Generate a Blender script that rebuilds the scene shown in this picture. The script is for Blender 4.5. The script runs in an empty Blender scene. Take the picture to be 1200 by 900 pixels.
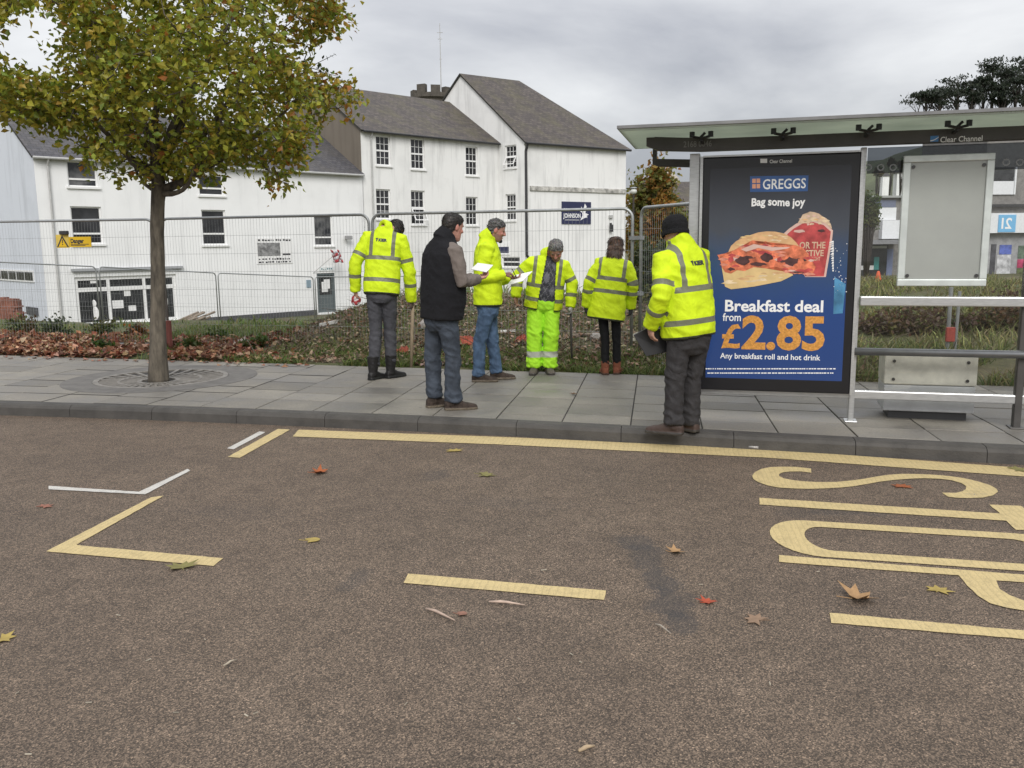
import bpy, bmesh, math, random
import numpy as np
from mathutils import Vector, Matrix, noise
from mathutils.bvhtree import BVHTree

random.seed(7); np.random.seed(7)
R_ = math.radians
SC = bpy.context.scene
COL = SC.collection

# ------------------------------------------------------------------ camera
FPX = 1035.0                                  # focal length for a 1200 x 900 frame
PITCH, ROLL, YAW = R_(9.06), R_(0.65), R_(9.3)
CAM = Vector((0.0, 0.0, 1.67))
FWD = Vector((-math.sin(YAW)*math.cos(PITCH), math.cos(YAW)*math.cos(PITCH), -math.sin(PITCH)))
_r = Vector((math.cos(YAW), math.sin(YAW), 0.0)); _u = _r.cross(FWD)
RIGHT = _r*math.cos(ROLL) - _u*math.sin(ROLL)
UP = _r*math.sin(ROLL) + _u*math.cos(ROLL)
cd = bpy.data.cameras.new("camera"); cam = bpy.data.objects.new("camera", cd); COL.objects.link(cam)
cd.sensor_fit = 'HORIZONTAL'; cd.sensor_width = 36.0; cd.lens = 36.0*FPX/1200.0
cd.clip_start = 0.05; cd.clip_end = 3000.0
mw = Matrix.Identity(4)
for i, c in enumerate((RIGHT, UP, -FWD, CAM)):
    for k in range(3): mw[k][i] = c[k]
cam.matrix_world = mw
SC.camera = cam

# ------------------------------------------------------------------ sky, sun, exposure
SUN_EL, SUN_AZ = R_(38), R_(166)              # behind the camera and a little to the right, through thick cloud
world = bpy.data.worlds.new("World"); SC.world = world; world.use_nodes = True
nt = world.node_tree; nt.nodes.clear(); N = nt.nodes.new; L = nt.links.new
out = N('ShaderNodeOutputWorld'); bg = N('ShaderNodeBackground'); bg.inputs['Strength'].default_value = 0.1
sky = N('ShaderNodeTexSky'); sky.sky_type = 'NISHITA'; sky.sun_disc = False
sky.sun_elevation = SUN_EL; sky.sun_rotation = SUN_AZ
tc = N('ShaderNodeTexCoord'); sep = N('ShaderNodeSeparateXYZ'); L(tc.outputs['Generated'], sep.inputs[0])
mz = N('ShaderNodeMath'); mz.operation = 'MAXIMUM'; L(sep.outputs['Z'], mz.inputs[0]); mz.inputs[1].default_value = 0.0
az = N('ShaderNodeMath'); az.operation = 'ADD'; L(mz.outputs[0], az.inputs[0]); az.inputs[1].default_value = 0.16
dx = N('ShaderNodeMath'); dx.operation = 'DIVIDE'; L(sep.outputs['X'], dx.inputs[0]); L(az.outputs[0], dx.inputs[1])
dy = N('ShaderNodeMath'); dy.operation = 'DIVIDE'; L(sep.outputs['Y'], dy.inputs[0]); L(az.outputs[0], dy.inputs[1])
cmb = N('ShaderNodeCombineXYZ'); L(dx.outputs[0], cmb.inputs[0]); L(dy.outputs[0], cmb.inputs[1])
n1 = N('ShaderNodeTexNoise'); n1.inputs['Scale'].default_value = 0.62; n1.inputs['Detail'].default_value = 7; n1.inputs['Roughness'].default_value = 0.52
n1.inputs['Distortion'].default_value = 0.25
mp = N('ShaderNodeMapping'); mp.inputs['Location'].default_value = (3.7, 1.3, 0); L(cmb.outputs[0], mp.inputs[0]); L(mp.outputs[0], n1.inputs['Vector'])
rp = N('ShaderNodeValToRGB'); L(n1.outputs['Fac'], rp.inputs[0])
rp.color_ramp.elements[0].position = 0.36; rp.color_ramp.elements[0].color = (0.47, 0.48, 0.52, 1)
rp.color_ramp.elements[1].position = 0.62; rp.color_ramp.elements[1].color = (0.93, 0.935, 0.94, 1)
# an overcast sky is about three times as bright overhead as at the horizon
gr = N('ShaderNodeMath'); gr.operation = 'MULTIPLY_ADD'; L(mz.outputs[0], gr.inputs[0]); gr.inputs[1].default_value = 9.5; gr.inputs[2].default_value = 4.9
vm = N('ShaderNodeVectorMath'); vm.operation = 'SCALE'; L(rp.outputs[0], vm.inputs[0]); L(gr.outputs[0], vm.inputs['Scale'])
mx = N('ShaderNodeMix'); mx.data_type = 'RGBA'; mx.inputs['Factor'].default_value = 0.93
L(sky.outputs[0], mx.inputs['A']); L(vm.outputs[0], mx.inputs['B'])
L(mx.outputs['Result'], bg.inputs['Color']); L(bg.outputs[0], out.inputs['Surface'])

sd = bpy.data.lights.new("sun", 'SUN'); sd.energy = 1.5; sd.angle = R_(28); sd.color = (1.0, 0.97, 0.93)
sun = bpy.data.objects.new("sun", sd); COL.objects.link(sun)
# sky sun_rotation is measured clockwise from +Y
sdir = Vector((math.sin(SUN_AZ)*math.cos(SUN_EL), math.cos(SUN_AZ)*math.cos(SUN_EL), math.sin(SUN_EL)))
sun.rotation_euler = sdir.to_track_quat('Z', 'Y').to_euler(); sun.location = (0, -20, 30)
SC.view_settings.view_transform = 'Standard'; SC.view_settings.look = 'None'
SC.view_settings.exposure = 0.60; SC.view_settings.gamma = 1.0; SC.view_settings.use_curve_mapping = False

# ------------------------------------------------------------------ survey helpers (sight lines cut real planes)
def ray(x, y): return FWD + RIGHT*((x-600)/FPX) - UP*((y-450)/FPX)
def gnd(x, y, z=0.0):
    d = ray(x, y); return CAM + d*((z-CAM.z)/d.z)
def onplane(x, y, p, n):
    d = ray(x, y); return CAM + d*((Vector(p)-CAM).dot(n)/d.dot(n))
RH = Vector((math.cos(YAW), math.sin(YAW), 0)); FH = Vector((-math.sin(YAW), math.cos(YAW), 0))
def LD(lat, dep, z=0.0): return RH*lat + FH*dep + Vector((0, 0, z))
def sm(a, b, x):
    t = min(1.0, max(0.0, (x-a)/(b-a))); return t*t*(3-2*t)
def lerp(a, b, t): return a+(b-a)*t
def interp(x, xs, ys): return float(np.interp(x, xs, ys))

# ------------------------------------------------------------------ mesh collector
class MB:
    def __init__(s): s.v=[]; s.f=[]; s.m=[]; s.c=[]; s.uv=[]; s.cur=0; s.col=(1,1,1); s.sm=False; s.smf=[]
    def face(s, idx, uv=None):
        s.f.append(tuple(idx)); s.m.append(s.cur); s.c.append(s.col); s.uv.append(uv); s.smf.append(s.sm)
    def poly(s, pts, uv=None):
        b=len(s.v); s.v += [tuple(p) for p in pts]; s.face(range(b, b+len(pts)), uv)
    def hexa(s, p):      # 8 points: bottom ring 0-3, top ring 4-7
        b=len(s.v); s.v += [tuple(q) for q in p]
        for f in ((3,2,1,0),(4,5,6,7),(0,1,5,4),(1,2,6,5),(2,3,7,6),(3,0,4,7)): s.face([b+i for i in f])
    def box(s, x0,x1,y0,y1,z0,z1):
        s.hexa([(x0,y0,z0),(x1,y0,z0),(x1,y1,z0),(x0,y1,z0),(x0,y0,z1),(x1,y0,z1),(x1,y1,z1),(x0,y1,z1)])
    def obox(s, o, ax, ay, az_, a0,a1,b0,b1,c0,c1):
        P=lambda a,b,c: Vector(o)+ax*a+ay*b+az_*c
        s.hexa([P(a0,b0,c0),P(a1,b0,c0),P(a1,b1,c0),P(a0,b1,c0),P(a0,b0,c1),P(a1,b0,c1),P(a1,b1,c1),P(a0,b1,c1)])
    def prism(s, pts, off):   # polygon pts extruded by vector off
        n=len(pts); b=len(s.v); off=Vector(off)
        s.v += [tuple(p) for p in pts] + [tuple(Vector(p)+off) for p in pts]
        s.face(list(range(b+n-1, b-1, -1))); s.face(range(b+n, b+2*n))
        for i in range(n): j=(i+1)%n; s.face((b+i,b+j,b+n+j,b+n+i))
    def rings(s, rings, caps=True):
        n=len(rings[0]); b=len(s.v)
        for r in rings: s.v += [tuple(p) for p in r]
        for k in range(len(rings)-1):
            for i in range(n):
                j=(i+1)%n; s.face((b+k*n+i,b+k*n+j,b+(k+1)*n+j,b+(k+1)*n+i))
        if caps:
            s.face([b+i for i in range(n-1,-1,-1)]); e=b+(len(rings)-1)*n; s.face([e+i for i in range(n)])
    def tube(s, pts, rad, n=8, closed=False):
        pts=[Vector(p) for p in pts]; m=len(pts)
        if not hasattr(rad,'__len__'): rad=[rad]*m
        T=[]
        for i in range(m):
            if closed: t=pts[(i+1)%m]-pts[i-1]
            else: t=pts[min(i+1,m-1)]-pts[max(i-1,0)]
            T.append(t.normalized() if t.length>1e-9 else Vector((0,0,1)))
        a=Vector((0,0,1)) if abs(T[0].z)<0.9 else Vector((1,0,0))
        u=T[0].cross(a).normalized(); rs=[]
        for i in range(m):
            u=(u-T[i]*u.dot(T[i])).normalized(); w=T[i].cross(u)
            rs.append([pts[i]+(u*math.cos(2*math.pi*k/n)+w*math.sin(2*math.pi*k/n))*rad[i] for k in range(n)])
        if closed: rs.append(rs[0])
        s.rings(rs, not closed)
    def ell(s, c, rx, ry, rz, nu=14, nv=8, M=None):
        rs=[]; c=Vector(c); M=M or Matrix.Identity(3)
        for k in range(nv+1):
            th=math.pi*(k+0.02 if k==0 else (k-0.02 if k==nv else k))/nv
            rs.append([c+M@Vector((rx*math.sin(th)*math.cos(2*math.pi*i/nu), ry*math.sin(th)*math.sin(2*math.pi*i/nu), -rz*math.cos(th))) for i in range(nu)])
        s.rings(rs)
    def mesh(s, name, mats):
        me=bpy.data.meshes.new(name); me.from_pydata(s.v, [], s.f)
        if not isinstance(mats,(list,tuple)): mats=[mats]
        for m in mats: me.materials.append(m)
        me.polygons.foreach_set('material_index', s.m); me.polygons.foreach_set('use_smooth', s.smf)
        if any(c!=(1,1,1) for c in s.c):
            a=me.color_attributes.new('Col','FLOAT_COLOR','CORNER'); d=[]
            for f,c in zip(s.f,s.c): d += (list(c)+[1.0])*len(f)
            a.data.foreach_set('color', d)
        if any(u is not None for u in s.uv):
            l=me.uv_layers.new(name='UVMap'); d=[]
            for f,u in zip(s.f,s.uv):
                for k in range(len(f)): d += list(u[k]) if u is not None else [0.0,0.0]
            l.data.foreach_set('uv', d)
        me.update(); return me
    def build(s, name, mats, parent=None, origin=None, bevel=0.0):
        me=s.mesh(name, mats); o=bpy.data.objects.new(name, me); COL.objects.link(o)
        if origin is not None:
            origin=Vector(origin); me.transform(Matrix.Translation(-origin)); o.location=origin
        if parent is not None:
            o.parent=parent; o.matrix_parent_inverse=Matrix.Translation(-Vector(parent.location)) if parent.rotation_euler.z==0 else parent.matrix_basis.inverted()
        if bevel>0:
            b=o.modifiers.new('bevel','BEVEL'); b.width=bevel; b.segments=2; b.limit_method='ANGLE'; b.angle_limit=R_(40)
        return o

def tag(o, label=None, cat=None, group=None, kind=None):
    if label: o['label']=label
    if cat: o['category']=cat
    if group: o['group']=group
    if kind: o['kind']=kind
    return o
def thing(name, label, cat, loc, group=None):
    o=bpy.data.objects.new(name, None); COL.objects.link(o); o.location=Vector(loc); o.empty_display_size=0.1
    return tag(o, label, cat, group)

# ------------------------------------------------------------------ materials
def newmat(name):
    m=bpy.data.materials.new(name); m.use_nodes=True; nt=m.node_tree; return m, nt, nt.nodes['Principled BSDF']
def nd(nt, t, **kw):
    n=nt.nodes.new(t)
    for k,v in kw.items():
        if k in n.inputs: n.inputs[k].default_value=v
        else: setattr(n,k,v)
    return n
def noise_node(nt, vec, scale, detail=4, rough=0.55):
    n=nd(nt,'ShaderNodeTexNoise'); n.inputs['Scale'].default_value=scale; n.inputs['Detail'].default_value=detail; n.inputs['Roughness'].default_value=rough
    if vec is not None: nt.links.new(vec, n.inputs['Vector'])
    return n
def ramp(nt, fac, stops):
    r=nd(nt,'ShaderNodeValToRGB'); nt.links.new(fac, r.inputs[0]); e=r.color_ramp.elements
    while len(e)<len(stops): e.new(0.5)
    for i,(p,c) in enumerate(stops): e[i].position=p; e[i].color=tuple(c)+(1,) if len(c)==3 else c
    return r
def mixc(nt, fac, a, b, blend='MIX'):
    m=nd(nt,'ShaderNodeMix'); m.data_type='RGBA'; m.blend_type=blend
    for sock,val in (('Factor',fac),('A',a),('B',b)):
        if hasattr(val,'links') or hasattr(val,'is_linked'): nt.links.new(val, m.inputs[sock] if sock=='Factor' else m.inputs[sock])
        elif sock=='Factor': m.inputs[0].default_value=val
        else: m.inputs[6 if sock=='A' else 7].default_value=tuple(val)+(1,)
    return m.outputs[2]
# Mix node sockets by index: Factor 0, A 6, B 7, Result 2
def mixc(nt, fac, a, b, blend='MIX'):
    m=nd(nt,'ShaderNodeMix'); m.data_type='RGBA'; m.blend_type=blend
    for i,val in ((0,fac),(6,a),(7,b)):
        if isinstance(val, bpy.types.NodeSocket): nt.links.new(val, m.inputs[i])
        elif i==0: m.inputs[0].default_value=val
        else: m.inputs[i].default_value=tuple(val)+(1,)
    return m.outputs[2]
def math_(nt, op, a, b=None):
    m=nd(nt,'ShaderNodeMath'); m.operation=op
    for i,v in ((0,a),(1,b)):
        if v is None: continue
        if isinstance(v, bpy.types.NodeSocket): nt.links.new(v, m.inputs[i])
        else: m.inputs[i].default_value=v
    return m.outputs[0]
def bump(nt, bsdf, height, strength=0.3, dist=0.01):
    b=nd(nt,'ShaderNodeBump'); b.inputs['Strength'].default_value=strength; b.inputs['Distance'].default_value=dist
    nt.links.new(height, b.inputs['Height']); nt.links.new(b.outputs[0], bsdf.inputs['Normal'])
def M(name, col, rough=0.6, metal=0.0, var=0.12, scale=6.0, bmp=0.0, bscale=40.0, spec=None, stretch=None):
    m,nt,b=newmat(name); tc=nd(nt,'ShaderNodeTexCoord'); vec=tc.outputs['Object']
    if stretch:
        mp=nd(nt,'ShaderNodeMapping'); mp.inputs['Scale'].default_value=stretch; nt.links.new(vec, mp.inputs[0]); vec=mp.outputs[0]
    n=noise_node(nt, vec, scale, 5, 0.6)
    lo=[c*(1-var) for c in col]; hi=[min(1,c*(1+var)) for c in col]
    r=ramp(nt, n.outputs['Fac'], [(0.3,lo),(0.7,hi)])
    nt.links.new(r.outputs[0], b.inputs['Base Color']); b.inputs['Roughness'].default_value=rough; b.inputs['Metallic'].default_value=metal
    if spec is not None: b.inputs['Specular IOR Level'].default_value=spec
    if bmp>0:
        n2=noise_node(nt, vec, bscale, 4, 0.6); bump(nt, b, n2.outputs['Fac'], bmp)
    return m
def Mcol(name, rough=0.7, transl=0.0, bmp=0.0, bscale=30):
    m,nt,b=newmat(name); a=nd(nt,'ShaderNodeAttribute'); a.attribute_name='Col'
    tc=nd(nt,'ShaderNodeTexCoord'); n=noise_node(nt, tc.outputs['Object'], bscale, 4)
    r=ramp(nt, n.outputs['Fac'], [(0.3,(0.8,)*3),(0.7,(1.15,)*3)])
    c=mixc(nt, 1.0, a.outputs['Color'], r.outputs[0], 'MULTIPLY')
    nt.links.new(c, b.inputs['Base Color']); b.inputs['Roughness'].default_value=rough
    if bmp: bump(nt, b, n.outputs['Fac'], bmp)
    if transl>0:
        t=nd(nt,'ShaderNodeBsdfTranslucent'); nt.links.new(c, t.inputs['Color']); ms=nd(nt,'ShaderNodeMixShader'); ms.inputs[0].default_value=transl
        nt.links.new(b.outputs[0], ms.inputs[1]); nt.links.new(t.outputs[0], ms.inputs[2]); nt.links.new(ms.outputs[0], nt.nodes['Material Output'].inputs['Surface'])
    return m

def text_geo(txt, size, bold=0.0, sx=1.0, align='LEFT'):
    """flat glyph triangles of a text, in its own x/y plane"""
    cu=bpy.data.curves.new('t','FONT'); cu.body=txt; cu.size=size; cu.offset=bold; cu.align_x=align; cu.resolution_u=3
    o=bpy.data.objects.new('t',cu); COL.objects.link(o)
    dg=bpy.context.evaluated_depsgraph_get(); dg.update(); me=bpy.data.meshes.new_from_object(o.evaluated_get(dg))
    V=[(v.co.x*sx, v.co.y) for v in me.vertices]; F=[tuple(p.vertices) for p in me.polygons]
    bpy.data.objects.remove(o); bpy.data.curves.remove(cu); bpy.data.meshes.remove(me)
    return V,F
def put_text(mb, txt, size, o, ax, ay, bold=0.0, sx=1.0, align='LEFT', warp=None):
    V,F=text_geo(txt,size,bold,sx,align); b=len(mb.v)
    for x,y in V:
        if warp: x,y=warp(x,y)
        mb.v.append(tuple(Vector(o)+ax*x+ay*y))
    for f in F: mb.face([b+i for i in f])
    return V
ZV=Vector((0,0,1))
# ================================================================== GROUND
KX=[-60,-12,-6.6,-4.7,-2.85,-1.2,0.58,1.53,2.7,8,60]; KY=[9.9,8.05,7.87,7.79,7.63,7.46,7.2,7.05,6.9,6.3,1.2]
def kerbY(x): return sum(interp(x+d,KX,KY) for d in (-0.8,-0.4,0,0.4,0.8))/5
def backY(x): return 10.4-0.125*x if x<12 else 8.9

def ground_h(X,Y):
    b=Y-backY(X)
    if b<0.02: return -0.06
    nz=noise.noise(Vector((X*0.35,Y*0.35,0.0)))*0.09+noise.noise(Vector((X*1.3,Y*1.3,4.0)))*0.05
    left=0.11+0.0*b-0.02*sm(0,4,b)-2.35*sm(4.2,22,b)
    mid=0.11+0.52*sm(0.4,3.6,b)-2.9*sm(6.5,26,b)
    rgt=0.11+0.16*sm(0.2,2.0,b)+0.50*sm(1.5,8.5,b)-1.9*sm(10,45,b)
    w=sm(-6.6,-4.6,X); w2=sm(0.6,2.6,X)
    h=lerp(lerp(left,mid,w),rgt,w2)
    return h+nz*sm(0.05,1.2,b)

gm,nt,b=newmat('rough_ground'); tc=nd(nt,'ShaderNodeTexCoord')
n1=noise_node(nt,tc.outputs['Object'],0.5,5,0.6); n2=noise_node(nt,tc.outputs['Object'],9,6,0.7)
r1=ramp(nt,n1.outputs['Fac'],[(0.38,(0.065,0.085,0.025)),(0.56,(0.095,0.09,0.04)),(0.72,(0.125,0.098,0.065))])
r2=ramp(nt,n2.outputs['Fac'],[(0.3,(0.5,0.5,0.5)),(0.7,(1.3,1.25,1.2))])
c=mixc(nt,1.0,r1.outputs[0],r2.outputs[0],'MULTIPLY'); nt.links.new(c,b.inputs['Base Color']); b.inputs['Roughness'].default_value=0.95
bump(nt,b,n2.outputs['Fac'],0.8,0.05)
xs=list(np.concatenate([np.arange(-300,-40,20),np.arange(-40,-14,2),np.arange(-14,12,0.25),np.arange(12,40,2),np.arange(40,420,20)]))
ys=list(np.concatenate([np.arange(-60,8,8.0),np.arange(8,24,0.25),np.arange(24,60,2),np.arange(60,700,40)]))
g=MB(); g.sm=True
for y in ys:
    for x in xs: g.v.append((x,y,ground_h(x,y)))
nx=len(xs)
for j in range(len(ys)-1):
    for i in range(nx-1): g.face((j*nx+i,j*nx+i+1,(j+1)*nx+i+1,(j+1)*nx+i))
tag(g.build('site_ground',gm),kind='structure')

# ---- road
rm,nt,b=newmat('asphalt'); tc=nd(nt,'ShaderNodeTexCoord'); P=tc.outputs['Object']
big=noise_node(nt,P,0.9,5,0.6); med=noise_node(nt,P,6,4,0.6)
vor=nd(nt,'ShaderNodeTexVoronoi'); vor.inputs['Scale'].default_value=195; nt.links.new(P,vor.inputs['Vector'])
fine=noise_node(nt,P,190,3,0.7)
spk=ramp(nt,vor.outputs['Color'],[(0.0,(0.10,0.10,0.10)),(0.35,(0.42,0.41,0.40)),(0.62,(1.0,0.97,0.95)),(0.85,(1.9,1.85,1.8)),(1.0,(3.6,3.45,3.3))])
base=ramp(nt,big.outputs['Fac'],[(0.3,(0.128,0.096,0.070)),(0.52,(0.162,0.121,0.087)),(0.72,(0.184,0.140,0.102))])
c=mixc(nt,1.0,base.outputs[0],spk.outputs[0],'MULTIPLY')
c=mixc(nt,0.22,c,ramp(nt,fine.outputs['Fac'],[(0.35,(0.045,0.038,0.032)),(0.65,(0.21,0.18,0.155))]).outputs[0])
md=ramp(nt,med.outputs['Fac'],[(0.3,(0.84,)*3),(0.7,(1.1,)*3)]); c=mixc(nt,1.0,c,md.outputs[0],'MULTIPLY')
# old oil stains and scuffs (centre x, centre y, half sizes, strength)
sp=nd(nt,'ShaderNodeSeparateXYZ'); nt.links.new(P,sp.inputs[0])
wob=noise_node(nt,P,5,5,0.7)
for (px,py,sx,sy,st) in ((744,634,0.15,0.16,0.4),(758,655,0.12,0.24,0.42),(774,680,0.13,0.22,0.5),(788,706,0.13,0.22,0.48),(800,730,0.10,0.16,0.4),(415,680,0.08,0.22,0.3),(1000,600,0.35,0.12,0.35),(512,557,0.12,0.2,0.3),(930,600,.12,.25,.22),(600,590,0.5,0.16,0.14),(280,600,0.5,0.2,0.12)):
    q=gnd(px,py)
    ex=math_(nt,'DIVIDE',math_(nt,'SUBTRACT',sp.outputs['X'],q.x),sx); ey=math_(nt,'DIVIDE',math_(nt,'SUBTRACT',sp.outputs['Y'],q.y),sy)
    d=math_(nt,'SQRT',math_(nt,'ADD',math_(nt,'MULTIPLY',ex,ex),math_(nt,'MULTIPLY',ey,ey)))
    d=math_(nt,'ADD',d,math_(nt,'MULTIPLY',math_(nt,'SUBTRACT',wob.outputs['Fac'],0.5),2.2))
    f=ramp(nt,d,[(0.55,(st,)*3),(1.0,(0,0,0))]); c=mixc(nt,f.outputs[0],c,(0.04,0.042,0.046))
nt.links.new(c,b.inputs['Base Color']); b.inputs['Roughness'].default_value=0.8; b.inputs['Specular IOR Level'].default_value=0.3
bump(nt,b,math_(nt,'ADD',vor.outputs['Distance'],fine.outputs['Fac']),0.55,0.006)
g=MB(); rx=list(np.arange(-60,60.1,1.0))
for x in rx: g.v += [(x,-40,0.0),(x,0,0.0),(x,kerbY(x)+0.02,0.0)]
for i in range(len(rx)-1):
    for k in range(2): g.face((3*i+k,3*i+3+k,3*i+4+k,3*i+1+k))
road=tag(g.build('road',rm),kind='structure')

# painted markings: yellow thermoplastic with fine transverse ridges, worn edges
def paint(name,col):
    m,nt,b=newmat(name); tc=nd(nt,'ShaderNodeTexCoord'); P=tc.outputs['Object']
    n=noise_node(nt,P,14,5,0.7); w=nd(nt,'ShaderNodeTexWave'); w.inputs['Scale'].default_value=9.0; w.inputs['Distortion'].default_value=3.0; w.inputs['Detail'].default_value=3; w.bands_direction='X'
    nt.links.new(P,w.inputs['Vector']); v=noise_node(nt,P,160,3,0.7)
    r=ramp(nt,n.outputs['Fac'],[(0.25,[c*0.72 for c in col]),(0.5,col),(0.75,[min(1,c*1.08) for c in col])])
    c=mixc(nt,ramp(nt,w.outputs['Fac'],[(0.0,(0.35,)*3),(0.22,(0,0,0))]).outputs[0],r.outputs[0],[x*0.62 for x in col])
    wn=noise_node(nt,P,3.5,6,0.75); c=mixc(nt,ramp(nt,wn.outputs['Fac'],[(0.58,(0,0,0)),(0.72,(0.6,)*3)]).outputs[0],c,(0.20,0.165,0.12))
    c=mixc(nt,ramp(nt,v.outputs['Fac'],[(0.55,(0,0,0)),(0.68,(0.8,)*3)]).outputs[0],c,(0.16,0.13,0.10))
    nt.links.new(c,b.inputs['Base Color']); b.inputs['Roughness'].default_value=0.75; bump(nt,b,w.outputs['Fac'],0.25,0.004); return m
YEL=paint('yellow_road_paint',(0.53,0.415,0.20)); WHT=paint('white_road_paint',(0.54,0.52,0.48))
def stripe(name,pts,mat,lab=None):
    g=MB(); b0=len(g.v)
    P=[gnd(x,y) if not isinstance(x,Vector) else x for (x,y) in pts]
    # densify and jitter the outline so the edge is not ruler-clean
    Q=[]
    for i in range(len(P)):
        a,c=P[i],P[(i+1)%len(P)]; n=max(1,int((c-a).length/0.05))
        for k in range(n):
            q=a.lerp(c,k/n); q=q+Vector((noise.noise(q*23)*0.005,noise.noise(q*23+Vector((9,0,0)))*0.005,0)); Q.append(Vector((q.x,q.y,0.0045)))
    bm=bmesh.new(); f=bm.faces.new([bm.verts.new(q) for q in Q]); f.normal_update()
    if f.normal.z<0: f.normal_flip()
    bmesh.ops.triangulate(bm,faces=[f]); me=bpy.data.meshes.new(name); bm.to_mesh(me); bm.free(); me.materials.append(mat)
    o=bpy.data.objects.new(name,me); COL.objects.link(o); o.parent=road
    if lab: o['label']=lab
    return o
def wq(x,y): return (Vector((x,y,0)),0)
stripe('kerb_line',[(350,504),(600,513),(900,527),(1200,549)]+[wq(6,6.30),wq(6,6.02)]+[(1200,559),(900,537),(600,522),(343,512)],YEL,'long yellow line along the kerb')
stripe('bay_corner_line',[(326,503),(340,504),(281,537),(267,536)],YEL)
stripe('bay_corner_line',[(177,583.5),(192,581.5),(89,639.5),(262,655),(250,664),(54,647)],YEL,'yellow L-shaped bay corner')
stripe('bay_edge_dash',[(478,673),(710,693),(708,704),(473,684)],YEL,'short yellow bay dash')
stripe('bay_edge_dash',[(972,719),(1200,740)]+[wq(2.6,3.80),wq(2.6,3.70)]+[(1200,750),(974,731)],YEL)
stripe('white_bay_line',[(57,570),(163,577),(220,550),(223,552),(170,580),(57,574)],WHT,'white L-shaped bay corner')
stripe('white_bay_line',[(304,506),(311,507),(274,527),(266,526)],WHT)
def c8(p): return [(860+x/3.529,520+y/3.529) for x,y in p]
S_=[(320,105),(260,98),(200,97),(150,99),(115,106),(88,119),(75,135),(80,148),(100,161),(140,175),(185,183),(240,187),(310,189),(380,187),(440,184),(500,177),(600,160),(660,152),(720,147),(790,145),(850,147),(900,153),(940,165),(962,178),(960,190),(945,199),(915,205),(860,205),(885,222),(920,226),(970,227),(1030,225),(1072,216),(1092,201),(1085,188),(1060,174),(1010,158),(950,144),(890,136),(820,130),(740,127),(690,127),(640,131),(590,138),(540,147),(480,155),(420,160),(370,161),(330,160),(280,157),(240,152),(205,145),(188,136),(186,128),(200,121),(230,117),(280,117),(320,122)]
stripe('stop_lettering',c8(S_),YEL,'letter S of the bus stop lettering')
stripe('stop_lettering',[(890,584),(1172,602.5),(1159,592),(1197,593.5),(1231,622.5),(1190,621.5),(1179,611),(890,592)],YEL,'letter T of the bus stop lettering')
# O: a stadium ring along the road, P: stem with a bowl towards the middle of the road
def ring(x0,x1,yc,hw,iw,ix,n=14):
    def st(x0,x1,h,k):
        p=[]
        for i in range(n+1):
            a=math.pi/2+math.pi*i/n; p.append((x0+k+k*math.cos(a),h*math.sin(a)))
        for i in range(n+1):
            a=-math.pi/2+math.pi*i/n; p.append((x1-k+k*math.cos(a),h*math.sin(a)))
        return p
    return st(x0,x1,hw,0.24),st(x0+ix,x1-ix,iw,0.12)
def yline(x,y0): return y0-0.085*(x-0.7)
oo,oi=ring(0.665,2.28,0,0.315,0.205,0.19)
g=MB(); m=len(oo)
for (x,y) in oo: g.v.append((x,yline(x,5.03)+y,0.0045))
for (x,y) in oi: g.v.append((x,yline(x,5.03)+y,0.0045))
for i in range(m):
    j=(i+1)%m; g.face((i,j,m+j,m+i))
o=g.build('stop_lettering',YEL); o.parent=road; o['label']='letter O of the bus stop lettering'
stripe('stop_lettering',c8([(186,463),(600,497),(1200,545),(1400,561),(1400,591),(1200,576),(1082,568),(1100,605),(1140,630),(1200,652),(1400,690),(1400,728),(1200,693),(1130,682),(1060,662),(1010,632),(965,590),(930,547),(600,524),(189,492)]),YEL,'letter P of the bus stop lettering')

# ---- pavement slabs on a dark joint bed
slabm,nt,b=newmat('paving_stone'); a=nd(nt,'ShaderNodeAttribute'); a.attribute_name='Col'; tc=nd(nt,'ShaderNodeTexCoord'); P=tc.outputs['Object']
n1=noise_node(nt,P,1.6,6,0.65); n2=noise_node(nt,P,60,4,0.7); n3=noise_node(nt,P,7,5,0.7)
c=mixc(nt,1.0,a.outputs['Color'],ramp(nt,n1.outputs['Fac'],[(0.3,(0.60,0.60,0.62)),(0.7,(1.22,1.21,1.17))]).outputs[0],'MULTIPLY')
c=mixc(nt,1.0,c,ramp(nt,n2.outputs['Fac'],[(0.3,(0.8,)*3),(0.7,(1.18,)*3)]).outputs[0],'MULTIPLY')
c=mixc(nt,ramp(nt,n3.outputs['Fac'],[(0.60,(0,0,0)),(0.72,(0.5,)*3)]).outputs[0],c,(0.09,0.085,0.075))
gum=nd(nt,'ShaderNodeTexVoronoi'); gum.inputs['Scale'].default_value=3.3; nt.links.new(P,gum.inputs['Vector']); c=mixc(nt,ramp(nt,gum.outputs['Distance'],[(0.055,(0.7,)*3),(0.075,(0,0,0))]).outputs[0],c,(0.085,0.08,0.075))
nt.links.new(c,b.inputs['Base Color'])
rr=ramp(nt,n1.outputs['Fac'],[(0.35,(0.42,)*3),(0.6,(0.70,)*3)]); nt.links.new(rr.outputs[0],b.inputs['Roughness']); bump(nt,b,n2.outputs['Fac'],0.25,0.004)
jointm=M('paving_joint',(0.035,0.033,0.03),0.9)
KW=0.16; PZ=0.12
TREE=gnd(186,446,PZ); GC=gnd(190,443,PZ); GR=1.10
g=MB(); rnd=random.Random(3)
g.cur=1; px_=list(np.arange(-14,12.01,0.5))
for x in px_: g.v += [(x,kerbY(x)+KW-0.01,PZ-0.012),(x,backY(x)+0.06,PZ-0.012),(x,backY(x)+0.06,-0.2),(x,kerbY(x)+KW-0.01,-0.2)]
for i in range(len(px_)-1):
    k=4*i
    g.face((k,k+4,k+5,k+1)); g.face((k+1,k+5,k+6,k+2))
g.cur=0; w=0.60; gap=0.007
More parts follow.
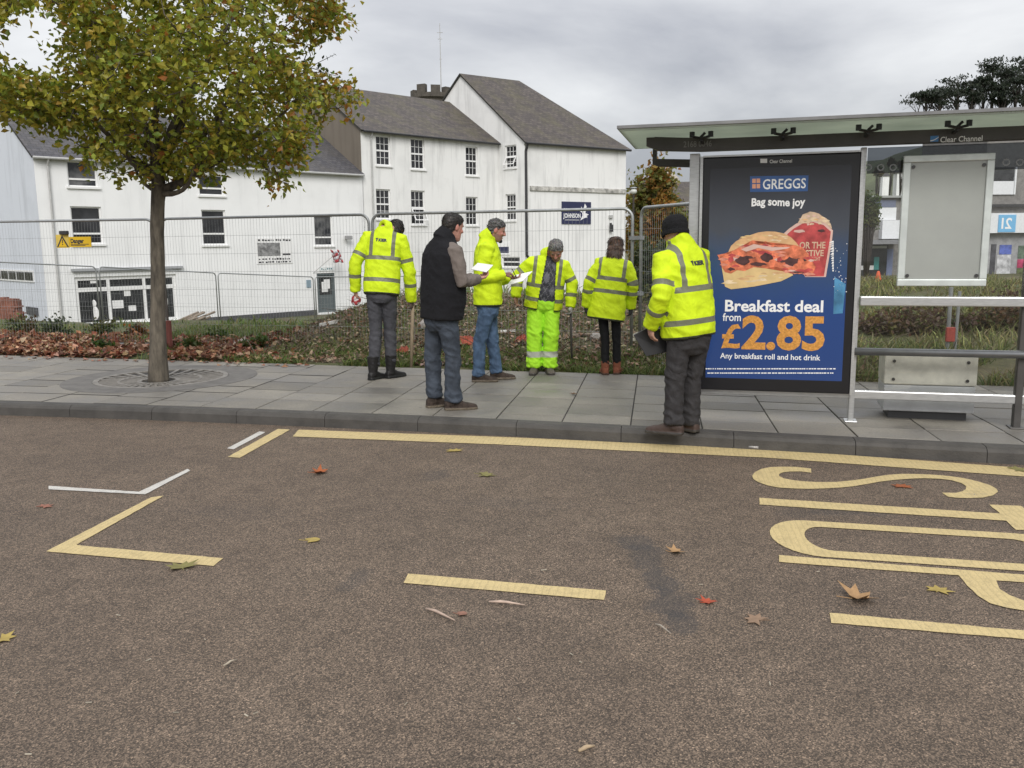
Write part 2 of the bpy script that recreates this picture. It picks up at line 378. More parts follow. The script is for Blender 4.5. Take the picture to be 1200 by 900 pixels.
i=0; x=-14.0
while x<12:
    x0,x1=x+gap*.8,x+w-gap*.8; t=0.0; y_lo=lambda X: kerbY(X)+KW
    ln=rnd.choice([0.45,0.6,0.3,0.5]); 
    H=lambda X: backY(X)-kerbY(X)-KW
    while t<1:
        t1=t+ln/3.4
        if t1>0.93: t1=1.0
        cx=(x0+x1)/2; cyy=y_lo(cx)+H(cx)*(t+t1)/2
        gg=.011/3.4
        p=[(x0,y_lo(x0)+H(x0)*(t+gg)),(x1,y_lo(x1)+H(x1)*(t+gg)),(x1,y_lo(x1)+H(x1)*(t1-gg)),(x0,y_lo(x0)+H(x0)*(t1-gg))]
        k=rnd.gauss(1,0.11); base=(0.196*k,0.181*k,0.156*k); g.col=base
        dz=rnd.uniform(-0.002,0.002)
        # cut slabs round the tree grate: drop quads inside, keep outer ones in a fine grid
        nn=6 if (Vector((cx,cyy,0))-Vector((GC.x,GC.y,0))).length<GR+0.75 else 1
        for a_ in range(nn):
            for b_ in range(nn):
                def q(u,v): 
                    A=Vector(p[0]).lerp(Vector(p[1]),u); B=Vector(p[3]).lerp(Vector(p[2]),u); r=A.lerp(B,v)
                    return Vector((r.x,r.y,PZ+dz))
                quad=[q(a_/nn,b_/nn),q((a_+1)/nn,b_/nn),q((a_+1)/nn,(b_+1)/nn),q(a_/nn,(b_+1)/nn)]
                if nn>1:
                    if all((Vector((v.x-GC.x,v.y-GC.y,0))).length<GR-0.02 for v in quad): continue
                    g.poly(quad)
                else:
                    lo=[Vector((v.x,v.y,PZ-0.03)) for v in quad]; ins=[v.lerp(sum(quad,Vector())/4,0.008) for v in quad]
                    ins=[Vector((v.x,v.y,v.z)) for v in ins]; mid=[Vector((v.x,v.y,v.z-0.003)) for v in quad]
                    g.rings([lo,mid,ins]) 
        t=t1; ln=rnd.choice([0.45,0.6,0.45,0.6])
    x+=w; i+=1
tag(g.build('pavement',[slabm,jointm]),kind='structure')

# ---- kerb stones
kerbm=M('kerb_stone',(0.058,0.053,0.047),0.7,var=0.3,scale=5,bmp=0.4,bscale=60)
g=MB(); x=-14.0
while x<12:
    x0,x1=x+0.0025,x+0.9125; y0,y1=kerbY(x0),kerbY(x1)
    prof=[(0,-0.1),(0.014,PZ-0.04),(0.028,PZ-0.016),(0.058,PZ-0.002),(KW-0.004,PZ+0.001),(KW-0.004,-0.1)]
    r0=[(x0,y0+a,z) for a,z in prof]; r1=[(x1,y1+a,z) for a,z in prof]; g.rings([r1,r0]); x+=0.915
tag(g.build('kerb',kerbm),kind='structure')

# ---- iron tree grate in its stone ring
gl=thing('tree_grate','round iron tree grate with radial slots set in a dark stone ring','tree grate',(GC.x,GC.y,PZ))
ringm=M('grate_ring_stone',(0.13,0.122,0.112),0.75,var=0.25,scale=7,bmp=0.3,bscale=80); ironm=M('grate_iron',(0.20,0.185,0.165),0.6,metal=0.15,var=0.3,scale=9)
soilm=M('tree_pit_soil',(0.014,0.012,0.009),0.95,var=0.4,scale=12,bmp=0.8,bscale=50)
def annulus(mb,r0,r1,z0,z1,n=72,cx=0,cy=0):
    rs=[]
    for (r,z) in ((r0,z0),(r1,z0),(r1,z1),(r0,z1)): rs.append([(GC.x+cx+r*math.cos(2*math.pi*k/n),GC.y+cy+r*math.sin(2*math.pi*k/n),z) for k in range(n)])
    rs.append(rs[0]); mb.rings(rs,False)
g=MB(); annulus(g,0.765,GR,PZ-0.05,PZ+0.004); g.build('stone_ring',ringm,gl)
g=MB(); g.poly([(GC.x+0.78*math.cos(2*math.pi*k/48),GC.y+0.78*math.sin(2*math.pi*k/48),PZ-0.035) for k in range(48)]); g.build('tree_pit',soilm,gl)
g=MB(); tx,ty=TREE.x-GC.x,TREE.y-GC.y
annulus(g,0.70,0.76,PZ-0.03,PZ+0.006); annulus(g,0.19,0.24,PZ-0.03,PZ+0.006,36,tx,ty)
for k in range(34):
    a=2*math.pi*k/34; d=Vector((math.cos(a),math.sin(a),0)); p0=Vector((TREE.x,TREE.y,0))+d*0.22
    # distance from the trunk to the rim along d
    o=Vector((tx,ty,0)); bq=o.dot(d); t=-bq+math.sqrt(max(0,bq*bq-o.dot(o)+0.72**2)); side=Vector((-d.y,d.x,0))
    L_=t-0.22
    w0,w1=0.010,0.014+0.012*L_
    P0=p0; P1=p0+d*L_
    g.hexa([P0-side*w0+ZV*(PZ-0.03),P1-side*w1+ZV*(PZ-0.03),P1+side*w1+ZV*(PZ-0.03),P0+side*w0+ZV*(PZ-0.03),P0-side*w0+ZV*(PZ+0.005),P1-side*w1+ZV*(PZ+0.005),P1+side*w1+ZV*(PZ+0.005),P0+side*w0+ZV*(PZ+0.005)])
annulus(g,0.44,0.475,PZ-0.03,PZ+0.0035,60,tx*0.5,ty*0.5)
g.build('iron_grille',ironm,gl)
# ================================================================== BUILDINGS
def render_mat(name,col,stain=0.35,low=-2.3):
    m,nt,b=newmat(name); tc=nd(nt,'ShaderNodeTexCoord'); P=tc.outputs['Object']
    mp=nd(nt,'ShaderNodeMapping'); mp.inputs['Scale'].default_value=(1.6,1.6,0.16); nt.links.new(P,mp.inputs[0])
    st=noise_node(nt,mp.outputs[0],1.3,6,0.65); bl=noise_node(nt,P,0.5,5,0.6); fi=noise_node(nt,P,18,4,0.7)
    c=mixc(nt,ramp(nt,st.outputs['Fac'],[(0.52,(0,0,0)),(0.75,(stain,)*3)]).outputs[0],col,[x*0.55 for x in col])
    c=mixc(nt,ramp(nt,bl.outputs['Fac'],[(0.5,(0,0,0)),(0.75,(stain*0.8,)*3)]).outputs[0],c,[x*0.72 for x in col])
    nt.links.new(c,b.inputs['Base Color']); b.inputs['Roughness'].default_value=0.85; bump(nt,b,fi.outputs['Fac'],0.25,0.01); return m
def slate_mat(name,c0,c1,moss):
    m,nt,b=newmat(name); tc=nd(nt,'ShaderNodeTexCoord'); U=tc.outputs['UV']
    br=nd(nt,'ShaderNodeTexBrick'); br.inputs['Scale'].default_value=1.0; br.inputs['Brick Width'].default_value=0.34; br.inputs['Row Height'].default_value=0.24
    br.inputs['Mortar Size'].default_value=0.012; br.inputs['Color1'].default_value=tuple(c0)+(1,); br.inputs['Color2'].default_value=tuple(c1)+(1,); br.inputs['Mortar'].default_value=(0.02,0.02,0.02,1); br.inputs['Bias'].default_value=-0.1
    nt.links.new(U,br.inputs['Vector']); n=noise_node(nt,U,0.55,6,0.7); n2=noise_node(nt,U,5,4,0.7)
    c=mixc(nt,1.0,br.outputs['Color'],ramp(nt,n2.outputs['Fac'],[(0.3,(0.65,)*3),(0.7,(1.35,)*3)]).outputs[0],'MULTIPLY')
    c=mixc(nt,ramp(nt,n.outputs['Fac'],[(0.45,(0,0,0)),(0.7,(0.55,)*3)]).outputs[0],c,moss)
    nt.links.new(c,b.inputs['Base Color']); b.inputs['Roughness'].default_value=0.7; bump(nt,b,br.outputs['Fac'],-0.6,0.02); return m
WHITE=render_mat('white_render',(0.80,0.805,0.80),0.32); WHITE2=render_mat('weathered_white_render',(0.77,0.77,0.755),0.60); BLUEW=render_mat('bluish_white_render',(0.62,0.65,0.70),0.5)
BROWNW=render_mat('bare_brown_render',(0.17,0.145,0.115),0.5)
SLATE=slate_mat('grey_slate',(0.058,0.057,0.066),(0.095,0.09,0.095),(0.085,0.075,0.06)); SLATE2=slate_mat('lichen_slate',(0.055,0.045,0.042),(0.10,0.082,0.072),(0.11,0.10,0.045))
FRAME=M('white_window_frame',(0.78,0.78,0.77),0.45,var=0.04); GUT=M('black_gutter',(0.03,0.03,0.032),0.5); GREYP=M('grey_pipe',(0.42,0.42,0.41),0.6); PLINTH=M('dark_plinth',(0.055,0.055,0.06),0.8)
def glass_mat(name,col,streak):
    m,nt,b=newmat(name); tc=nd(nt,'ShaderNodeTexCoord'); n=noise_node(nt,tc.outputs['Object'],1.4,3,0.6)
    r=ramp(nt,n.outputs['Fac'],[(0.4,col),(0.65,streak)]); nt.links.new(r.outputs[0],b.inputs['Base Color']); b.inputs['Roughness'].default_value=0.06; b.inputs['Specular IOR Level'].default_value=0.45; return m
PANE=glass_mat('dark_window_glass',(0.012,0.013,0.015),(0.035,0.036,0.04)); PANE2=glass_mat('curtained_window_glass',(0.02,0.022,0.026),(0.13,0.13,0.13))
PAPER=M('white_paper',(0.75,0.75,0.74),0.7,var=0.05)

class Face:
    """a wall plane: s along the wall, z up, o out of the wall"""
    def __init__(s,p,d): s.p=Vector(p); s.d=Vector(d).normalized(); n=Vector((s.d.y,-s.d.x,0)); s.n=n if n.dot(CAM-s.p)>0 else -n
    def px(s,x,y): q=onplane(x,y,s.p,s.n); return ((q-s.p).dot(s.d), q.z)
    def pt(s,a,z,o=0): return Vector((s.p.x,s.p.y,0))+s.d*a+s.n*o+ZV*z
    def box(s,mb,a0,a1,z0,z1,o0,o1): mb.obox((s.p.x,s.p.y,0),s.d,s.n,ZV,a0,a1,o0,o1,z0,z1)
    def wall(s,mb,a0,a1,z0,z1,holes,depth=0.14):
        """wall skin with real openings and reveals; holes are (a0,a1,z0,z1)"""
        A=sorted({a0,a1}|{v for h in holes for v in h[:2] if a0<v<a1}); Z=sorted({z0,z1}|{v for h in holes for v in h[2:] if z0<v<z1})
        for i in range(len(A)-1):
            for j in range(len(Z)-1):
                ca,cz=(A[i]+A[i+1])/2,(Z[j]+Z[j+1])/2
                if any(h[0]<ca<h[1] and h[2]<cz<h[3] for h in holes): continue
                q=[s.pt(A[i],Z[j]),s.pt(A[i+1],Z[j]),s.pt(A[i+1],Z[j+1]),s.pt(A[i],Z[j+1])]
                if (q[1]-q[0]).cross(q[2]-q[0]).dot(s.n)<0: q.reverse()
                mb.poly(q)
        for h in holes:
            c=[(h[0],h[2]),(h[1],h[2]),(h[1],h[3]),(h[0],h[3])]
            for k in range(4):
                (a,z),(a2,z2)=c[k],c[(k+1)%4]; mb.poly([s.pt(a,z),s.pt(a,z,-depth),s.pt(a2,z2,-depth),s.pt(a2,z2)])
def rect(F,x0,y0,x1,y1):
    xm,ym=(x0+x1)/2,(y0+y1)/2
    a0=F.px(x0,ym)[0]; a1=F.px(x1,ym)[0]; z0=F.px(xm,y1)[1]; z1=F.px(xm,y0)[1]; return (min(a0,a1),max(a0,a1),z0,z1)
def window(F,h,parent,rows=(0.5,),cols=(0.5,),bars=(2,3),pane=None,sill=True,fw=0.07,lab=None,setb=0.09,open_=None,bw=0.014):
    """rows: heights (0..1) of the transoms, cols: mullions, bars: glazing bars in each light"""
    g=MB(); a0,a1,z0,z1=h; o0,o1=-setb-0.05,-setb
    F.box(g,a0,a1,z1-fw,z1,o0,o1); F.box(g,a0,a1,z0,z0+fw,o0,o1); F.box(g,a0,a0+fw,z0+fw,z1-fw,o0,o1); F.box(g,a1-fw,a1,z0+fw,z1-fw,o0,o1)
    zs=[z0+fw]+[lerp(z0,z1,r) for r in rows]+[z1-fw]; as_=[a0+fw]+[lerp(a0,a1,c) for c in cols]+[a1-fw]
    for z in zs[1:-1]: F.box(g,a0+fw,a1-fw,z-fw*0.6,z+fw*0.6,o0,o1+0.012)
    for a in as_[1:-1]: F.box(g,a-fw*0.45,a+fw*0.45,z0+fw,z1-fw,o0,o1-0.004)
    if bars:
        for j in range(len(zs)-1):
            for k in range(1,bars[0]+1):
                a=lerp(a0+fw,a1-fw,k/(bars[0]+1)); F.box(g,a-bw,a+bw,zs[j],zs[j+1],o0+0.01,o1-0.012)
            for k in range(1,bars[1]):
                z=lerp(zs[j],zs[j+1],k/bars[1]); F.box(g,a0+fw,a1-fw,z-bw,z+bw,o0+0.012,o1-0.014)
    if sill: F.box(g,a0-0.09,a1+0.09,z0-0.09,z0-0.002,-setb,0.09)
    w=g.build('window',FRAME,parent)
    if lab: w['label']=lab
    g=MB(); F.box(g,a0+0.01,a1-0.01,z0+0.01,z1-0.01,o0-0.02,o0+0.006); p=g.build('pane',pane or PANE,w)
    if open_:
        z_0,z_1=open_; g=MB(); top=F.pt(a0+fw,z_1,o1+0.02); H=z_1-z_0; t=0.5
        def q(a,z): return F.pt(a,z_1-z*math.cos(t),o1+0.03+z*math.sin(t))
        for (aa,ab,za,zb) in ((a0+.05,a1-.05,0,.06),(a0+.05,a1-.05,H-.06,H),(a0+.05,a0+.11,.06,H-.06),(a1-.11,a1-.05,.06,H-.06)):
            e=F.n*0.04; b=[q(aa,za),q(ab,za),q(ab,zb),q(aa,zb)]; g.hexa([v for v in b]+[v+e for v in b])
        g.build('open_casement',FRAME,w)
    return w
def roof_quad(g,e0,e1,r1,r0,th=0.10,u0=0.0):
    """slab over a roof slope: eave e0->e1, ridge r0->r1"""
    e0,e1,r1,r0=map(Vector,(e0,e1,r1,r0)); d=(e1-e0).normalized()
    def uv(p): v=p-e0; return (v.dot(d)+u0,(v-d*v.dot(d)).length)
    n=(e1-e0).cross(r0-e0).normalized()
    if n.z<0: n=-n
    top=[e0,e1,r1,r0]; U=[uv(p) for p in top]; 
    if (top[1]-top[0]).cross(top[2]-top[0]).dot(n)<0: top.reverse(); U.reverse()
    g.poly(top,U); lo=[p-n*th for p in top]; g.poly(lo[::-1],[(0,0)]*4)
    for k in range(4): j=(k+1)%4; g.poly([top[k],lo[k],lo[j],top[j]],[(0,0)]*4)

# --- long facade line of the two left buildings
PA=LD(-21.3,40.0); DA=LD(0.7071,0.7071); FA=Face(PA,DA); BK=-FA.n
BASE=-3.2
# ---- white shop building on the left
aL=FA.px(45,250)[0]; aR=FA.px(427,250)[0]; zE=(FA.px(45,178)[1]+FA.px(420,204.5)[1])/2
A=thing('shop_building','long white rendered building with slate roof, shop window and eight openings behind the tree','building',FA.pt(aL,-2.3))
wins=[rect(FA,79,189,114,219),rect(FA,84,242,120,286),rect(FA,233,205,262,229),rect(FA,237,246,265,287),rect(FA,368.5,252.5,390,288)]
shop=rect(FA,89,323,208,377); door=rect(FA,372,320,393,366); shop=(shop[0],shop[1],FA.px(150,379)[1],FA.px(150,323)[1])
g=MB(); FA.wall(g,aL,aR,BASE,zE,wins+[shop,door])
GLt=Face(FA.pt(aL,0),BK)      # gable end
w_r=4.6; zR=zE+w_r*math.tan(R_(31)); W2=9.2
g.poly([FA.pt(aR,BASE),FA.pt(aR,BASE,-W2),FA.pt(aR,zE,-W2),FA.pt(aR,zR,-w_r),FA.pt(aR,zE)])
g.poly([FA.pt(aL,BASE,-W2),FA.pt(aR,BASE,-W2),FA.pt(aR,zE,-W2),FA.pt(aL,zE,-W2)])
g.build('wall',WHITE,A)
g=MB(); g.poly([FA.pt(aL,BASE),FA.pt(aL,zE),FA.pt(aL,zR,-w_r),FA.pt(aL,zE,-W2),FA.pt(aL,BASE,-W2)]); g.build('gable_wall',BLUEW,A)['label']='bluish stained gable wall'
g=MB(); roof_quad(g,FA.pt(aL-0.12,zE-0.10,0.22),FA.pt(aR-0.02,zE-0.10,0.22),FA.pt(aR-0.02,zR+0.06,-w_r),FA.pt(aL-0.12,zR+0.06,-w_r))
roof_quad(g,FA.pt(aL-0.12,zE-0.10,-W2-0.22),FA.pt(aR-0.02,zE-0.10,-W2-0.22),FA.pt(aR-0.02,zR+0.06,-w_r-0.01),FA.pt(aL-0.12,zR+0.06,-w_r-0.01))
g.build('roof',SLATE,A)
g=MB(); g.tube([FA.pt(aL-0.1,zE-0.16,0.28),FA.pt(aR-0.1,zE-0.16,0.28)],0.06,8); g.build('gutter',GREYP,A)
g=MB(); a=FA.px(62,270)[0]; g.tube([FA.pt(a,zE-0.2,0.25),FA.pt(a,zE-0.5,0.09),FA.pt(a,-2.4,0.09)],0.05,8); g.build('downpipe',GREYP,A)
window(FA,wins[0],A,rows=(0.30,),cols=(),bars=None,pane=PANE2,lab='upper left window'); window(FA,wins[1],A,rows=(0.28,),cols=(),bars=None)
window(FA,wins[2],A,rows=(0.35,),cols=(),bars=None); window(FA,wins[3],A,rows=(0.32,),cols=(),bars=None); window(FA,wins[4],A,rows=(0.28,),cols=(),bars=None,pane=PANE2)
# shop front: three lights with a transom, papers in the panes, shelf cornice above
sw=window(FA,shop,A,rows=(0.74,),cols=((FA.px(129,350)[0]-shop[0])/(shop[1]-shop[0]),(FA.px(171,350)[0]-shop[0])/(shop[1]-shop[0])),bars=None,fw=0.16,lab='wide shop window in three lights')
for (x0,y0,x1,y1) in ((146.5,338,154,347),(133,352,146,361.5),(152,358,161,364.5),(107,329,115,332),(193,350,198,357)):
    g=MB(); h=rect(FA,x0,y0,x1,y1); FA.box(g,h[0],h[1],h[2],h[3],-0.137,-0.128); g.build('notice',PAPER,sw)
g=MB(); c=FA.px(111.5,362); g.ell(FA.pt(c[0],c[1]-0.2,-0.125),0.24,0.03,0.34,12,8); g.ell(FA.pt(c[0],c[1]+0.25,-0.125),0.14,0.03,0.18,10,6); g.build('shop_display',PAPER,sw)
h=rect(FA,83,312.5,213,316.5); g=MB(); FA.box(g,h[0],h[1],h[2]+0.01,h[3]-.03,0.003,0.16); FA.box(g,h[0]+.1,h[1]-.1,h[2]-0.05,h[2]+.008,0.003,0.10); g.build('shop_cornice',M('grey_cornice',(0.33,0.34,0.35),0.6),A)
g=MB(); z=FA.px(300,368)[1]; FA.box(g,shop[1]+0.5,door[0]-0.1,BASE,z,0.003,0.06); g.build('plinth',PLINTH,A)
# door
DOORM=M('grey_green_door',(0.09,0.11,0.115),0.5); g=MB(); a0,a1,z0,z1=door
FA.box(g,a0,a1,z0,z1,-0.13,-0.09); FA.box(g,a0,a0+.1,z0,z1,-0.089,-0.03); FA.box(g,a1-.1,a1,z0,z1,-0.089,-0.03); FA.box(g,a0+.1,a1-.1,z1-.12,z1,-0.089,-0.03)
d=g.build('door',DOORM,A); g=MB(); FA.box(g,a0+.2,a1-.2,lerp(z0,z1,.45),z1-.25,-0.088,-0.075); g.build('pane',PANE,d)
g=MB(); FA.box(g,a0+.35,a1-.45,lerp(z0,z1,.52),lerp(z0,z1,.78),-0.074,-0.068); FA.box(g,a0+.5,a1-.3,lerp(z0,z1,.60),lerp(z0,z1,.84),-0.067,-0.062); g.build('notice',PAPER,d)
# things fixed to the wall
h=rect(FA,300,279,342,309); ib=thing('history_board','white printed information board with a grey picture on the white wall','sign',FA.pt((h[0]+h[1])/2,h[2]))
g=MB(); FA.box(g,*h,0.003,0.03); g.build('board',M('board_white',(0.76,0.76,0.75),0.5,var=0.03),ib)
g=MB(); hh=rect(FA,301.5,284.5,328,300); FA.box(g,*hh,0.031,0.036); g.build('picture',M('grey_print',(0.22,0.22,0.22),0.6,var=0.75,scale=5),ib)
INK=M('dark_ink',(0.03,0.03,0.035),0.6)
def wall_text(F,txt,x,y,size,mat,parent,o,bold=0,sx=1,name='lettering'):
    a,z=F.px(x,y); g=MB(); dirx=F.d if F.d.cross(ZV).dot(F.n)>0 else -F.d; put_text(g,txt,size,F.pt(a,z,o),dirx,ZV,bold,sx); return g.build(name,mat,parent)
# unreadable small print at this distance: rows of short dark strokes
g=MB(); rr=random.Random(5)
for (y,x0,x1) in ((281.5,302,340),(303.5,303,340),(307,303,341)):
    a=FA.px(x0,y)[0]; aE=FA.px(x1,y)[0]; z=FA.px((x0+x1)/2,y)[1]
    while a<aE:
        w_=rr.uniform(0.05,0.16); FA.box(g,a,a+w_,z-rr.uniform(.03,.05),z+rr.uniform(.03,.06),0.031,0.034); a+=w_+rr.choice([0.04,0.05,0.12])
h2=rect(FA,331,296,340,300); FA.box(g,h2[0],h2[1],h2[2]+.05,h2[3]-.05,0.031,0.035); g.build('lettering',INK,ib)
a,z=FA.px(405,279.5); sl=thing('security_light','small grey security light on the white wall right of the window','lamp',FA.pt(a,z))
g=MB(); g.tube([FA.pt(a,z-.05,0.003),FA.pt(a,z,0.2)],0.04,8); g.build('bracket',GREYP,sl); g=MB(); FA.box(g,a-.22,a+.22,z-.06,z+.16,0.2,0.4); g.build('lamp_head',M('lamp_grey',(0.3,0.3,0.3),0.4),sl,bevel=.03)
h=rect(FA,374,312.5,392,317.5); ds=thing('door_sign','narrow pale sign with teal lettering above the door','sign',FA.pt((h[0]+h[1])/2,h[2])); g=MB(); FA.box(g,*h,0.003,0.03); g.build('board',M('pale_board',(.72,.75,.75),.5),ds)
g=MB(); a=h[0]+.12; rr=random.Random(8)
while a<h[1]-.2:
    w_=.07; FA.box(g,a,a+w_,h[2]+.08,h[3]-.08-rr.choice([0,.05]),0.031,0.034); a+=w_+.06
g.build('lettering',M('teal_ink',(0.03,0.16,0.19),.6),ds)
h=rect(FA,359,328,364,337); g=MB(); FA.box(g,*h,0.003,0.04); tag(g.build('wall_plaque',M('grey_blue_plaque',(.22,.3,.36),.5),origin=FA.pt(h[0],h[2])),'small blue-grey plaque on the wall left of the door','sign')
a,z=FA.px(367,320); a2,z2=FA.px(381,298); fl=thing('wall_flag','small red and white flag on a slanted pole above the door','flag',FA.pt(a,z))
g=MB(); g.tube([FA.pt(a,z,0.003),FA.pt(a2,z2,1.0)],0.02,6); g.build('pole',GREYP,fl)
g=MB(); g.sm=True; nu=10; rows=[]
for i in range(nu+1):
    rows.append([FA.pt(lerp(a2-.25,a2+.45,i/nu)+.03*j, z2+.28-.16*j-.12*abs(math.sin(i*.5)) ,0.9+.10*math.sin(i*1.1+j*.6)) for j in range(5)])
for i in range(nu):
    for j in range(4):
        g.cur = 1 if (i//3+j)%2 else 0; g.poly([rows[i][j],rows[i+1][j],rows[i+1][j+1],rows[i][j+1]])
f_=g.build('cloth',[M('flag_red',(.35,.05,.06),.8),M('flag_white',(.6,.6,.62),.8)],fl); md=f_.modifiers.new('thick','SOLIDIFY'); md.thickness=.012
# low lean-to on the gable side, far left
GF=Face(FA.pt(aL,0),BK)
hw=rect(GF,-30,315.5,40,328.5); lw=MB()
def gw(): 
    g=MB(); a0,a1,z0,z1=hw
    GF.box(g,a0,a1,z0,z1,0.003,0.05); w=g.build('window',FRAME,A); n=8
    for i in range(n):
        g=MB(); GF.box(g,lerp(a0,a1,i/n)+.06,lerp(a0,a1,(i+1)/n)-.06,z0+.08,z1-.08,0.051,0.06); g.build('pane',PANE,w)
gw()
g=MB(); h=rect(GF,34,360,45,369); GF.box(g,*h,0.003,0.12); g.build('wall_vent',M('dark_vent',(.05,.05,.055),.5),A)

# ---- three-storey middle block
mL=FA.px(424,200)[0]; mR=FA.px(584,200)[0]; zM=(FA.px(424,149)[1]+FA.px(580,168)[1])/2
B=thing('terrace_block','three storey off-white block with small sash windows between shop building and gabled wing','building',FA.pt(mL,-2.3))
mw_=[rect(FA,*r) for r in ((440.7,159,457.7,194),(481.7,162.3,497.7,198.3),(546,171.7,560,205.7),(441,221.7,458,256.7),(482,223.3,498.3,263.3),(546.3,230.7,560,264))]
g=MB(); FA.wall(g,mL,mR,BASE,zM,mw_); wm=4.8; zMR=FA.px(424,149)[1]+wm*math.tan(R_(32))
g.build('wall',WHITE2,B)
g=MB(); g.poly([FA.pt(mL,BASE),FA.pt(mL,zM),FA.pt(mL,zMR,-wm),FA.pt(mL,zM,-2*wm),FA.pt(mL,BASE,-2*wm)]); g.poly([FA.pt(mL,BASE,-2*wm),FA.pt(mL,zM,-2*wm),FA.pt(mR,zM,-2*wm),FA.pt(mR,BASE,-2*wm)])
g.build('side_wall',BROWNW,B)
mR2=mR+3.0
g=MB(); roof_quad(g,FA.pt(mL-.1,zM-.08,.25),FA.pt(mR-.05,zM-.08,.25),FA.pt(mR2+2.0,zMR+.06,-wm),FA.pt(mL-.1,zMR+.06,-wm)); roof_quad(g,FA.pt(mL-.1,zM-.08,-2*wm-.25),FA.pt(mR2,zM-.08,-2*wm-.25),FA.pt(mR2+2,zMR+.06,-wm-.01),FA.pt(mL-.1,zMR+.06,-wm-.01)); g.build('roof',SLATE2,B)
g=MB(); g.tube([FA.pt(mL,zM-.15,.32),FA.pt(mR-.1,zM-.15,.32)],.07,8); g.build('gutter',GUT,B)
g=MB(); a=FA.px(435,200)[0]; g.tube([FA.pt(a,zM-.15,.3),FA.pt(a,zM-.5,.08),FA.pt(a,-2.4,.08)],.05,8); g.build('downpipe',GREYP,B)
for i,h in enumerate(mw_): window(FA,h,B,rows=(0.5,),cols=(),bars=(2,2),fw=.08,open_=(lerp(h[2],h[3],.08),lerp(h[2],h[3],.47)) if i==4 else None,lab='window with its lower casement open' if i==4 else None,bw=.012)

# ---- gabled wing on the right
NB=FA.pt(mR,0)+FA.n*2.45; DR=LD(math.sin(R_(53.5)),math.cos(R_(53.5))); FR=Face(NB,DR); FG=Face(NB,BK); rl=FR.px(733,250)[0]
zW=FR.px(618,166)[1]; Wb=12.0; wA=6.0; apex_z=13.1
C=thing('gabled_wing','white rendered wing with hipped lichen-stained roof and navy sign on its wall','building',FR.pt(0,-2.3))
gwn=[rect(FG,591.7,170,605,196.7),rect(FG,592.3,227.3,604.3,258.3),rect(FG,588,301,609,313)]
g=MB(); FR.wall(g,0,rl,BASE,zW,[]); FG.wall(g,0,Wb,BASE,zW,gwn)
g.poly([FG.pt(0,zW),FG.pt(Wb,zW),FG.pt(wA,apex_z)])
bk=lambda a,z,w: FR.pt(a,z)+BK*w
g.poly([bk(rl,BASE,0),bk(rl,zW,0),bk(rl,zW,Wb),bk(rl,BASE,Wb)]); g.poly([bk(0,BASE,Wb),bk(rl,BASE,Wb),bk(rl,zW,Wb),bk(0,zW,Wb)])
g.build('wall',WHITE2,C)
rd=5.0; g=MB(); ap=bk(-.12,apex_z+.08,wA); ap2=bk(rd,apex_z+.08,wA); e=.25
roof_quad(g,FR.pt(-.12,zW-.05,e),FR.pt(rl+e,zW-.05,e),ap2,ap)
roof_quad(g,bk(-.12,zW-.05,Wb+e),bk(rl+e,zW-.05,Wb+e),ap2,ap)
q=[FR.pt(rl+e,zW-.05,e),bk(rl+e,zW-.05,Wb+e),ap2]; g.poly(q,[(0,0),(Wb,0),(Wb/2,6)])
g.build('roof',SLATE2,C)
g=MB(); g.tube([FR.pt(-.1,zW-.12,.3),FR.pt(rl+.2,zW-.12,.3)],.08,8); g.build('gutter',GUT,C)
g=MB(); a=FR.px(611.5,250)[0]; g.tube([FR.pt(0.02,zW-.2,.3),FR.pt(.02,zW-.6,.12),FR.pt(.02,0.9,.12),FR.pt(.35,.5,.12),FR.pt(.35,-2.4,.12)],.09,8); g.build('downpipe',GUT,C)
g=MB(); p0=FR.px(618,219.5); p1=FR.px(732,226); zz=(p0[1]+p1[1])/2; FR.box(g,0.4,rl-.02,zz-.12,zz+.10,.003,.10); FR.box(g,0.4,rl-.02,zz+.102,zz+.17,.003,.05); g.build('string_course',M('cracked_moulding',(.42,.41,.38),.9,var=.6,scale=3),C)
window(FG,gwn[0],C,rows=(0.5,),cols=(),bars=(2,2),fw=.08,open_=(lerp(gwn[0][2],gwn[0][3],.1),lerp(gwn[0][2],gwn[0][3],.48)),lab='window with its lower casement open',bw=.012); window(FG,gwn[1],C,rows=(0.5,),cols=(),bars=(2,2),fw=.08,bw=.012); window(FG,gwn[2],C,rows=(0.5,),cols=(),bars=None)
h=rect(FR,658,236.5,692,262.5); es=thing('estate_sign','navy rectangular sign with white lettering and white bird on the wing wall','sign',FR.pt((h[0]+h[1])/2,h[2]))
NAVY=M('navy_board',(.022,.026,.075),.5,var=.08); g=MB(); FR.box(g,*h,.003,.06); g.build('board',NAVY,es)
H=h[3]-h[2]; Wd=h[1]-h[0]; WHT2=M('sign_white',(.8,.8,.8),.5,var=.02); fx=FR.d if FR.d.cross(ZV).dot(FR.n)>0 else -FR.d
x0=h[0] if fx==FR.d else h[1]
g=MB(); O=lambda u,v: FR.pt(x0,h[2]+v*H,.064)+fx*(u*Wd)
put_text(g,'JOHNSON',H*.27,O(.05,.28),fx,ZV,.012,.82)
def bp(pts): g.poly([O(u,v) for u,v in pts])
bp([(.62,.16),(.70,.40),(.68,.52),(.78,.50),(.92,.44),(.84,.36),(.88,.30),(.78,.28)]); bp([(.70,.50),(.78,.93),(.84,.80),(.80,.50)]); bp([(.62,.56),(.66,.80),(.70,.62),(.69,.52)])
for u in np.arange(.06,.60,.075): bp([(u,.60),(u+.05,.60),(u+.05,.70),(u,.70)])
bp([(.10,.17),(.58,.17),(.58,.19),(.10,.19)])
g.build('lettering',WHT2,es)
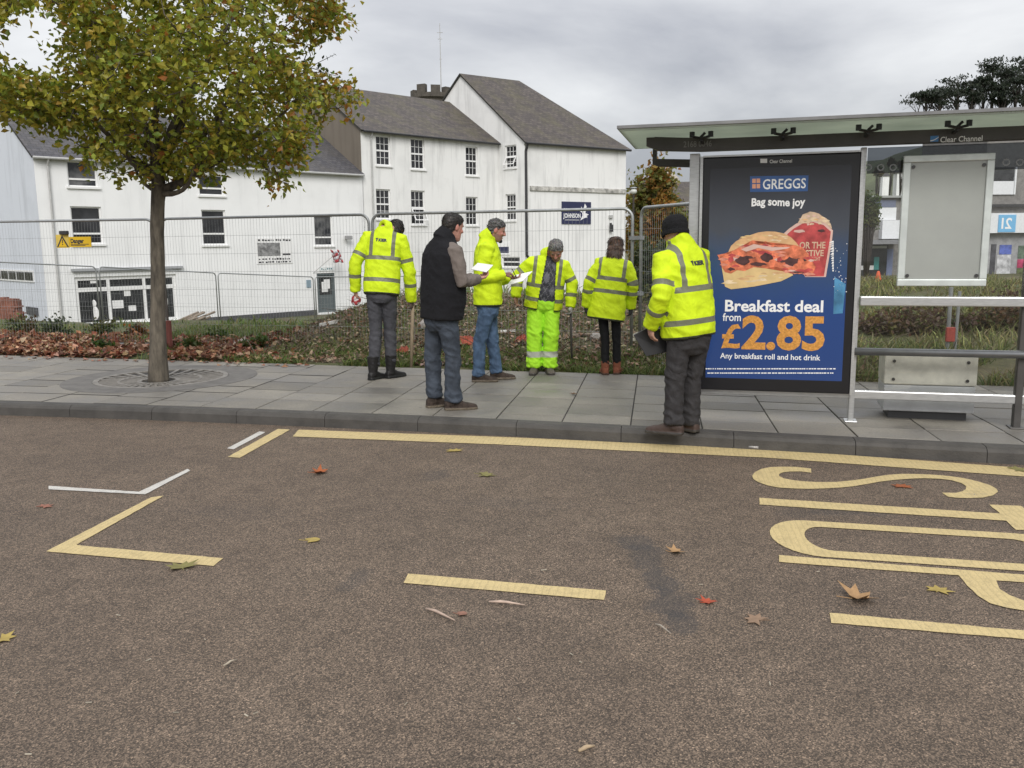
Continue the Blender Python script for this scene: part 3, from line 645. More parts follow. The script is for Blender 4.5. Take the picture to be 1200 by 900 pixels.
h=rect(FG,583.5,283,598,298.5); ls=thing('small_sign','small white sign with a navy panel on the gable wall beside the dark drainpipe','sign',FG.pt(h[0],h[2])); g=MB(); FG.box(g,*h,.003,.05); g.build('board',WHT2,ls); g=MB(); FG.box(g,h[0]+.1,h[1]-.1,h[2]+.12,lerp(h[2],h[3],.6),.051,.056); g.build('panel',NAVY,ls)
a,z=FR.px(714.5,267); wl=thing('wall_lantern','small black lantern on the white wing wall near its right corner','lamp',FR.pt(a,z)); g=MB(); FR.box(g,a-.1,a+.1,z-.28,z+.22,.08,.26); g.build('lantern_body',GUT,wl); g=MB(); FR.box(g,a-.03,a+.03,z+.22,z+.34,.003,.2); g.build('bracket',GUT,wl)
a,z=FR.px(715,254); al=thing('alarm_box','small grey alarm box high on the white wing wall above the lantern','alarm box',FR.pt(a,z)); g=MB(); FR.box(g,a-.16,a+.16,z-.12,z+.12,.003,.14); g.build('housing',GREYP,al,bevel=.03)

# ---- castle-like stone tower behind the roofs
STONE=M('tower_stone',(.085,.075,.062),.9,var=.35,scale=2.5,bmp=.8,bscale=3)
tp=LD((514-600)/1035*92,92); zt=CAM.z+(283-109.5)/1035*92; T=thing('stone_tower','grey stone tower top with battlements and a mast rising behind the slate roofs','tower',tp)
g=MB(); R0=1.95; n=18
def ringp(r,z): return [tp+Vector((r*math.cos(2*math.pi*k/n),r*math.sin(2*math.pi*k/n),z)) for k in range(n)]
g.rings([ringp(R0,-3),ringp(R0,zt-1.3),ringp(R0+.25,zt-1.1),ringp(R0+.25,zt-.7)])
for k in range(0,n,2):
    a0=2*math.pi*k/n; a1=2*math.pi*(k+1.25)/n; P=lambda r,a,z: tp+Vector((r*math.cos(a),r*math.sin(a),z)); h_=zt-.35+.55*((k*7)%5)/5
    g.hexa([P(R0-.4,a0,zt-.702),P(R0+.249,a0,zt-.702),P(R0+.249,a1,zt-.702),P(R0-.4,a1,zt-.702),P(R0-.4,a0,h_),P(R0+.249,a0,h_),P(R0+.249,a1,h_),P(R0-.4,a1,h_)])
g.build('wall',STONE,T)
mp_=LD((524-600)/1035*92,92); g=MB(); zm=CAM.z+(283-40)/1035*92; g.tube([mp_+ZV*(zt-1.5),mp_+ZV*zm],[.06,.03],6)
for zz,w_ in ((zm-.9,.28),(zm-1.5,.22),(zm-3.4,.12)): g.tube([mp_+RH*-w_+ZV*zz,mp_+RH*w_+ZV*zz],.03,6)
g.build('mast',GREYP,T)

# ---- low slate roofed house beyond the autumn tree
hp=LD((784-600)/1035*80,82); h2=thing('distant_house','dark slate roofed low house seen beyond the tree left of the bus shelter','house',hp)
g=MB(); e0=LD(11.2,80,0); 
def hb(a,dp,z): return LD(a,dp,z)
g.hexa([hb(12,78,-3),hb(20,78,-3),hb(20,86,-3),hb(12,86,-3),hb(12,78,4.4),hb(20,78,4.4),hb(20,86,4.4),hb(12,86,4.4)]); g.build('wall',BROWNW,h2)
g=MB(); roof_quad(g,hb(11.7,77.7,4.3),hb(20.3,77.7,4.3),hb(20.3,82,7.0),hb(11.7,82,7.0)); roof_quad(g,hb(11.7,86.3,4.3),hb(20.3,86.3,4.3),hb(20.3,82.01,7.0),hb(11.7,82.01,7.0)); g.build('roof',SLATE2,h2)
g=MB(); g.hexa([hb(15.0,92,-3),hb(17.2,92,-3),hb(17.2,95,-3),hb(15.0,95,-3),hb(15.0,92,8.0),hb(17.2,92,8.0),hb(17.2,95,8.0),hb(15,95,8.0)]); g.poly([hb(15,91.9,8),hb(17.2,91.9,8),hb(16.1,91.9,9.0)])
b3=g.build('gable_house',render_mat('cream_render',(.55,.5,.42),.3),origin=hb(16,93,-3)); tag(b3,'small cream gable peeping over the dark slate roof left of the shelter','house')

# ---- modern shops across the site on the right
D0=68.0
PS=LD(22,D0); FS=Face(PS,LD(1,0.10)); 
CONC=M('grey_brick_cladding',(.20,.19,.18),.85,var=.25,scale=3); PANELW=M('white_cladding',(.70,.71,.73),.5,var=.06); DARKS=M('dark_shopfront',(.035,.038,.042),.3,var=.4,scale=2); BLUEF=M('slate_blue_frame',(.13,.15,.22),.5)
s1=thing('precinct_shops','flat roofed grey and white shopping precinct seen through the shelter glass','shops',FS.pt(8,-.8))
aa=FS.px(985,270)[0]; bb=FS.px(1062,270)[0]; cc=FS.px(1150,270)[0]; ee=FS.px(1330,270)[0]
Z=lambda y,x=1030: FS.px(x,y)[1]
def strip(a,b,y0,y1,o0,o1,mat,name,x=1030,parent=s1):
    g=MB(); FS.box(g,a,b,Z(y1,x),Z(y0,x),o0,o1); return g.build(name,mat,parent)
strip(aa,bb,231,330,-8,0,CONC,'wall'); strip(aa-.2,bb+.2,229.5,232,-8.2,.4,M('roof_edge',(.3,.31,.3),.6),'roof_edge')
strip(FS.px(1022,240)[0],FS.px(1049,240)[0],234.5,243,.003,.10,BLUEF,'window')
strip(FS.px(1024,250)[0],FS.px(1049,250)[0],243.4,258,.003,.16,PANELW,'cladding_panel'); strip(FS.px(1030,270)[0],FS.px(1055,270)[0],258.4,280,.003,.5,PANELW,'cladding_panel')
strip(aa,FS.px(1048,280)[0],281,286,.003,2.2,M('canopy_grey',(.2,.2,.21),.5),'canopy')
strip(aa,FS.px(1040,300)[0],286.4,326,.003,.05,DARKS,'shopfront')
for (x0,x1,y0,y1,col,nm) in ((1008,1038,288,291,(.55,.56,.57),'fascia'),(1009,1024,311,316,(.7,.7,.7),'poster'),(1024,1030,301,316,(.06,.25,.24),'poster'),(1039,1046,292,326,(.16,.19,.30),'door')):
    strip(FS.px(x0,300)[0],FS.px(x1,300)[0],y0,y1,.051,.075,M(nm+'_paint',col,.5),nm)
strip(cc,ee,150,330,-9,0.0,CONC,'wall',1180)
strip(FS.px(1160,215)[0],FS.px(1187,215)[0],196,212,.003,.05,PANE,'window',1180); strip(FS.px(1160,215)[0],FS.px(1187,215)[0],212.4,228,.003,.14,PANELW,'cladding_panel',1180); strip(FS.px(1187.5,215)[0],FS.px(1189.5,215)[0],196,228,.003,.14,PANELW,'cladding_panel',1180)
strip(FS.px(1240,215)[0],FS.px(1280,215)[0],190,212,.003,.05,PANE,'window',1180)
strip(cc-.5,ee,239.5,242.5,.003,.5,GUT,'string_course',1180)
strip(cc-.5,ee,250,273,.003,.7,PANELW,'fascia',1180)
bs=strip(FS.px(1163,260)[0],FS.px(1183,260)[0],252,272,.703,.76,M('sky_blue_sign',(.16,.42,.68),.5,var=.04),'shop_sign',1180)
g=MB(); a,z=FS.px(1182,269); dirx=FS.d if FS.d.cross(ZV).dot(FS.n)>0 else -FS.d; put_text(g,'2',1.15,FS.pt(FS.px(1178,268)[0],FS.px(1178,268)[1],.765),-dirx,ZV,.02); put_text(g,'I',1.15,FS.pt(FS.px(1169,268)[0],FS.px(1169,268)[1],.765),-dirx,ZV,.02); g.build('lettering',WHT2,bs)
strip(cc,ee,274,330,.003,.05,M('shop_grey',(.30,.30,.31),.5,var=.3,scale=1.5),'shopfront',1180)
for (x0,x1,y0,y1,col,nm) in ((1170,1184,287,298,(.09,.13,.42),'poster'),(1168,1184,298.5,326,(.5,.5,.52),'poster'),(1192,1215,288,303,(.10,.14,.10),'poster'),(1192,1215,304,314,(.4,.05,.12),'poster'),(1192,1215,314.5,326,(.10,.12,.05),'poster'),(1160,1166,286,326,(.06,.06,.07),'door')):
    strip(FS.px(x0,300)[0],FS.px(x1,300)[0],y0,y1,.051,.09,M(nm+'_print',col,.5,var=.5,scale=2.5),nm,1180)

# ---- wooded hill far right
hm=M('hill_grass',(.085,.10,.045),.95,var=.45,scale=.06); g=MB(); g.sm=True
HN=40; HM=22
def hill(u,v):
    lat=lerp(20,420,u); dep=lerp(140,420,v); e=sm(0.08,.32,u)*sm(-.05,.30,v); z=-3+35*e+noise.noise(Vector((lat*.02,dep*.02,0)))*4*e; return LD(lat,dep,z)
for j in range(HM+1):
    for i in range(HN+1): g.v.append(tuple(hill(i/HN,j/HM)))
for j in range(HM):
    for i in range(HN): k=j*(HN+1)+i; g.face((k,k+1,k+HN+2,k+HN+1))
tag(g.build('hill',hm),kind='structure')
# ================================================================== FENCES
GALV=M('galvanised_steel',(.33,.34,.34),.45,metal=.6,var=.15,scale=12); WIRE=M('fence_wire',(.30,.31,.31),.5,metal=.4,var=.05)
def fence_panel(p0,p1,label,Hh=2.0,group='temporary mesh fence panels round the site',nv=None,wr=0.0015,tr=0.021):
    p0,p1=Vector(p0),Vector(p1); d=(p1-p0); Ld=d.length; d.normalize(); rc=.13
    t=thing('mesh_fence',label,'fence panel',p0,group); P=lambda a,z: p0+d*a+ZV*z
    g=MB(); g.sm=True; path=[P(0,0),P(0,Hh-rc)]
    for k in range(1,6): a=k/6*math.pi/2; path.append(P(rc-rc*math.cos(a),Hh-rc+rc*math.sin(a)))
    path += [P(rc,Hh),P(Ld-rc,Hh)]
    for k in range(1,6): a=k/6*math.pi/2; path.append(P(Ld-rc+rc*math.sin(a),Hh-rc+rc*math.cos(a)))
    path += [P(Ld,Hh-rc),P(Ld,0)]
    g.tube(path,tr,10); g.build('frame',GALV,t)
    g=MB(); g.tube([P(0,.05),P(Ld,.05)],tr*.8,8); g.build('bottom_rail',GALV,t)
    g=MB(); n=nv or int(Ld/.05)
    for k in range(1,n):
        a=Ld*k/n; w=.006*noise.noise(Vector((a*3,p0.x,p0.y))); m=P(a,Hh*.5)+Vector((d.y,-d.x,0))*w
        g.tube([P(a,.05),m,P(a,Hh-.012)],wr,4)
    for z in np.arange(.38,Hh-.1,.27): g.tube([P(0.01,z),P(Ld-.01,z)],wr*1.15,4)
    g.build('mesh',WIRE,t)
    return t
def fp(x,dep,z): return LD((x-600)/FPX*dep, dep, z)
z0=.10
a=fp(440,12.85,z0); b_=fp(741,11.75,z0); c_=fp(197,13.85,z0); dl=fp(190,13.95,z0); dr=(dl-c_); 
e0=fp(189,13.98,z0); e1=fp(-78,14.5,z0)
fence_panel(e1,e0,'steel mesh fence panel left of the street tree carrying the yellow danger sign')
fence_panel(c_,fp(437,12.92,z0),'steel mesh fence panel between the street tree and the man with a stick')
fence_panel(fp(441,12.82,z0),b_,'steel mesh fence panel behind the group of people, in the middle')
f0=fp(751,11.6,z0); fd=(LD(2.62,9.0,z0)-f0); fence_panel(f0,f0+fd.normalized()*2.6,'steel mesh fence panel turning towards the bus shelter beside the man in a beanie')
for z,lb_ in ((1.62,'upper steel clamp joining two fence panels between the long coat and the beanie'),(.9,'lower steel clamp joining two fence panels between the long coat and the beanie')):
    g=MB()
    q=b_+ZV*z; r=f0+ZV*z; dd=(r-q).normalized(); sd_=Vector((-dd.y,dd.x,0))
    g.obox((q+r)/2,dd,sd_,ZV,-(r-q).length/2-.03,(r-q).length/2+.03,-.03,.03,-.025,.025); tag(g.build('fence_clamp',GALV,origin=q),lb_,'fence clamp')

# far fence line lower on the site
ff=[(-40,24.5,-.62),(120,27.3,-.9),(258,31.3,-1.25),(371,34.8,-1.55),(455,38.5,-1.7),(530,42.5,-1.8)]
lb=['far low mesh fence panel in front of the grey gable at the left edge','far mesh fence panel in front of the shop window','far mesh fence panel between shop window and door','far mesh fence panel in front of the grey door','far mesh fence panel seen behind the people reading papers']
for i in range(5):
    p=fp(*ff[i]); q=fp(*ff[i+1]); dd=(q-p).normalized()*.05; fence_panel(p+dd,q-dd,lb[i],group='mesh fence panels down on the site',wr=.0018)
# danger sign wired to the near fence
fdv=(e0-e1).normalized(); fnv=Vector((fdv.y,-fdv.x,0)); fnv = fnv if fnv.dot(CAM-e0)>0 else -fnv
FF=Face(e1+fnv*.03,fdv)
h=rect(FF,81,277.5,107,289.5); h2=rect(FF,66.5,275,81.5,290.5)
YS=M('sign_yellow',(.68,.43,.01),.45,var=.05); ds=thing('danger_sign','yellow danger sign with a black warning triangle wired to the left fence panel','sign',FF.pt(h[0],h[2]))
g=MB(); FF.box(g,h[0],h[1],h[2],h[3],0,.008); g.build('text_board',YS,ds)
fxx=FF.d if FF.d.cross(ZV).dot(FF.n)>0 else -FF.d; xl=h[0] if fxx==FF.d else h[1]
g=MB(); Hs=h[3]-h[2]; put_text(g,'Danger',Hs*.60,FF.pt(xl,h[2]+Hs*.40,.0095)+fxx*.03,fxx,ZV,.004,.78)
for r_ in (.12,.24):
    FF.box(g,h[0]+.03,h[1]-.04-(.06 if r_<.2 else 0),h[2]+Hs*r_,h[2]+Hs*(r_+.06),.0085,.0095)
g.build('lettering',INK,ds)
g=MB(); m_=(h2[0]+h2[1])/2; wd=(h2[1]-h2[0]); FF.box(g,h2[0],h2[1],h2[2],h2[3],.009,.016); g.build('symbol_board',M('sign_amber',(.62,.45,.08),.5,var=.15),ds)
g=MB(); tri=lambda k,o: [FF.pt(m_-wd*.47*k,h2[2]+.012+.02*(1-k),o),FF.pt(m_+wd*.47*k,h2[2]+.012+.02*(1-k),o),FF.pt(m_,h2[2]+.012+(h2[3]-h2[2]-.02)*k+.02*(1-k),o)]
g.cur=0; g.poly(tri(1,.0175)); g.cur=1; g.poly(tri(.72,.0185)); g.cur=0; FF.box(g,m_-.008,m_+.008,h2[2]+.075,h2[2]+.13,.019,.0195); FF.box(g,m_-.008,m_+.008,h2[2]+.045,h2[2]+.062,.019,.0195)
g.build('warning_symbol',[INK,YS],ds)
g=MB(); h3=rect(FF,72,270.5,81,275); FF.box(g,h3[0],h3[1],h3[2],h3[3],0,.07); tag(g.build('fence_lamp',GUT,origin=FF.pt(h3[0],h3[2]),bevel=.01),'small black box lamp clipped above the danger sign','lamp')

# ================================================================== BUS SHELTER
SP=Vector((1.61,7.82,0)); FSx=Face(SP,Vector((1,-.11,0))); 
def Fo(o): return Face(SP+FSx.n*o,FSx.d)
ALU=M('brushed_aluminium',(.52,.525,.52),.38,metal=.75,var=.12,scale=14,stretch=(1,1,6)); DKBR=M('dark_bronze_beam',(.050,.046,.042),.45,var=.3,scale=3); BLK=M('black_frame',(.010,.010,.012),.3,var=.1)
SHEL=thing('bus_shelter','glass and steel bus shelter with a breakfast advert, blank notice board and flat frosted roof','bus shelter',FSx.pt(.6,PZ))
# roof
rfm,nt,b=newmat('frosted_roof_glass'); tc=nd(nt,'ShaderNodeTexCoord'); n=noise_node(nt,tc.outputs['Object'],1.4,5,.65)
r=ramp(nt,n.outputs['Fac'],[(.3,(.46,.50,.44)),(.7,(.60,.64,.56))]); nt.links.new(r.outputs[0],b.inputs['Base Color']); b.inputs['Roughness'].default_value=.3
t_=nd(nt,'ShaderNodeBsdfTranslucent'); nt.links.new(r.outputs[0],t_.inputs['Color']); ms=nd(nt,'ShaderNodeMixShader'); ms.inputs[0].default_value=.62; nt.links.new(b.outputs[0],ms.inputs[1]); nt.links.new(t_.outputs[0],ms.inputs[2]); nt.links.new(ms.outputs[0],nt.nodes['Material Output'].inputs['Surface'])
ofr,orr=.60,-.90; zr=2.66
fL=Fo(ofr).px(725,151); rL=Fo(orr).px(744.5,176.5); XR=3.9
zr=(fL[1]+rL[1])/2
FLp=FSx.pt(fL[0],zr,ofr); RLp=FSx.pt(rL[0],zr,orr); FRp=FSx.pt(XR,zr,ofr); RRp=FSx.pt(XR,zr,orr)
g=MB(); g.prism([FLp,FRp,RRp,RLp],(0,0,.018)); rf_=g.build('roof',rfm,SHEL)
g=MB(); 
def bar(g,p,q,w,h,up=ZV):
    p,q=Vector(p),Vector(q); d=(q-p); Ld=d.length; d.normalize(); s=d.cross(up).normalized(); g.obox(p,d,s,up,0,Ld,-w/2,w/2,-h/2,h/2)
zc=ZV*.026
bar(g,FLp+zc,FRp+zc,.03,.024); bar(g,RLp+zc,RRp+zc,.03,.024); bar(g,FLp+zc*1.08,RLp+zc*1.08,.03,.024); g.build('roof_edge',M('grey_roof_edge',(.17,.17,.17),.5,var=.2),rf_)
# front beam with tapered, upturned end
B0=Fo(.10); q0=B0.px(758,176); q1=B0.px(758,160); q2=B0.px(822,177.5); q3=B0.px(1195,175.5); q4=B0.px(1195,150); q5=B0.px(836,163)
zb1=zr-.012
pts=[(q0[0],q0[1]+.03),(q0[0]+.10,q2[1]+.02),(q2[0],q2[1]),(XR,q2[1]-.005),(XR,zb1-.03),(q5[0],zb1-.03),(q0[0]+.07,q1[1]-.01),(q0[0]+.07,zb1),(q0[0],zb1)]
g=MB(); g.prism([FSx.pt(s_,z_,.04) for s_,z_ in pts],FSx.n*.10); beam=g.build('beam',DKBR,SHEL,bevel=.008)
Bf=Fo(.1415)
def ftext(txt,x0,x1,y,mat,parent,F,size_px,bold=0,name='lettering'):
    """text whose left/right ends and baseline sit at the surveyed marks"""
    V,_=text_geo(txt,1.0,0); w=max(v[0] for v in V)-min(v[0] for v in V); xm=min(v[0] for v in V)
    s0,z=F.px(x0,y); s1,z1=F.px(x1,y); dirx=F.d if F.d.cross(ZV).dot(F.n)>0 else -F.d
    size=abs(F.px(x0,y-size_px)[1]-z)/0.70; sx=abs(s1-s0)/(w*size)
    g=MB(); o=F.pt(s0,(z+z1)/2); put_text(g,txt,size,o-dirx*xm*size*sx,dirx,ZV,bold*size,sx); return g if parent is None else g.build(name,mat,parent)
WTX=M('white_lettering',(.78,.78,.78),.5,var=.02); CYB=M('logo_blue',(.05,.20,.48),.4); GTX=M('grey_lettering',(.18,.18,.175),.5)
ftext('Clear Channel',1102,1151,166,WTX,beam,Bf,6.5,.012); ftext('2168 0046',801,834,172,GTX,beam,Bf,7,.01,'stop_number')
g=MB(); o1=Bf.px(1090,167); o2=Bf.px(1100,159); s0,s1=sorted((o1[0],o2[0])); zz0,zz1=o1[1],o2[1]
sg=Bf.d.cross(ZV).dot(Bf.n)>0
P_=lambda u,v: Bf.pt(lerp(s0,s1,u if sg else 1-u),lerp(zz0,zz1,v),.0005)
g.cur=0; g.poly([P_(0,.1),P_(1,.1),P_(1,1),P_(0,1)]); g.cur=1
for k in range(6):
    t0,t1=k/6,(k+1)/6; g.poly([P_(t0,.18+.55*t0**2)+Bf.n*.0008,P_(t1,.18+.55*t1**2)+Bf.n*.0008,P_(t1,.36+.5*t1**2)+Bf.n*.0008,P_(t0,.30+.5*t0**2)+Bf.n*.0008])
g.build('logo',[CYB,WTX],beam)
# glass clips under the roof
for (x,y) in ((822,156),(918,153.5),(1018,152),(1123,148.5)):
    F_=Fo(.30); s_,z_=F_.px(x,y); g=MB(); zc_=zr-.03
    for sgn in (-1,1): g.tube([F_.pt(s_,zc_-.025),F_.pt(s_+sgn*.07,zc_-.01)],.012,6); g.tube([F_.pt(s_+sgn*.075,zc_-.015),F_.pt(s_+sgn*.075,zr-.001)],.022,10)
    g.tube([F_.pt(s_,zc_-.03),FSx.pt(s_,zb1-.06,.13)],.016,6); g.tube([F_.pt(s_-.02,zc_-.03),F_.pt(s_+.03,zc_+.02)],.012,6)
    g.build('glass_clip',BLK,rf_)
# rear bracket
Fr=Fo(-.55); g=MB(); k1=Fr.px(768,176); k2=Fr.px(768,193); k3=Fr.px(808,188); k4=Fr.px(808,197)
g.prism([Fr.pt(k1[0]-.018,zr-.002),Fr.pt(k1[0]-.018,k2[1]),Fr.pt(k1[0]+.03,k2[1]-.02),Fr.pt(k3[0]+.1,k4[1]),Fr.pt(k3[0]+.1,k3[1]),Fr.pt(k1[0]+.02,k3[1]+.02),Fr.pt(k1[0]+.018,zr-.002)],FSx.n*.06); g.build('rear_bracket',DKBR,SHEL)
# posts
def post(x_top,y_top,x_bot,w,name='post',mat=ALU,o=0.0,d=.08,top=None):
    s_=(FSx.px(x_top,y_top)[0]); g=MB(); FSx.box(g,s_-w/2,s_+w/2,PZ,top or q2[1]-.006,o-d,o); FSx.box(g,s_-w/2-.03,s_+w/2+.03,PZ+.0,PZ+.012,o-d-.03,o+.03); return g.build(name,mat,SHEL,bevel=.006), s_
_,sLp=post(812,300,0,.085); _,sRp=post(1198,420,0,.055,mat=M('dark_bronze_post',(.09,.085,.08),.45,metal=.5))
_,sMp=post(1000.5,420,0,.045)
# advert panel: a deep black case
c4=[FSx.px(*p) for p in ((819,184),(1012,180.5),(995,459),(821,457))]
sa=(c4[0][0]+c4[3][0])/2; sb=(c4[1][0]+c4[2][0])/2; zt_=(c4[0][1]+c4[1][1])/2; zbm=(c4[2][1]+c4[3][1])/2
g=MB(); FSx.box(g,min(sa,sb)+.012,max(sa,sb)-.012,zbm,zt_,-.07,.05); ad=g.build('advert_panel',BLK,SHEL,bevel=.01); ad['label']='backlit-style black advert case with breakfast roll poster'
g=MB(); 
for s_ in (min(sa,sb),max(sa,sb)): FSx.box(g,s_-.011,s_+.011,zbm-.01,zt_+.01,-.075,.056)
FSx.box(g,min(sa,sb)+.012,max(sa,sb)-.012,zt_+.0015,zt_+.016,-.075,.056)
g.build('advert_trim',ALU,ad)
FP=Fo(.0515); pc=[FP.px(*p) for p in ((830,197),(1001,194),(984,446),(829,443))]
pl=(pc[0][0]+pc[3][0])/2; pr=(pc[1][0]+pc[2][0])/2; ptp=(pc[0][1]+pc[1][1])/2; pb=(pc[2][1]+pc[3][1])/2
pm,nt,b=newmat('poster_print'); tc=nd(nt,'ShaderNodeTexCoord'); sx_=nd(nt,'ShaderNodeSeparateXYZ'); nt.links.new(tc.outputs['UV'],sx_.inputs[0]); n=noise_node(nt,tc.outputs['UV'],4,3)
f=math_(nt,'ADD',sx_.outputs['Y'],math_(nt,'MULTIPLY',math_(nt,'SUBTRACT',n.outputs['Fac'],.5),.12))
r=ramp(nt,f,[(0,(.028,.060,.19)),(.35,(.026,.062,.20)),(.55,(.040,.075,.155)),(.72,(.060,.068,.085)),(1,(.035,.036,.044))]); nt.links.new(r.outputs[0],b.inputs['Base Color']); b.inputs['Roughness'].default_value=.12; b.inputs['Specular IOR Level'].default_value=.35
BUN=M('poster_bun',(.60,.36,.18),.3,var=.25,scale=9); BUN2=M('poster_bun_side',(.66,.47,.22),.3,var=.15,scale=8); BACON=M('poster_bacon',(.62,.17,.085),.3,var=.6,scale=16); BACD=M('poster_dark_bacon',(.07,.03,.03),.3,var=.5,scale=20); CUPR=M('poster_cup',(.42,.06,.06),.3,var=.4,scale=12); FOAM=M('poster_foam',(.58,.42,.29),.3,var=.25,scale=14); ORG=M('poster_orange',(.58,.27,.06),.3,var=.35,scale=60); LBL=M('poster_light_blue',(.07,.23,.40),.3,var=.6,scale=4); LOGB=M('poster_logo_blue',(.03,.09,.26),.3); PINK=M('poster_pale_rim',(.62,.42,.36),.3,var=.1); OSQ=M('poster_orange_squares',(.70,.33,.20),.3)
mats=[pm,WTX,BUN,BUN2,BACON,BACD,CUPR,FOAM,ORG,LBL,LOGB,PINK,OSQ,GTX,M('poster_pink_bacon',(.62,.24,.17),.3,var=.3,scale=20),M('poster_pale_crust',(.70,.55,.36),.3,var=.2,scale=14)]
g=MB(); A_=[FP.pt(pl,pb),FP.pt(pr,pb),FP.pt(pr,ptp),FP.pt(pl,ptp)]; g.poly(A_,[(0,0),(1,0),(1,1),(0,1)])
def layer(pts,k,mat,scale=None):
    g.cur=mat; P=[FP.px(*p) for p in pts]; Q=[FP.pt(s_,z_,.0008*k) for s_,z_ in P]
    # fan out concave outlines safely through bmesh triangulation
    bm=bmesh.new(); f=bm.faces.new([bm.verts.new(q) for q in Q]); bmesh.ops.triangulate(bm,faces=[f]); bm.verts.index_update(); base=len(g.v); g.v += [tuple(v.co) for v in bm.verts]
    for f in bm.faces:
        idx=[v.index for v in f.verts]
        if f.normal.dot(FP.n)<0: idx.reverse()
        g.face([base+i for i in idx])
    bm.free()
def z6(p): return [(830+x/5.624,190+y/5.624) for x,y in p]
def el(cx,cy,rx,ry,n=16,j=0): return [(cx+rx*math.cos(2*math.pi*k/n)*(1+j*math.sin(k*2.7)),cy+ry*math.sin(2*math.pi*k/n)*(1+j*math.cos(k*1.9))) for k in range(n)]
layer(z6([(500,468),(530,440),(580,405),(640,385),(700,380),(770,400),(822,450),(815,520),(775,757),(640,757),(600,700)]),1,11)
layer(z6([(520,475),(560,440),(620,405),(690,395),(760,415),(808,458),(800,520),(762,752),(640,752),(600,690)]),2,6)
layer(z6([(590,400),(612,365),(622,345),(650,338),(670,326),(700,330),(730,340),(745,352),(780,372),(808,408),(815,440),(770,402),(690,384),(640,388)]),3,7)
layer(z6(el(600,455,38,10,12,.2)),3,11); layer(z6(el(745,452,26,9,12,.3)),3,5)
layer(z6([(128,602),(150,552),(185,520),(230,496),(330,463),(385,456),(440,458),(500,470),(545,495),(580,530),(602,560),(480,560),(300,560),(200,590)]),4,2)
layer(z6([(88,688),(110,820),(150,838),(300,820),(480,785),(560,745),(530,700),(300,690)]),4,3)
layer(z6([(60,612),(100,604),(135,606),(170,580),(215,560),(255,548),(290,515),(330,535),(380,520),(420,548),(470,535),(520,550),(575,548),(620,562),(655,600),(672,650),(708,690),(690,735),(640,728),(600,738),(560,715),(500,708),(440,688),(380,700),(300,692),(240,718),(190,712),(150,735),(110,725),(88,690),(80,650)]),5,4)
for k in range(46):
    rr=random.Random(500+k); cx=rr.uniform(95,680); cy=640+55*math.sin(cx*.011+1)+rr.uniform(-62,58)
    if 150<cx<660: cy=min(cy,725)
    layer(z6(el(cx,cy,rr.uniform(16,46),rr.uniform(5,13),10,.3)),5.4+.01*k,rr.choice([4,6,6,11,14,14,5]))
for k in range(40):
    rr=random.Random(700+k); cx=rr.uniform(170,560); top=490-30*math.sin((cx-130)/470*math.pi); cy=rr.uniform(top+16,top+60) if 220<cx<520 else rr.uniform(540,575)
    if cx>200: layer(z6(el(cx,min(cy,545),rr.uniform(12,28),rr.uniform(3,6),10,.25)),4.4+.01*k,rr.choice([2,2,15,2,3]))
for k in range(30):
    rr=random.Random(900+k); cx=rr.uniform(130,470); cy=rr.uniform(745,800)-.06*(cx-130); layer(z6(el(cx,cy,rr.uniform(14,50),rr.uniform(4,9),10,.2)),4.4+.01*k,rr.choice([3,15,3,2]))
for k in range(26):
    rr=random.Random(1100+k); cx=rr.uniform(610,800); cy=rr.uniform(350,408)+abs(cx-690)*.18; layer(z6(el(cx,cy,rr.uniform(7,20),rr.uniform(4,8),9,.3)),3.3+.01*k,rr.choice([7,15,11,2]))
layer(z6([(215,575),(300,540),(420,560),(540,560),(520,570),(420,585),(330,565),(250,590)]),6,11)
for (cx,cy,rx,ry) in ((225,650,48,26),(385,628,42,28),(545,655,44,26),(330,672,55,12)): layer(z6(el(cx,cy,rx,ry,14,.25)),7,5)
for (x,y,w_,h_) in ((150,640,22,60),(300,610,25,50),(470,640,22,45),(610,650,25,60),(420,670,40,12),(200,700,40,10)): layer(z6(el(x,y,w_*.8,h_*.35,12,.3)),6,6 if w_<24 else 4)
layer([(978,324.5),(991,333),(987.5,367),(976.5,368)],1,9)
layer([(879,206.5),(947.5,205.5),(946.5,224),(879,225)],1,10)
for (x,y) in ((881.5,209.5),(886.6,209.3),(881.5,215.8),(886.6,215.6)): layer([(x,y),(x+4.2,y-.1),(x+4.2,y+5),(x,y+5.1)],2,12)
for k in range(34):
    rr=random.Random(k); x=rr.uniform(975,993); y=rr.uniform(285,345); e=rr.uniform(.3,.8); layer([(x-e,y),(x,y-e),(x+e,y),(x,y+e)],1,1)
def ptext(txt,x0,x1,y,hpx,mat,k,bold=0,warp=None):
    g.cur=mat; V,_=text_geo(txt,1.0,0); xm=min(v[0] for v in V); w=max(v[0] for v in V)-xm; s0,z=FP.px(x0,y); s1,z1=FP.px(x1,y); dirx=FP.d if FP.d.cross(ZV).dot(FP.n)>0 else -FP.d
    size=abs(FP.px(x0,y-hpx)[1]-z)/.70; sx=abs(s1-s0)/(w*size); put_text(g,txt,size,FP.pt(s0,(z+z1)/2,.0008*k)-dirx*xm*size*sx,dirx,ZV,bold*size,sx,warp=warp)
ptext('GREGGS',894,944,221,11.5,1,2,.012)
ptext('Bag some joy',881,943,241,9,1,1,.03,warp=lambda x,y:(x,y+.006*math.sin(x*14)))
ptext('Breakfast deal',850,964,365,13,1,1,.024); ptext('from',847,868,376,9,1,1,.012)
ptext('£',846.5,866,407,27,8,1,.022); ptext('2.85',870.5,964,408.5,37,8,2,.032); ptext('Any breakfast roll and hot drink',844,961,421,6.2,1,1,.014)
ptext('OR THE',937,967,291,7.5,7,3,.02); ptext('STIVE',944,965,300,7,7,3,.02); ptext('RIGHT',951,961,305.5,4.5,7,3,.01)
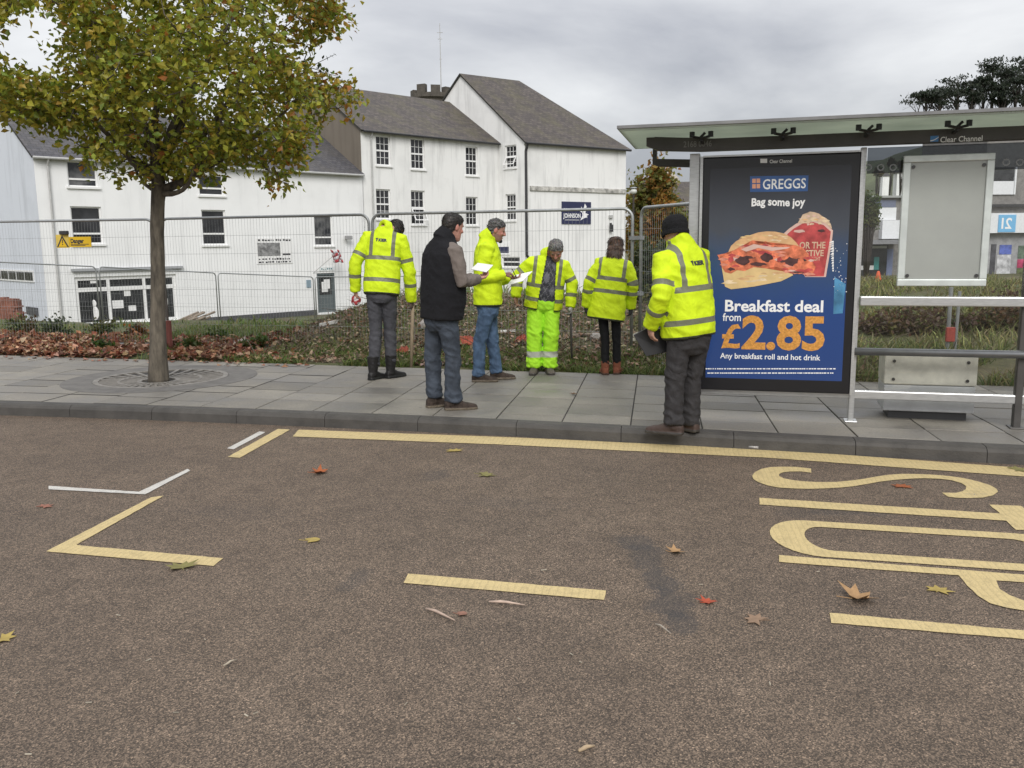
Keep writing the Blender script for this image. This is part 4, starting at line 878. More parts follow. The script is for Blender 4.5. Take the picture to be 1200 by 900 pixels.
g.cur=1
for (y,x0,x1) in ((431.5,827,977),(436.5,829,976)):
    x=x0
    while x<x1: w_=random.uniform(1.2,4); layer([(x,y),(x+w_,y),(x+w_,y+1.3),(x,y+1.3)],1,1); x+=w_+random.choice([.5,.5,1.2])
x=0
while x<36: w_=random.uniform(1,3); layer([(975.5-x*0.13,318-x),(977-x*0.0,318-x),(977,318-x-w_),(975.5,318-x-w_)],2,1); x+=w_+.7
FPt=FP
ptext('Clear Channel',902,928,190.8,4,1,1,.012)
layer([(891,186),(899,186),(899,191),(891,191)],1,1)
ps=g.build('poster',mats,ad)
# notice board: frosted pale panel in an aluminium frame
nb=[Fo(.06).px(*p) for p in ((1060.5,181),(1167,180.5),(1155,335),(1050,335.5))]; F6=Fo(.0)
na=(nb[0][0]+nb[3][0])/2; nb_=(nb[1][0]+nb[2][0])/2; n0=min(na,nb_); n1_=max(na,nb_); nz1=(nb[0][1]+nb[1][1])/2; nz0=(nb[2][1]+nb[3][1])/2
g=MB(); fw=.055
for (a0,a1,z0_,z1_) in ((n0,n1_,nz1-fw,nz1),(n0,n1_,nz0,nz0+fw),(n0,n0+fw,nz0+fw,nz1-fw),(n1_-fw,n1_,nz0+fw,nz1-fw)): FSx.box(g,a0,a1,z0_,z1_,.02,.07)
FROST=M('frosted_board_glass',(.33,.345,.325),.07,var=.10,scale=1.2,spec=.7)
nbo=g.build('notice_board',M('pale_aluminium',(.58,.62,.60),.4,metal=.35,var=.1,scale=9),SHEL,bevel=.006); nbo['label']='empty frosted notice board in a pale metal frame'
g=MB(); FSx.box(g,n0+fw-.004,n1_-fw+.004,nz0+fw-.004,nz1-fw+.004,.03,.055); g.build('board_panel',FROST,nbo)
for a_ in (n0+.075,n1_-.075):
    for z_ in (nz0+.085,nz1-.09): g=MB(); g.tube([FSx.pt(a_,z_,.054),FSx.pt(a_,z_,.068)],.014,10); g.build('fixing_bolt',M('bolt_dark',(.08,.08,.08),.4,metal=.8) if 'bolt_dark' not in bpy.data.materials else bpy.data.materials['bolt_dark'],nbo)
# clear glass wall with smoked top strip
def clear(name,tint,refl):
    m,nt,b=newmat(name); nt.nodes.remove(b); tr=nd(nt,'ShaderNodeBsdfTransparent'); tr.inputs['Color'].default_value=tuple(tint)+(1,); gl=nd(nt,'ShaderNodeBsdfGlossy'); gl.inputs['Roughness'].default_value=.02; fr=nd(nt,'ShaderNodeFresnel'); fr.inputs['IOR'].default_value=1.45
    mu=math_(nt,'MULTIPLY',fr.outputs[0],refl); ms=nd(nt,'ShaderNodeMixShader'); nt.links.new(mu,ms.inputs[0]); nt.links.new(tr.outputs[0],ms.inputs[1]); nt.links.new(gl.outputs[0],ms.inputs[2]); nt.links.new(ms.outputs[0],nt.nodes['Material Output'].inputs['Surface']); return m
GLS=clear('shelter_glass',(.965,.97,.965),1.0); SMK=clear('smoked_glass_strip',(.40,.42,.44),1.0)
gs0=sMp+.03; gs1=sRp-.03; zg=FSx.px(1100,470)[1]; zst=FSx.px(1030,203)[1]; ztp=q2[1]-.01
g=MB(); FSx.box(g,gs0,gs1,zg,zst,-.03,-.022); gw_=g.build('glass_panel',GLS,SHEL)
g=MB(); FSx.box(g,gs0,gs1,zst+.001,ztp,-.03,-.022); g.build('smoked_strip',SMK,gw_)
g=MB(); DOT=M('etched_dot',(.26,.27,.28),.5)
for x in (1018,1032.5,1047,1180,1196):
    s_,z_=FSx.px(x,196 if x<1100 else 190); pts=[FSx.pt(s_+.028*math.cos(2*math.pi*k/14),z_+.028*math.sin(2*math.pi*k/14),-.0205) for k in range(14)]; pin=[FSx.pt(s_+.018*math.cos(2*math.pi*k/14),z_+.018*math.sin(2*math.pi*k/14),-.0205) for k in range(14)]
    for k in range(14): j=(k+1)%14; g.poly([pts[k],pts[j],pin[j],pin[k]])
g.build('etched_rings',DOT,gw_)
g=MB(); s_=FSx.px(1200,410)[0]; FSx.box(g,sRp+.04,XR-.1,zg,ztp,-.03,-.022); g.build('glass_panel',GLS,SHEL)
# rails
def rail(y0,y1,o0,o1,name,mat,round_=False,lab=None):
    z1_=FSx.px(1090,y0)[1]; z0_=FSx.px(1090,y1)[1]; g=MB()
    if round_: g.sm=True; g.tube([FSx.pt(sMp,(z0_+z1_)/2,(o0+o1)/2),FSx.pt(XR,(z0_+z1_)/2,(o0+o1)/2)],(z1_-z0_)/2,14)
    else: FSx.box(g,sMp+.024 if name!='bottom_rail' else sLp+.05,XR,z0_,z1_,o0,o1)
    o=g.build(name,mat,SHEL,bevel=0 if round_ else .008)
    if lab: o['label']=lab
rail(347.5,358.5,.002,.05,'top_rail',ALU); rail(408.5,417.5,.0,.06,'handrail',M('dull_steel_tube',(.22,.225,.23),.4,metal=.8),True); rail(460.5,470.5,-.055,-.005,'bottom_rail',ALU)
# grey box standing behind the rails
Fb=Fo(-.22); b0=Fb.px(1034,488); b1=Fb.px(1141,488); bz0=Fb.px(1090,490)[1]; bz1=Fb.px(1090,417)[1]; sp_=sorted((b0[0],b1[0])); bzm=Fb.px(1090,452)[1]
ub=thing('cabinet','low pale grey metal cabinet with a bolted cream top plate behind the shelter rails','cabinet',Fb.pt(sum(sp_)/2,PZ))
CAB=M('cabinet_grey',(.50,.51,.52),.5,var=.15,scale=5,bmp=.05); CRM=M('stained_cream_plate',(.64,.62,.54),.5,var=.3,scale=4)
bz0=PZ+.07
g=MB(); FSx.box(g,sp_[0],sp_[1],bz0,bzm,-.62,-.22); g.build('body',CAB,ub,bevel=.012)
g=MB(); FSx.box(g,sp_[0]-.005,sp_[1]+.005,bzm+.004,bz1,-.60,-.212); tp_=g.build('top_plate',CRM,ub,bevel=.01)
for a_ in (sp_[0]+.07,sp_[1]-.07):
    for z_ in (bzm+.05,bz1-.05): g=MB(); g.tube([FSx.pt(a_,z_,-.213),FSx.pt(a_,z_,-.20)],.014,8); g.build('bolt',bpy.data.materials['bolt_dark'],tp_)
g=MB(); FSx.box(g,sp_[0]+.05,sp_[1]-.05,PZ+.001,bz0-.001,-.58,-.26); g.build('plinth',GUT,ub)
g=MB(); FSx.box(g,sp_[0]+.01,sp_[1]-.01,lerp(bz0,bzm,.55),lerp(bz0,bzm,.57),-.222,-.217); g.build('seam',GUT,ub)
# small red marker with two thin legs beyond the glass
q=LD((1114-600)/FPX*10.9,10.9); hz=ground_h(q.x,q.y); rk=thing('marker_post','small red marker post with two thin grey stakes in the grass behind the shelter','marker',(q.x,q.y,hz))
g=MB(); g.tube([q+ZV*(hz-.1),q+ZV*(hz+.85)],.025,8); g.tube([q+RH*.09+ZV*(hz-.1),q+RH*.11+ZV*(hz+.8)],.02,8); g.build('stakes',GALV,rk)
g=MB(); g.obox(q-FH*.035+ZV*.0,RH,FH,ZV,-.045,.065,-.02,.02,hz+.18,hz+.36); g.build('red_plate',M('faded_red',(.30,.05,.035),.6,var=.3,scale=20),rk,bevel=.008)
q=LD((1028-600)/FPX*19,19); hz=ground_h(q.x,q.y); g=MB(); g.sm=True
g.rings([[q+Vector((r_*math.cos(2*math.pi*k/16),r_*math.sin(2*math.pi*k/16),hz+z_)) for k in range(16)] for r_,z_ in ((.075,0),(.07,.03),(.03,.2),(.02,.22))]); g.obox(q,RH,FH,ZV,-.1,.1,-.1,.1,hz-.05,hz+.02)
tag(g.build('traffic_cone',M('cone_orange',(.62,.10,.03),.5),origin=(q.x,q.y,hz)),'small orange-red marker cone standing in the grass beyond the shelter glass','traffic cone')
q=fp(197,13.6,.0); hz=ground_h(q.x,q.y); g=MB(); g.tube([(q.x,q.y,hz-.1),(q.x,q.y,.55)],.055,8); tag(g.build('stake',M('red_brown_wood',(.16,.05,.04),.8,var=.4,scale=20,stretch=(1,1,.1)),origin=(q.x,q.y,hz)),'short red-brown post standing in the leaves right behind the tree trunk','post')
# ================================================================== TREES AND PLANTS
LEAF=Mcol('leaf_surface',.5,.45); LEAFD=Mcol('dead_leaf_surface',.8,.1); GRASS=Mcol('grass_blades',.7,.25); TWIGM=Mcol('twig_bark',.9)
BARK=M('tree_bark',(.10,.085,.065),.95,var=.65,scale=16,bmp=1.0,bscale=40,stretch=(1,1,.25)); BARKD=M('dark_bark',(.045,.038,.032),.95,var=.3,scale=6,bmp=.6,bscale=20)
def leaf(mb,p,size,d=None,n=None,rnd=random,curl=.25,wide=.55):
    """one leaf blade: two folded halves with a pointed tip"""
    d=(d or Vector((rnd.gauss(0,1),rnd.gauss(0,1),rnd.gauss(0,1)))).normalized(); n=n or Vector((rnd.gauss(0,1),rnd.gauss(0,1),rnd.gauss(0,1)+.8)); s=d.cross(n)
    if s.length<1e-4: s=d.cross(Vector((.3,.5,.8)))
    s.normalize(); n=s.cross(d).normalized(); L_=size; w=size*wide*.5
    b=len(mb.v); mb.v += [tuple(p),tuple(p+d*L_*.45+s*w+n*curl*w),tuple(p+d*L_-n*curl*L_*.3),tuple(p+d*L_*.45-s*w+n*curl*w),tuple(p+d*L_*.5)]
    mb.face((b,b+1,b+2,b+4)); mb.face((b,b+4,b+2,b+3))
def jit(c,v,rnd): k=1+rnd.uniform(-v,v); return tuple(max(0,x*k*(1+rnd.uniform(-.12,.12))) for x in c)

# ---- the street tree
rnd=random.Random(11)
TB=Vector((TREE.x,TREE.y,PZ)); Tview=(TB-CAM); Tview.z=0; Tview.normalize(); Tside=Vector((Tview.y,-Tview.x,0))
def tpx(x,y,dp=0): q=onplane(x,y,TB+Tview*dp,Tview); return q
tree=thing('street_tree','young street tree with olive and rust autumn leaves growing from the iron grate','tree',TB)
tree_path=[(186,449),(185.5,425),(185,390),(185,350),(185,310),(184,270),(185,235),(187,214)]; trad=[.128,.103,.088,.082,.079,.076,.077,.090]
g=MB(); g.sm=True; pts=[tpx(x,y) for x,y in tree_path]; fork=pts[-1]
dp_=[]; dr_=[]
for i in range(len(pts)-1):
    for k in range(4): t=k/4; dp_.append(pts[i].lerp(pts[i+1],t)); dr_.append(lerp(trad[i],trad[i+1],t)*(1+.05*noise.noise(pts[i].lerp(pts[i+1],t)*6)))
dp_.append(pts[-1]); dr_.append(trad[-1])
g.tube(dp_,dr_,14)
ends=[]
def limb(p0,p1,r0,r1,bend=.15,n=7):
    mid=[]; off=Vector((rnd.gauss(0,1),rnd.gauss(0,1),rnd.gauss(0,.5)))*bend*(p1-p0).length*.4
    for k in range(n+1): t=k/n; mid.append(p0.lerp(p1,t)+off*math.sin(math.pi*t)+Vector((0,0,-.10*(p1-p0).length*math.sin(math.pi*t)))+Vector((rnd.gauss(0,.008),)*3))
    g.tube(mid,[lerp(r0,r1,k/n) for k in range(n+1)],8); return mid
L_=[]
main=[((187,214),(200,60),.0,.075),((186,222),(150,90),-.5,.05),((188,222),(262,110),-.4,.055),((187,205),(120,120),.5,.05),((190,200),(290,70),.6,.05),((186,214),(60,90),.1,.045),((190,222),(345,120),.1,.04),((188,190),(215,-60),.2,.06),((187,185),(130,-20),-.5,.05),((190,180),(300,-20),-.3,.05),((188,226),(232,178),-.7,.035),((186,226),(150,190),.6,.03)]
for (a_,b2,dpt,r0) in main: L_.append(limb(tpx(*a_),tpx(b2[0],b2[1],dpt),r0,.012,.22,9))
limbpts=[p for l in L_ for p in l[2:]]
# crown region surveyed as an outline, filled as a volume with depth
outl=[(-60,120),(-70,40),(-40,-40),(40,-110),(150,-150),(260,-140),(360,-80),(420,-20),(408,5),(392,28),(372,45),(366,70),(375,92),(412,104),(417,128),(398,148),(380,160),(352,178),(345,200),(330,216),(312,216),(292,196),(268,186),(240,206),(216,203),(200,196),(176,206),(150,196),(134,206),(112,198),(98,176),(76,160),(56,138),(20,140)]
def inside(x,y):
    c=False; n=len(outl); j=n-1
    for i in range(n):
        xi,yi=outl[i]; xj,yj=outl[j]
        if (yi>y)!=(yj>y) and x<(xj-xi)*(y-yi)/(yj-yi)+xi: c=not c
        j=i
    return c
def edge_d(x,y):
    m=1e9; n=len(outl)
    for i in range(n):
        a=Vector(outl[i]); b=Vector(outl[(i+1)%n]); p=Vector((x,y)); t=max(0,min(1,(p-a).dot(b-a)/(b-a).length_squared)); m=min(m,(p-a-(b-a)*t).length)
    return m
holes=[(18,48,38),(58,66,15),(205,12,14),(148,25,14),(152,52,9),(280,85,10),(360,60,14),(172,122,11),(330,118,8),(40,20,24),(385,80,10)]   # gaps where the sky shows
cl=[]; tries=0
while len(cl)<1180 and tries<60000:
    tries+=1; x=rnd.uniform(-70,420); y=rnd.uniform(-150,218)
    if not inside(x,y): continue
    if any((x-hx)**2+(y-hy)**2<hr*hr for hx,hy,hr in holes) : continue
    e=edge_d(x,y); th=1.75*math.sqrt(min(1,e/120))+.12; z=rnd.uniform(-1,1)*th
    p=tpx(x,y,z)
    if noise.noise(p*1.45+Vector((3,1,7)))<-.16: continue
    cl.append((p,x,y,z,e))
twg=MB(); lf=MB()
cl.sort(key=lambda t:min((v-t[0]).length for v in limbpts))
for (p,x,y,z,e) in cl:
    q=min(limbpts,key=lambda v:(v-p).length+max(0,(v.z-p.z))*.7)
    if (q-p).length<.8: limbpts.append(p)
    elif len(limbpts)>200:
        q=min(limbpts,key=lambda v:(v-p).length); limbpts.append(p)
    g.cur=0
    mid=q.lerp(p,.5)+Vector((rnd.gauss(0,.05),rnd.gauss(0,.05),-.04)); g.tube([q,mid,p],[.008,.006,.003],5)
    warm=sm(270,420,x)*.75+sm(60,-40,y)*.18+rnd.uniform(-.3,.25)+(.25 if noise.noise(p*2.3)>.2 else 0)
    dirp=(p-q).normalized()
    for k in range(rnd.randint(24,34)):
        o=p+Vector((rnd.gauss(0,.10),rnd.gauss(0,.10),rnd.gauss(0,.09)))
        u=rnd.random()
        if u<max(0,warm)*.16: c=jit((.36,.16,.03),.3,rnd)
        elif u<max(0,warm)*.7: c=jit((.40,.30,.045),.3,rnd)
        elif u<.66: c=jit((.35,.335,.04),.3,rnd)
        else: c=jit((.22,.265,.04),.3,rnd)
        lf.col=c; d=(Vector((rnd.gauss(0,1),rnd.gauss(0,1),rnd.gauss(-.55,.6)))+dirp*.5); leaf(lf,o,rnd.uniform(.058,.10),d,None,rnd,.35,.66)
# a few bare sprigs with single leaves on the right
for (x0,y0,x1,y1) in ((352,88,392,64),(360,84,398,90),(366,80,386,90)):
    a_=tpx(x0,y0,.1); b2=tpx(x1,y1,.1); g.tube([a_,a_.lerp(b2,.5)+ZV*.02,b2],[.006,.004,.003],5)
    for k in range(7): lf.col=jit((.05,.075,.035),.2,rnd); leaf(lf,a_.lerp(b2,.35+.1*k)+ZV*rnd.gauss(0,.02),rnd.uniform(.06,.08),None,None,rnd)
g.build('trunk',BARK,tree); cr=lf.build('crown',LEAF,tree)

def bush(name,label,cat,c,rx,ry,rz,n,size,pal,seed,group=None,stem=.03,clump=26,holes_=-.2,wide=.6,stemh=None):
    """leafy volume on a few stems: clumps of leaves spread unevenly through the crown"""
    rn=random.Random(seed); c=Vector(c); base=Vector((c.x,c.y,ground_h(c.x,c.y)-.05)) if stemh is None else Vector((c.x,c.y,stemh))
    t=thing(name,label,cat,base,group); st=MB(); st.sm=True; l=MB(); cs=[]
    while len(cs)<clump:
        v=Vector((rn.gauss(0,1),rn.gauss(0,1),rn.gauss(0,1))).normalized()*(rn.random()**.45)
        if v.z<-.75: continue
        p=c+Vector((v.x*rx,v.y*ry,v.z*rz))
        if noise.noise(p*(1.2/max(.3,rx)))<holes_: continue
        cs.append(p)
    for p in cs:
        m=base.lerp(p,.5)+Vector((rn.gauss(0,.08*rx),rn.gauss(0,.08*rx),.1*rz)); st.tube([base+Vector((rn.gauss(0,.02),rn.gauss(0,.02),0)),m,p],[stem,stem*.5,stem*.2],5)
        k0=rn.uniform(.7,1.25); pc=rn.choice(pal)
        for k in range(n//clump):
            cc=pc if rn.random()<.7 else rn.choice(pal); l.col=jit(tuple(x*k0 for x in cc),.25,rn); s_=1.5/ (clump**.333)
            leaf(l,p+Vector((rn.gauss(0,.42*rx*s_),rn.gauss(0,.42*ry*s_),rn.gauss(0,.36*rz*s_))),size*rn.uniform(.7,1.25),None,None,rn,.3,wide)
    st.build('trunk' if 'tree' in name else 'stems',BARKD,t); l.build('crown' if 'tree' in name else 'foliage',LEAF,t); return t
RUST=(.22,.085,.02); OLV=(.10,.10,.025); DGR=(.035,.055,.018); GRN=(.06,.10,.02); BRN=(.12,.075,.035)
# trees and scrub between the wing and the shelter
q=LD(11.3,71); bush('autumn_tree','rust and olive autumn tree behind the right corner of the white wing','tree',(q.x,q.y,2.9),2.3,2.2,4.6,15000,.42,[(.30,.14,.03),(.28,.20,.04),(.16,.16,.04),(.32,.17,.035),(.20,.20,.045)],21,clump=70,stem=.09,stemh=-3)
q=LD(2.42,15.0); bush('bramble_bush','dark tangled scrub behind the long hi-vis coat and the mesh fence','bush',(q.x,q.y,1.0),.42,.9,.85,8000,.075,[DGR,OLV,(.07,.075,.03),DGR],22,clump=90,stem=.012)
q=LD(3.35,16.5); bush('bramble_bush','brownish-green scrub behind the person in the black beanie','bush',(q.x,q.y,1.0),.7,.9,.9,9000,.075,[OLV,DGR,(.09,.07,.03)],23,clump=90,stem=.012)
q=LD((1014-600)/FPX*52,52); bush('shop_tree','small rounded green tree in front of the grey shops, beside the advert edge','tree',(q.x,q.y,3.2),.62,.7,1.0,3000,.20,[GRN,OLV,(.10,.12,.03)],24,clump=40,stem=.07)
# street lamp by the wing
q=LD((742-600)/FPX*46,46); lp=thing('street_lamp','small white globe lamp on a thin post against the autumn tree','street lamp',(q.x,q.y,-2.2)); z_=CAM.z+(286-229)/1035*46
g=MB(); g.tube([(q.x,q.y,-2.2),(q.x,q.y,z_-.15)],.05,8); g.build('post',BARKD,lp); g=MB(); g.sm=True; g.ell((q.x,q.y,z_),.17,.17,.15,14,8); g.build('lamp_globe',M('opal_globe',(.55,.56,.52),.3,var=.03),lp); g=MB(); g.sm=True; g.ell((q.x,q.y,z_+.17),.19,.19,.05,14,6); g.build('lamp_cap',GALV,lp)
# low plants in the leaf bed on the left
pl_=[((25,385),.26,.20,[DGR,BRN,OLV],'dark straggly plant at the left end of the leaf bed'),((70,386),.30,.22,[DGR,(.05,.06,.02)],'dark leafy plant in the leaf bed below the downpipe'),((118,384),.24,.22,[DGR,OLV],'dark leafy plant in front of the shop window'),((122,404),.15,.13,[GRN,(.05,.09,.02)],'bright green tuft among the rust leaves left of the trunk'),((160,388),.2,.16,[DGR,BRN,RUST],'reddish-brown plant just left of the tree trunk'),((225,405),.16,.12,[GRN,OLV],'green weed just right of the tree trunk'),((300,404),.2,.10,[GRN,OLV],'low green weed between tree and man with stick'),((255,392),.22,.12,[GRN,(.1,.13,.03)],'grassy weed near the timber stack')]
for i,((x,y),r_,hh,pal,lab) in enumerate(pl_):
    q=gnd(x,y+6,.12); bush('weed_plant',lab,'plant',(q.x,q.y,ground_h(q.x,q.y)+hh*.8),r_,r_*.8,hh,420,.07,pal,40+i,'low plants in the leaf bed',stem=.006,clump=12)
# grass and leaf litter
rnd=random.Random(31)
def scatter(n,xr,br,fn):
    for _ in range(n):
        x=rnd.uniform(*xr); b=br[0]+(br[1]-br[0])*rnd.random()**1.3; y=backY(x)+b; fn(x,y,b)
def blade(mb,p,h,w,lean):
    a=rnd.uniform(0,6.28); s=Vector((math.cos(a),math.sin(a),0)); d=Vector((rnd.gauss(0,lean),rnd.gauss(0,lean),1)).normalized(); d2=Vector((d.x*2.2,d.y*2.2,d.z)).normalized()
    b=len(mb.v); m=p+d*h*.55; mb.v += [tuple(p-s*w),tuple(p+s*w),tuple(m+s*w*.7),tuple(m-s*w*.7),tuple(m+d2*h*.45)]
    mb.face((b,b+1,b+2,b+3)); mb.face((b+3,b+2,b+4))
lm=MB()
RL=[(.20,.062,.028),(.26,.115,.055),(.33,.19,.11),(.15,.05,.025),(.40,.26,.17),(.11,.05,.03)]
def dl_(x,y,b):
    w=noise.noise(Vector((x*.9,y*.9,2)))
    if w<-.35+.55*sm(-6.6,-5.0,x) or rnd.random()<.75*sm(-6.8,-5.0,x): return
    lm.col=jit(rnd.choice(RL),.3,rnd); leaf(lm,Vector((x,y,ground_h(x,y)+rnd.uniform(.0,.09))),rnd.uniform(.06,.13),Vector((rnd.gauss(0,1),rnd.gauss(0,1),rnd.gauss(.1,.35))),Vector((rnd.gauss(0,.5),rnd.gauss(0,.5),1)),rnd,.5,.8)
scatter(11000,(-14,-4.4),(0.0,2.6),dl_)
scatter(500,(-13,-4.4),(-.35,.0),lambda x,y,b:(None if rnd.random()<.5+b*-1.2 else (setattr(lm,'col',jit(rnd.choice(RL),.3,rnd)),leaf(lm,Vector((x,y,PZ+.006)),rnd.uniform(.05,.1),Vector((rnd.gauss(0,1),rnd.gauss(0,1),.05)),Vector((rnd.gauss(0,.2),rnd.gauss(0,.2),1)),rnd,.3,.8))))
tag(lm.build('leaf_litter',LEAFD),'rust and tan fallen leaves covering the bed left of the people','fallen leaves',kind='stuff')
lm=MB(); ML=[(.30,.22,.15),(.24,.18,.12),(.17,.115,.07),(.12,.08,.05),(.24,.17,.11),(.09,.065,.04),(.15,.075,.04),(.28,.22,.16)]
def md_(x,y,b):
    lm.col=jit(rnd.choice(ML),.35,rnd); leaf(lm,Vector((x,y,ground_h(x,y)+rnd.uniform(0,.06))),rnd.uniform(.04,.10),Vector((rnd.gauss(0,1),rnd.gauss(0,1),rnd.gauss(.1,.4))),Vector((rnd.gauss(0,.6),rnd.gauss(0,.6),1)),rnd,.4,.6)
scatter(18000,(-5.6,2.6),(.25,6.5),md_)
for _ in range(550):
    x=rnd.uniform(-5.6,3); y=backY(x)+rnd.uniform(.3,5.5); z=ground_h(x,y); a=rnd.uniform(0,6.28); l_=rnd.uniform(.15,.7); lm.col=jit((.14,.10,.07),.5,rnd); p=Vector((x,y,z+.02)); d=Vector((math.cos(a),math.sin(a),rnd.uniform(-.1,.7))); lm.tube([p,p+d*l_*.5+Vector((0,0,.02)),p+d*l_],[.006,.005,.002],4)
tag(lm.build('brush_litter',LEAFD),'brown dead leaves and twigs heaped over the mound behind the people','brushwood',kind='stuff')
gm_=MB(); GC_=[(.10,.15,.03),(.13,.17,.04),(.07,.11,.025),(.17,.16,.06)]
def gb(hs,w,pal,lean=.35):
    def f(x,y,b):
        if noise.noise(Vector((x*.8,y*.8,9)))<-.22: return
        gm_.col=jit(rnd.choice(pal),.3,rnd); blade(gm_,Vector((x,y,ground_h(x,y)-.01)),rnd.uniform(*hs),w,lean)
    return f
scatter(22000,(-5.8,2.5),(.0,1.2),gb((.05,.16),.008,GC_,.75))
scatter(21000,(-9,1.5),(.1,6),gb((.06,.18),.008,GC_,.7))
scatter(4500,(-14,-5),(1.6,5.5),gb((.08,.2),.009,GC_,.6))
GR2=[(.18,.20,.055),(.26,.25,.09),(.10,.13,.035),(.21,.19,.09),(.13,.11,.055)]
scatter(34000,(.8,13),(.05,10.5),gb((.10,.30),.010,GR2,.6))
scatter(9000,(1.2,8),(.05,2.2),gb((.08,.22),.008,GC_,.6))
scatter(3500,(-9,1),(5.5,16),gb((.12,.3),.02,GC_,.6))
tag(gm_.build('grass',GRASS),'rough green and straw-coloured grass over the bank','grass',kind='stuff')
# brown brush patches on the right bank
for i,(x,y,r_,hh,lab) in enumerate(((1040,392,.45,.22,'brown dead brush on the grassy bank above the cabinet, left end'),(1085,385,.5,.25,'brown dead brush on the grassy bank above the middle of the cabinet'),(1175,378,.45,.3,'dark dry brush on the bank near the right shelter post'),(1155,400,.4,.2,'green and brown weeds on the bank right of the marker post'))):
    q=LD((x-600)/FPX*12.5,12.5); bush('brush_clump',lab,'plant',(q.x,q.y,ground_h(q.x,q.y)+hh*.7),r_,r_*.7,hh,900,.08,[BRN,(.09,.06,.04),OLV] if i<3 else [GRN,BRN,OLV],60+i,'brush on the bank behind the shelter',stem=.006,clump=18)
# pines on the hill
def pine(x,ytop,ybot,dep,wpx,seed,label,flat=.5,name='pine_tree'):
    rn=random.Random(seed); lat=(x-600)/FPX*dep; zt=CAM.z+(290-ytop)/FPX*dep; zb=CAM.z+(290-ybot)/FPX*dep; w=wpx/FPX*dep/2; p=LD(lat,dep); t=thing(name,label,'tree',(p.x,p.y,zb-6),'dark pines on the skyline')
    g=MB(); g.sm=True; H_=zt-zb; top=Vector((p.x+rn.gauss(0,.3),p.y,zt-.5)); bs=Vector((p.x,p.y,zb-6)); g.tube([bs,bs.lerp(top,.55)+Vector((rn.gauss(0,.3),0,0)),top],[.5,.32,.1],7); l=MB()
    for k in range(21):
        f=flat+(1-flat)*rn.random(); zz=lerp(zb,zt,f); rw=w*(1.0-.55*abs((f-(flat+.35*(1-flat)))/(1-flat))); a=rn.uniform(0,6.28); rr=rw*math.sqrt(rn.random()); c=Vector((p.x+rr*math.cos(a),p.y+rr*math.sin(a),zz)); m=bs.lerp(top,max(.2,f*.8)); g.tube([m,c],[.14,.05],4)
        for j in range(60): l.col=jit((.034,.044,.028),.4,rn); leaf(l,c+Vector((rn.gauss(0,w*.20),rn.gauss(0,w*.20),rn.gauss(0,H_*.022))),rn.uniform(.5,.95),None,None,rn,.2,.5)
    g.build('trunk',BARKD,t); l.build('crown',LEAF,t)
pn=[(1106,112,141,230,44,.25,'lowest dark flat-topped pine at the left end of the skyline row'),(1088,121,143,225,44,.0,'squat dark evergreen left of the skyline pines'),(1122,116,142,220,22,.05,'dark pointed evergreen between the two left skyline pines'),(1147,93,140,235,40,.3,'tall broad dark pine, second clump of the skyline row'),(1160,100,140,228,34,.2,'dark pine with dense lower boughs in the middle of the skyline row'),(1157,118,142,222,24,.0,'dark cone-shaped evergreen at the foot of the tall pines'),(1182,92,140,240,40,.45,'tall open-crowned pine with bare trunk near the right edge'),(1199,90,142,232,36,.35,'dark pine cut by the right edge of the picture'),(1136,110,141,226,26,.1,'smaller dark pine left of the tall broad pine'),(1070,128,143,222,40,.0,'lowest dark evergreen at the far left of the skyline trees'),(1172,112,142,224,40,.0,'dark bushy evergreen low between the tall right-hand pines')]
for i,(x,yt,yb,dp2,w,fl_,lab) in enumerate(pn): pine(x,yt,yb,dp2,w,80+i,lab,fl_)
# bare tree left of the pines
q=LD((1062-600)/FPX*228,228); zb=CAM.z+(290-140)/FPX*225; t=thing('bare_tree','pale leafless tree left of the dark skyline pines','tree',(q.x,q.y,zb-5)); g=MB(); rn=random.Random(5)
def br(p,d,l,r,k):
    e=p+d*l; g.tube([p,e],[r,r*.6],4)
    if k==0: return
    for _ in range(3): br(e,(d+Vector((rn.gauss(0,.5),rn.gauss(0,.5),rn.gauss(.1,.3)))).normalized(),l*.68,r*.55,k-1)
br(Vector((q.x,q.y,zb-5)),Vector((0,0,1)),2.9,.18,5); g.build('trunk',M('pale_bark',(.20,.19,.18),.9),t)
# trees and houses on the slope seen through the glass
for i,(x,y,dp2,w,lab) in enumerate(((1036,204,205,12,'dark shrubby tree among the hillside houses, seen through the glass'),(1048,206,200,14,'dark hillside tree beside the notice board, seen through the glass'),(1022,214,190,12,'olive hillside tree low on the slope behind the shelter glass'))):
    lat=(x-600)/FPX*dp2; zc_=CAM.z+(290-y)/FPX*dp2; p=LD(lat,dp2); bush('hillside_tree',lab,'tree',(p.x,p.y,zc_),w/FPX*dp2*.32,1.2,.9,900,.45,[DGR,OLV,BRN],120+i,stem=.1,stemh=zc_-8,clump=20)
for i,(x,y,dp2,lab) in enumerate(((1031,219,196,'small white house on the hillside, largest through the shelter glass'),(1046,216,205,'tiny white house on the hillside beside the notice board'))):
    lat=(x-600)/FPX*dp2; z_=CAM.z+(290-y)/FPX*dp2; hs=thing('hillside_house',lab,'house',LD(lat,dp2,z_-3)); g=MB(); g.obox(LD(lat,dp2),RH,FH,ZV,-.7+i*.2,.7,0,2,z_-5,z_); g.build('wall',WHITE,hs)
    g=MB(); e=.85; A0=LD(lat-e,dp2-.2,z_); A1=LD(lat+e,dp2-.2,z_); B0_=LD(lat-e,dp2+1.2,z_+.8); B1_=LD(lat+e,dp2+1.2,z_+.8); C0=LD(lat-e,dp2+2.2,z_); C1=LD(lat+e,dp2+2.2,z_); g.prism([A0,B0_,C0],RH*2*e); g.build('roof',SLATE,hs)
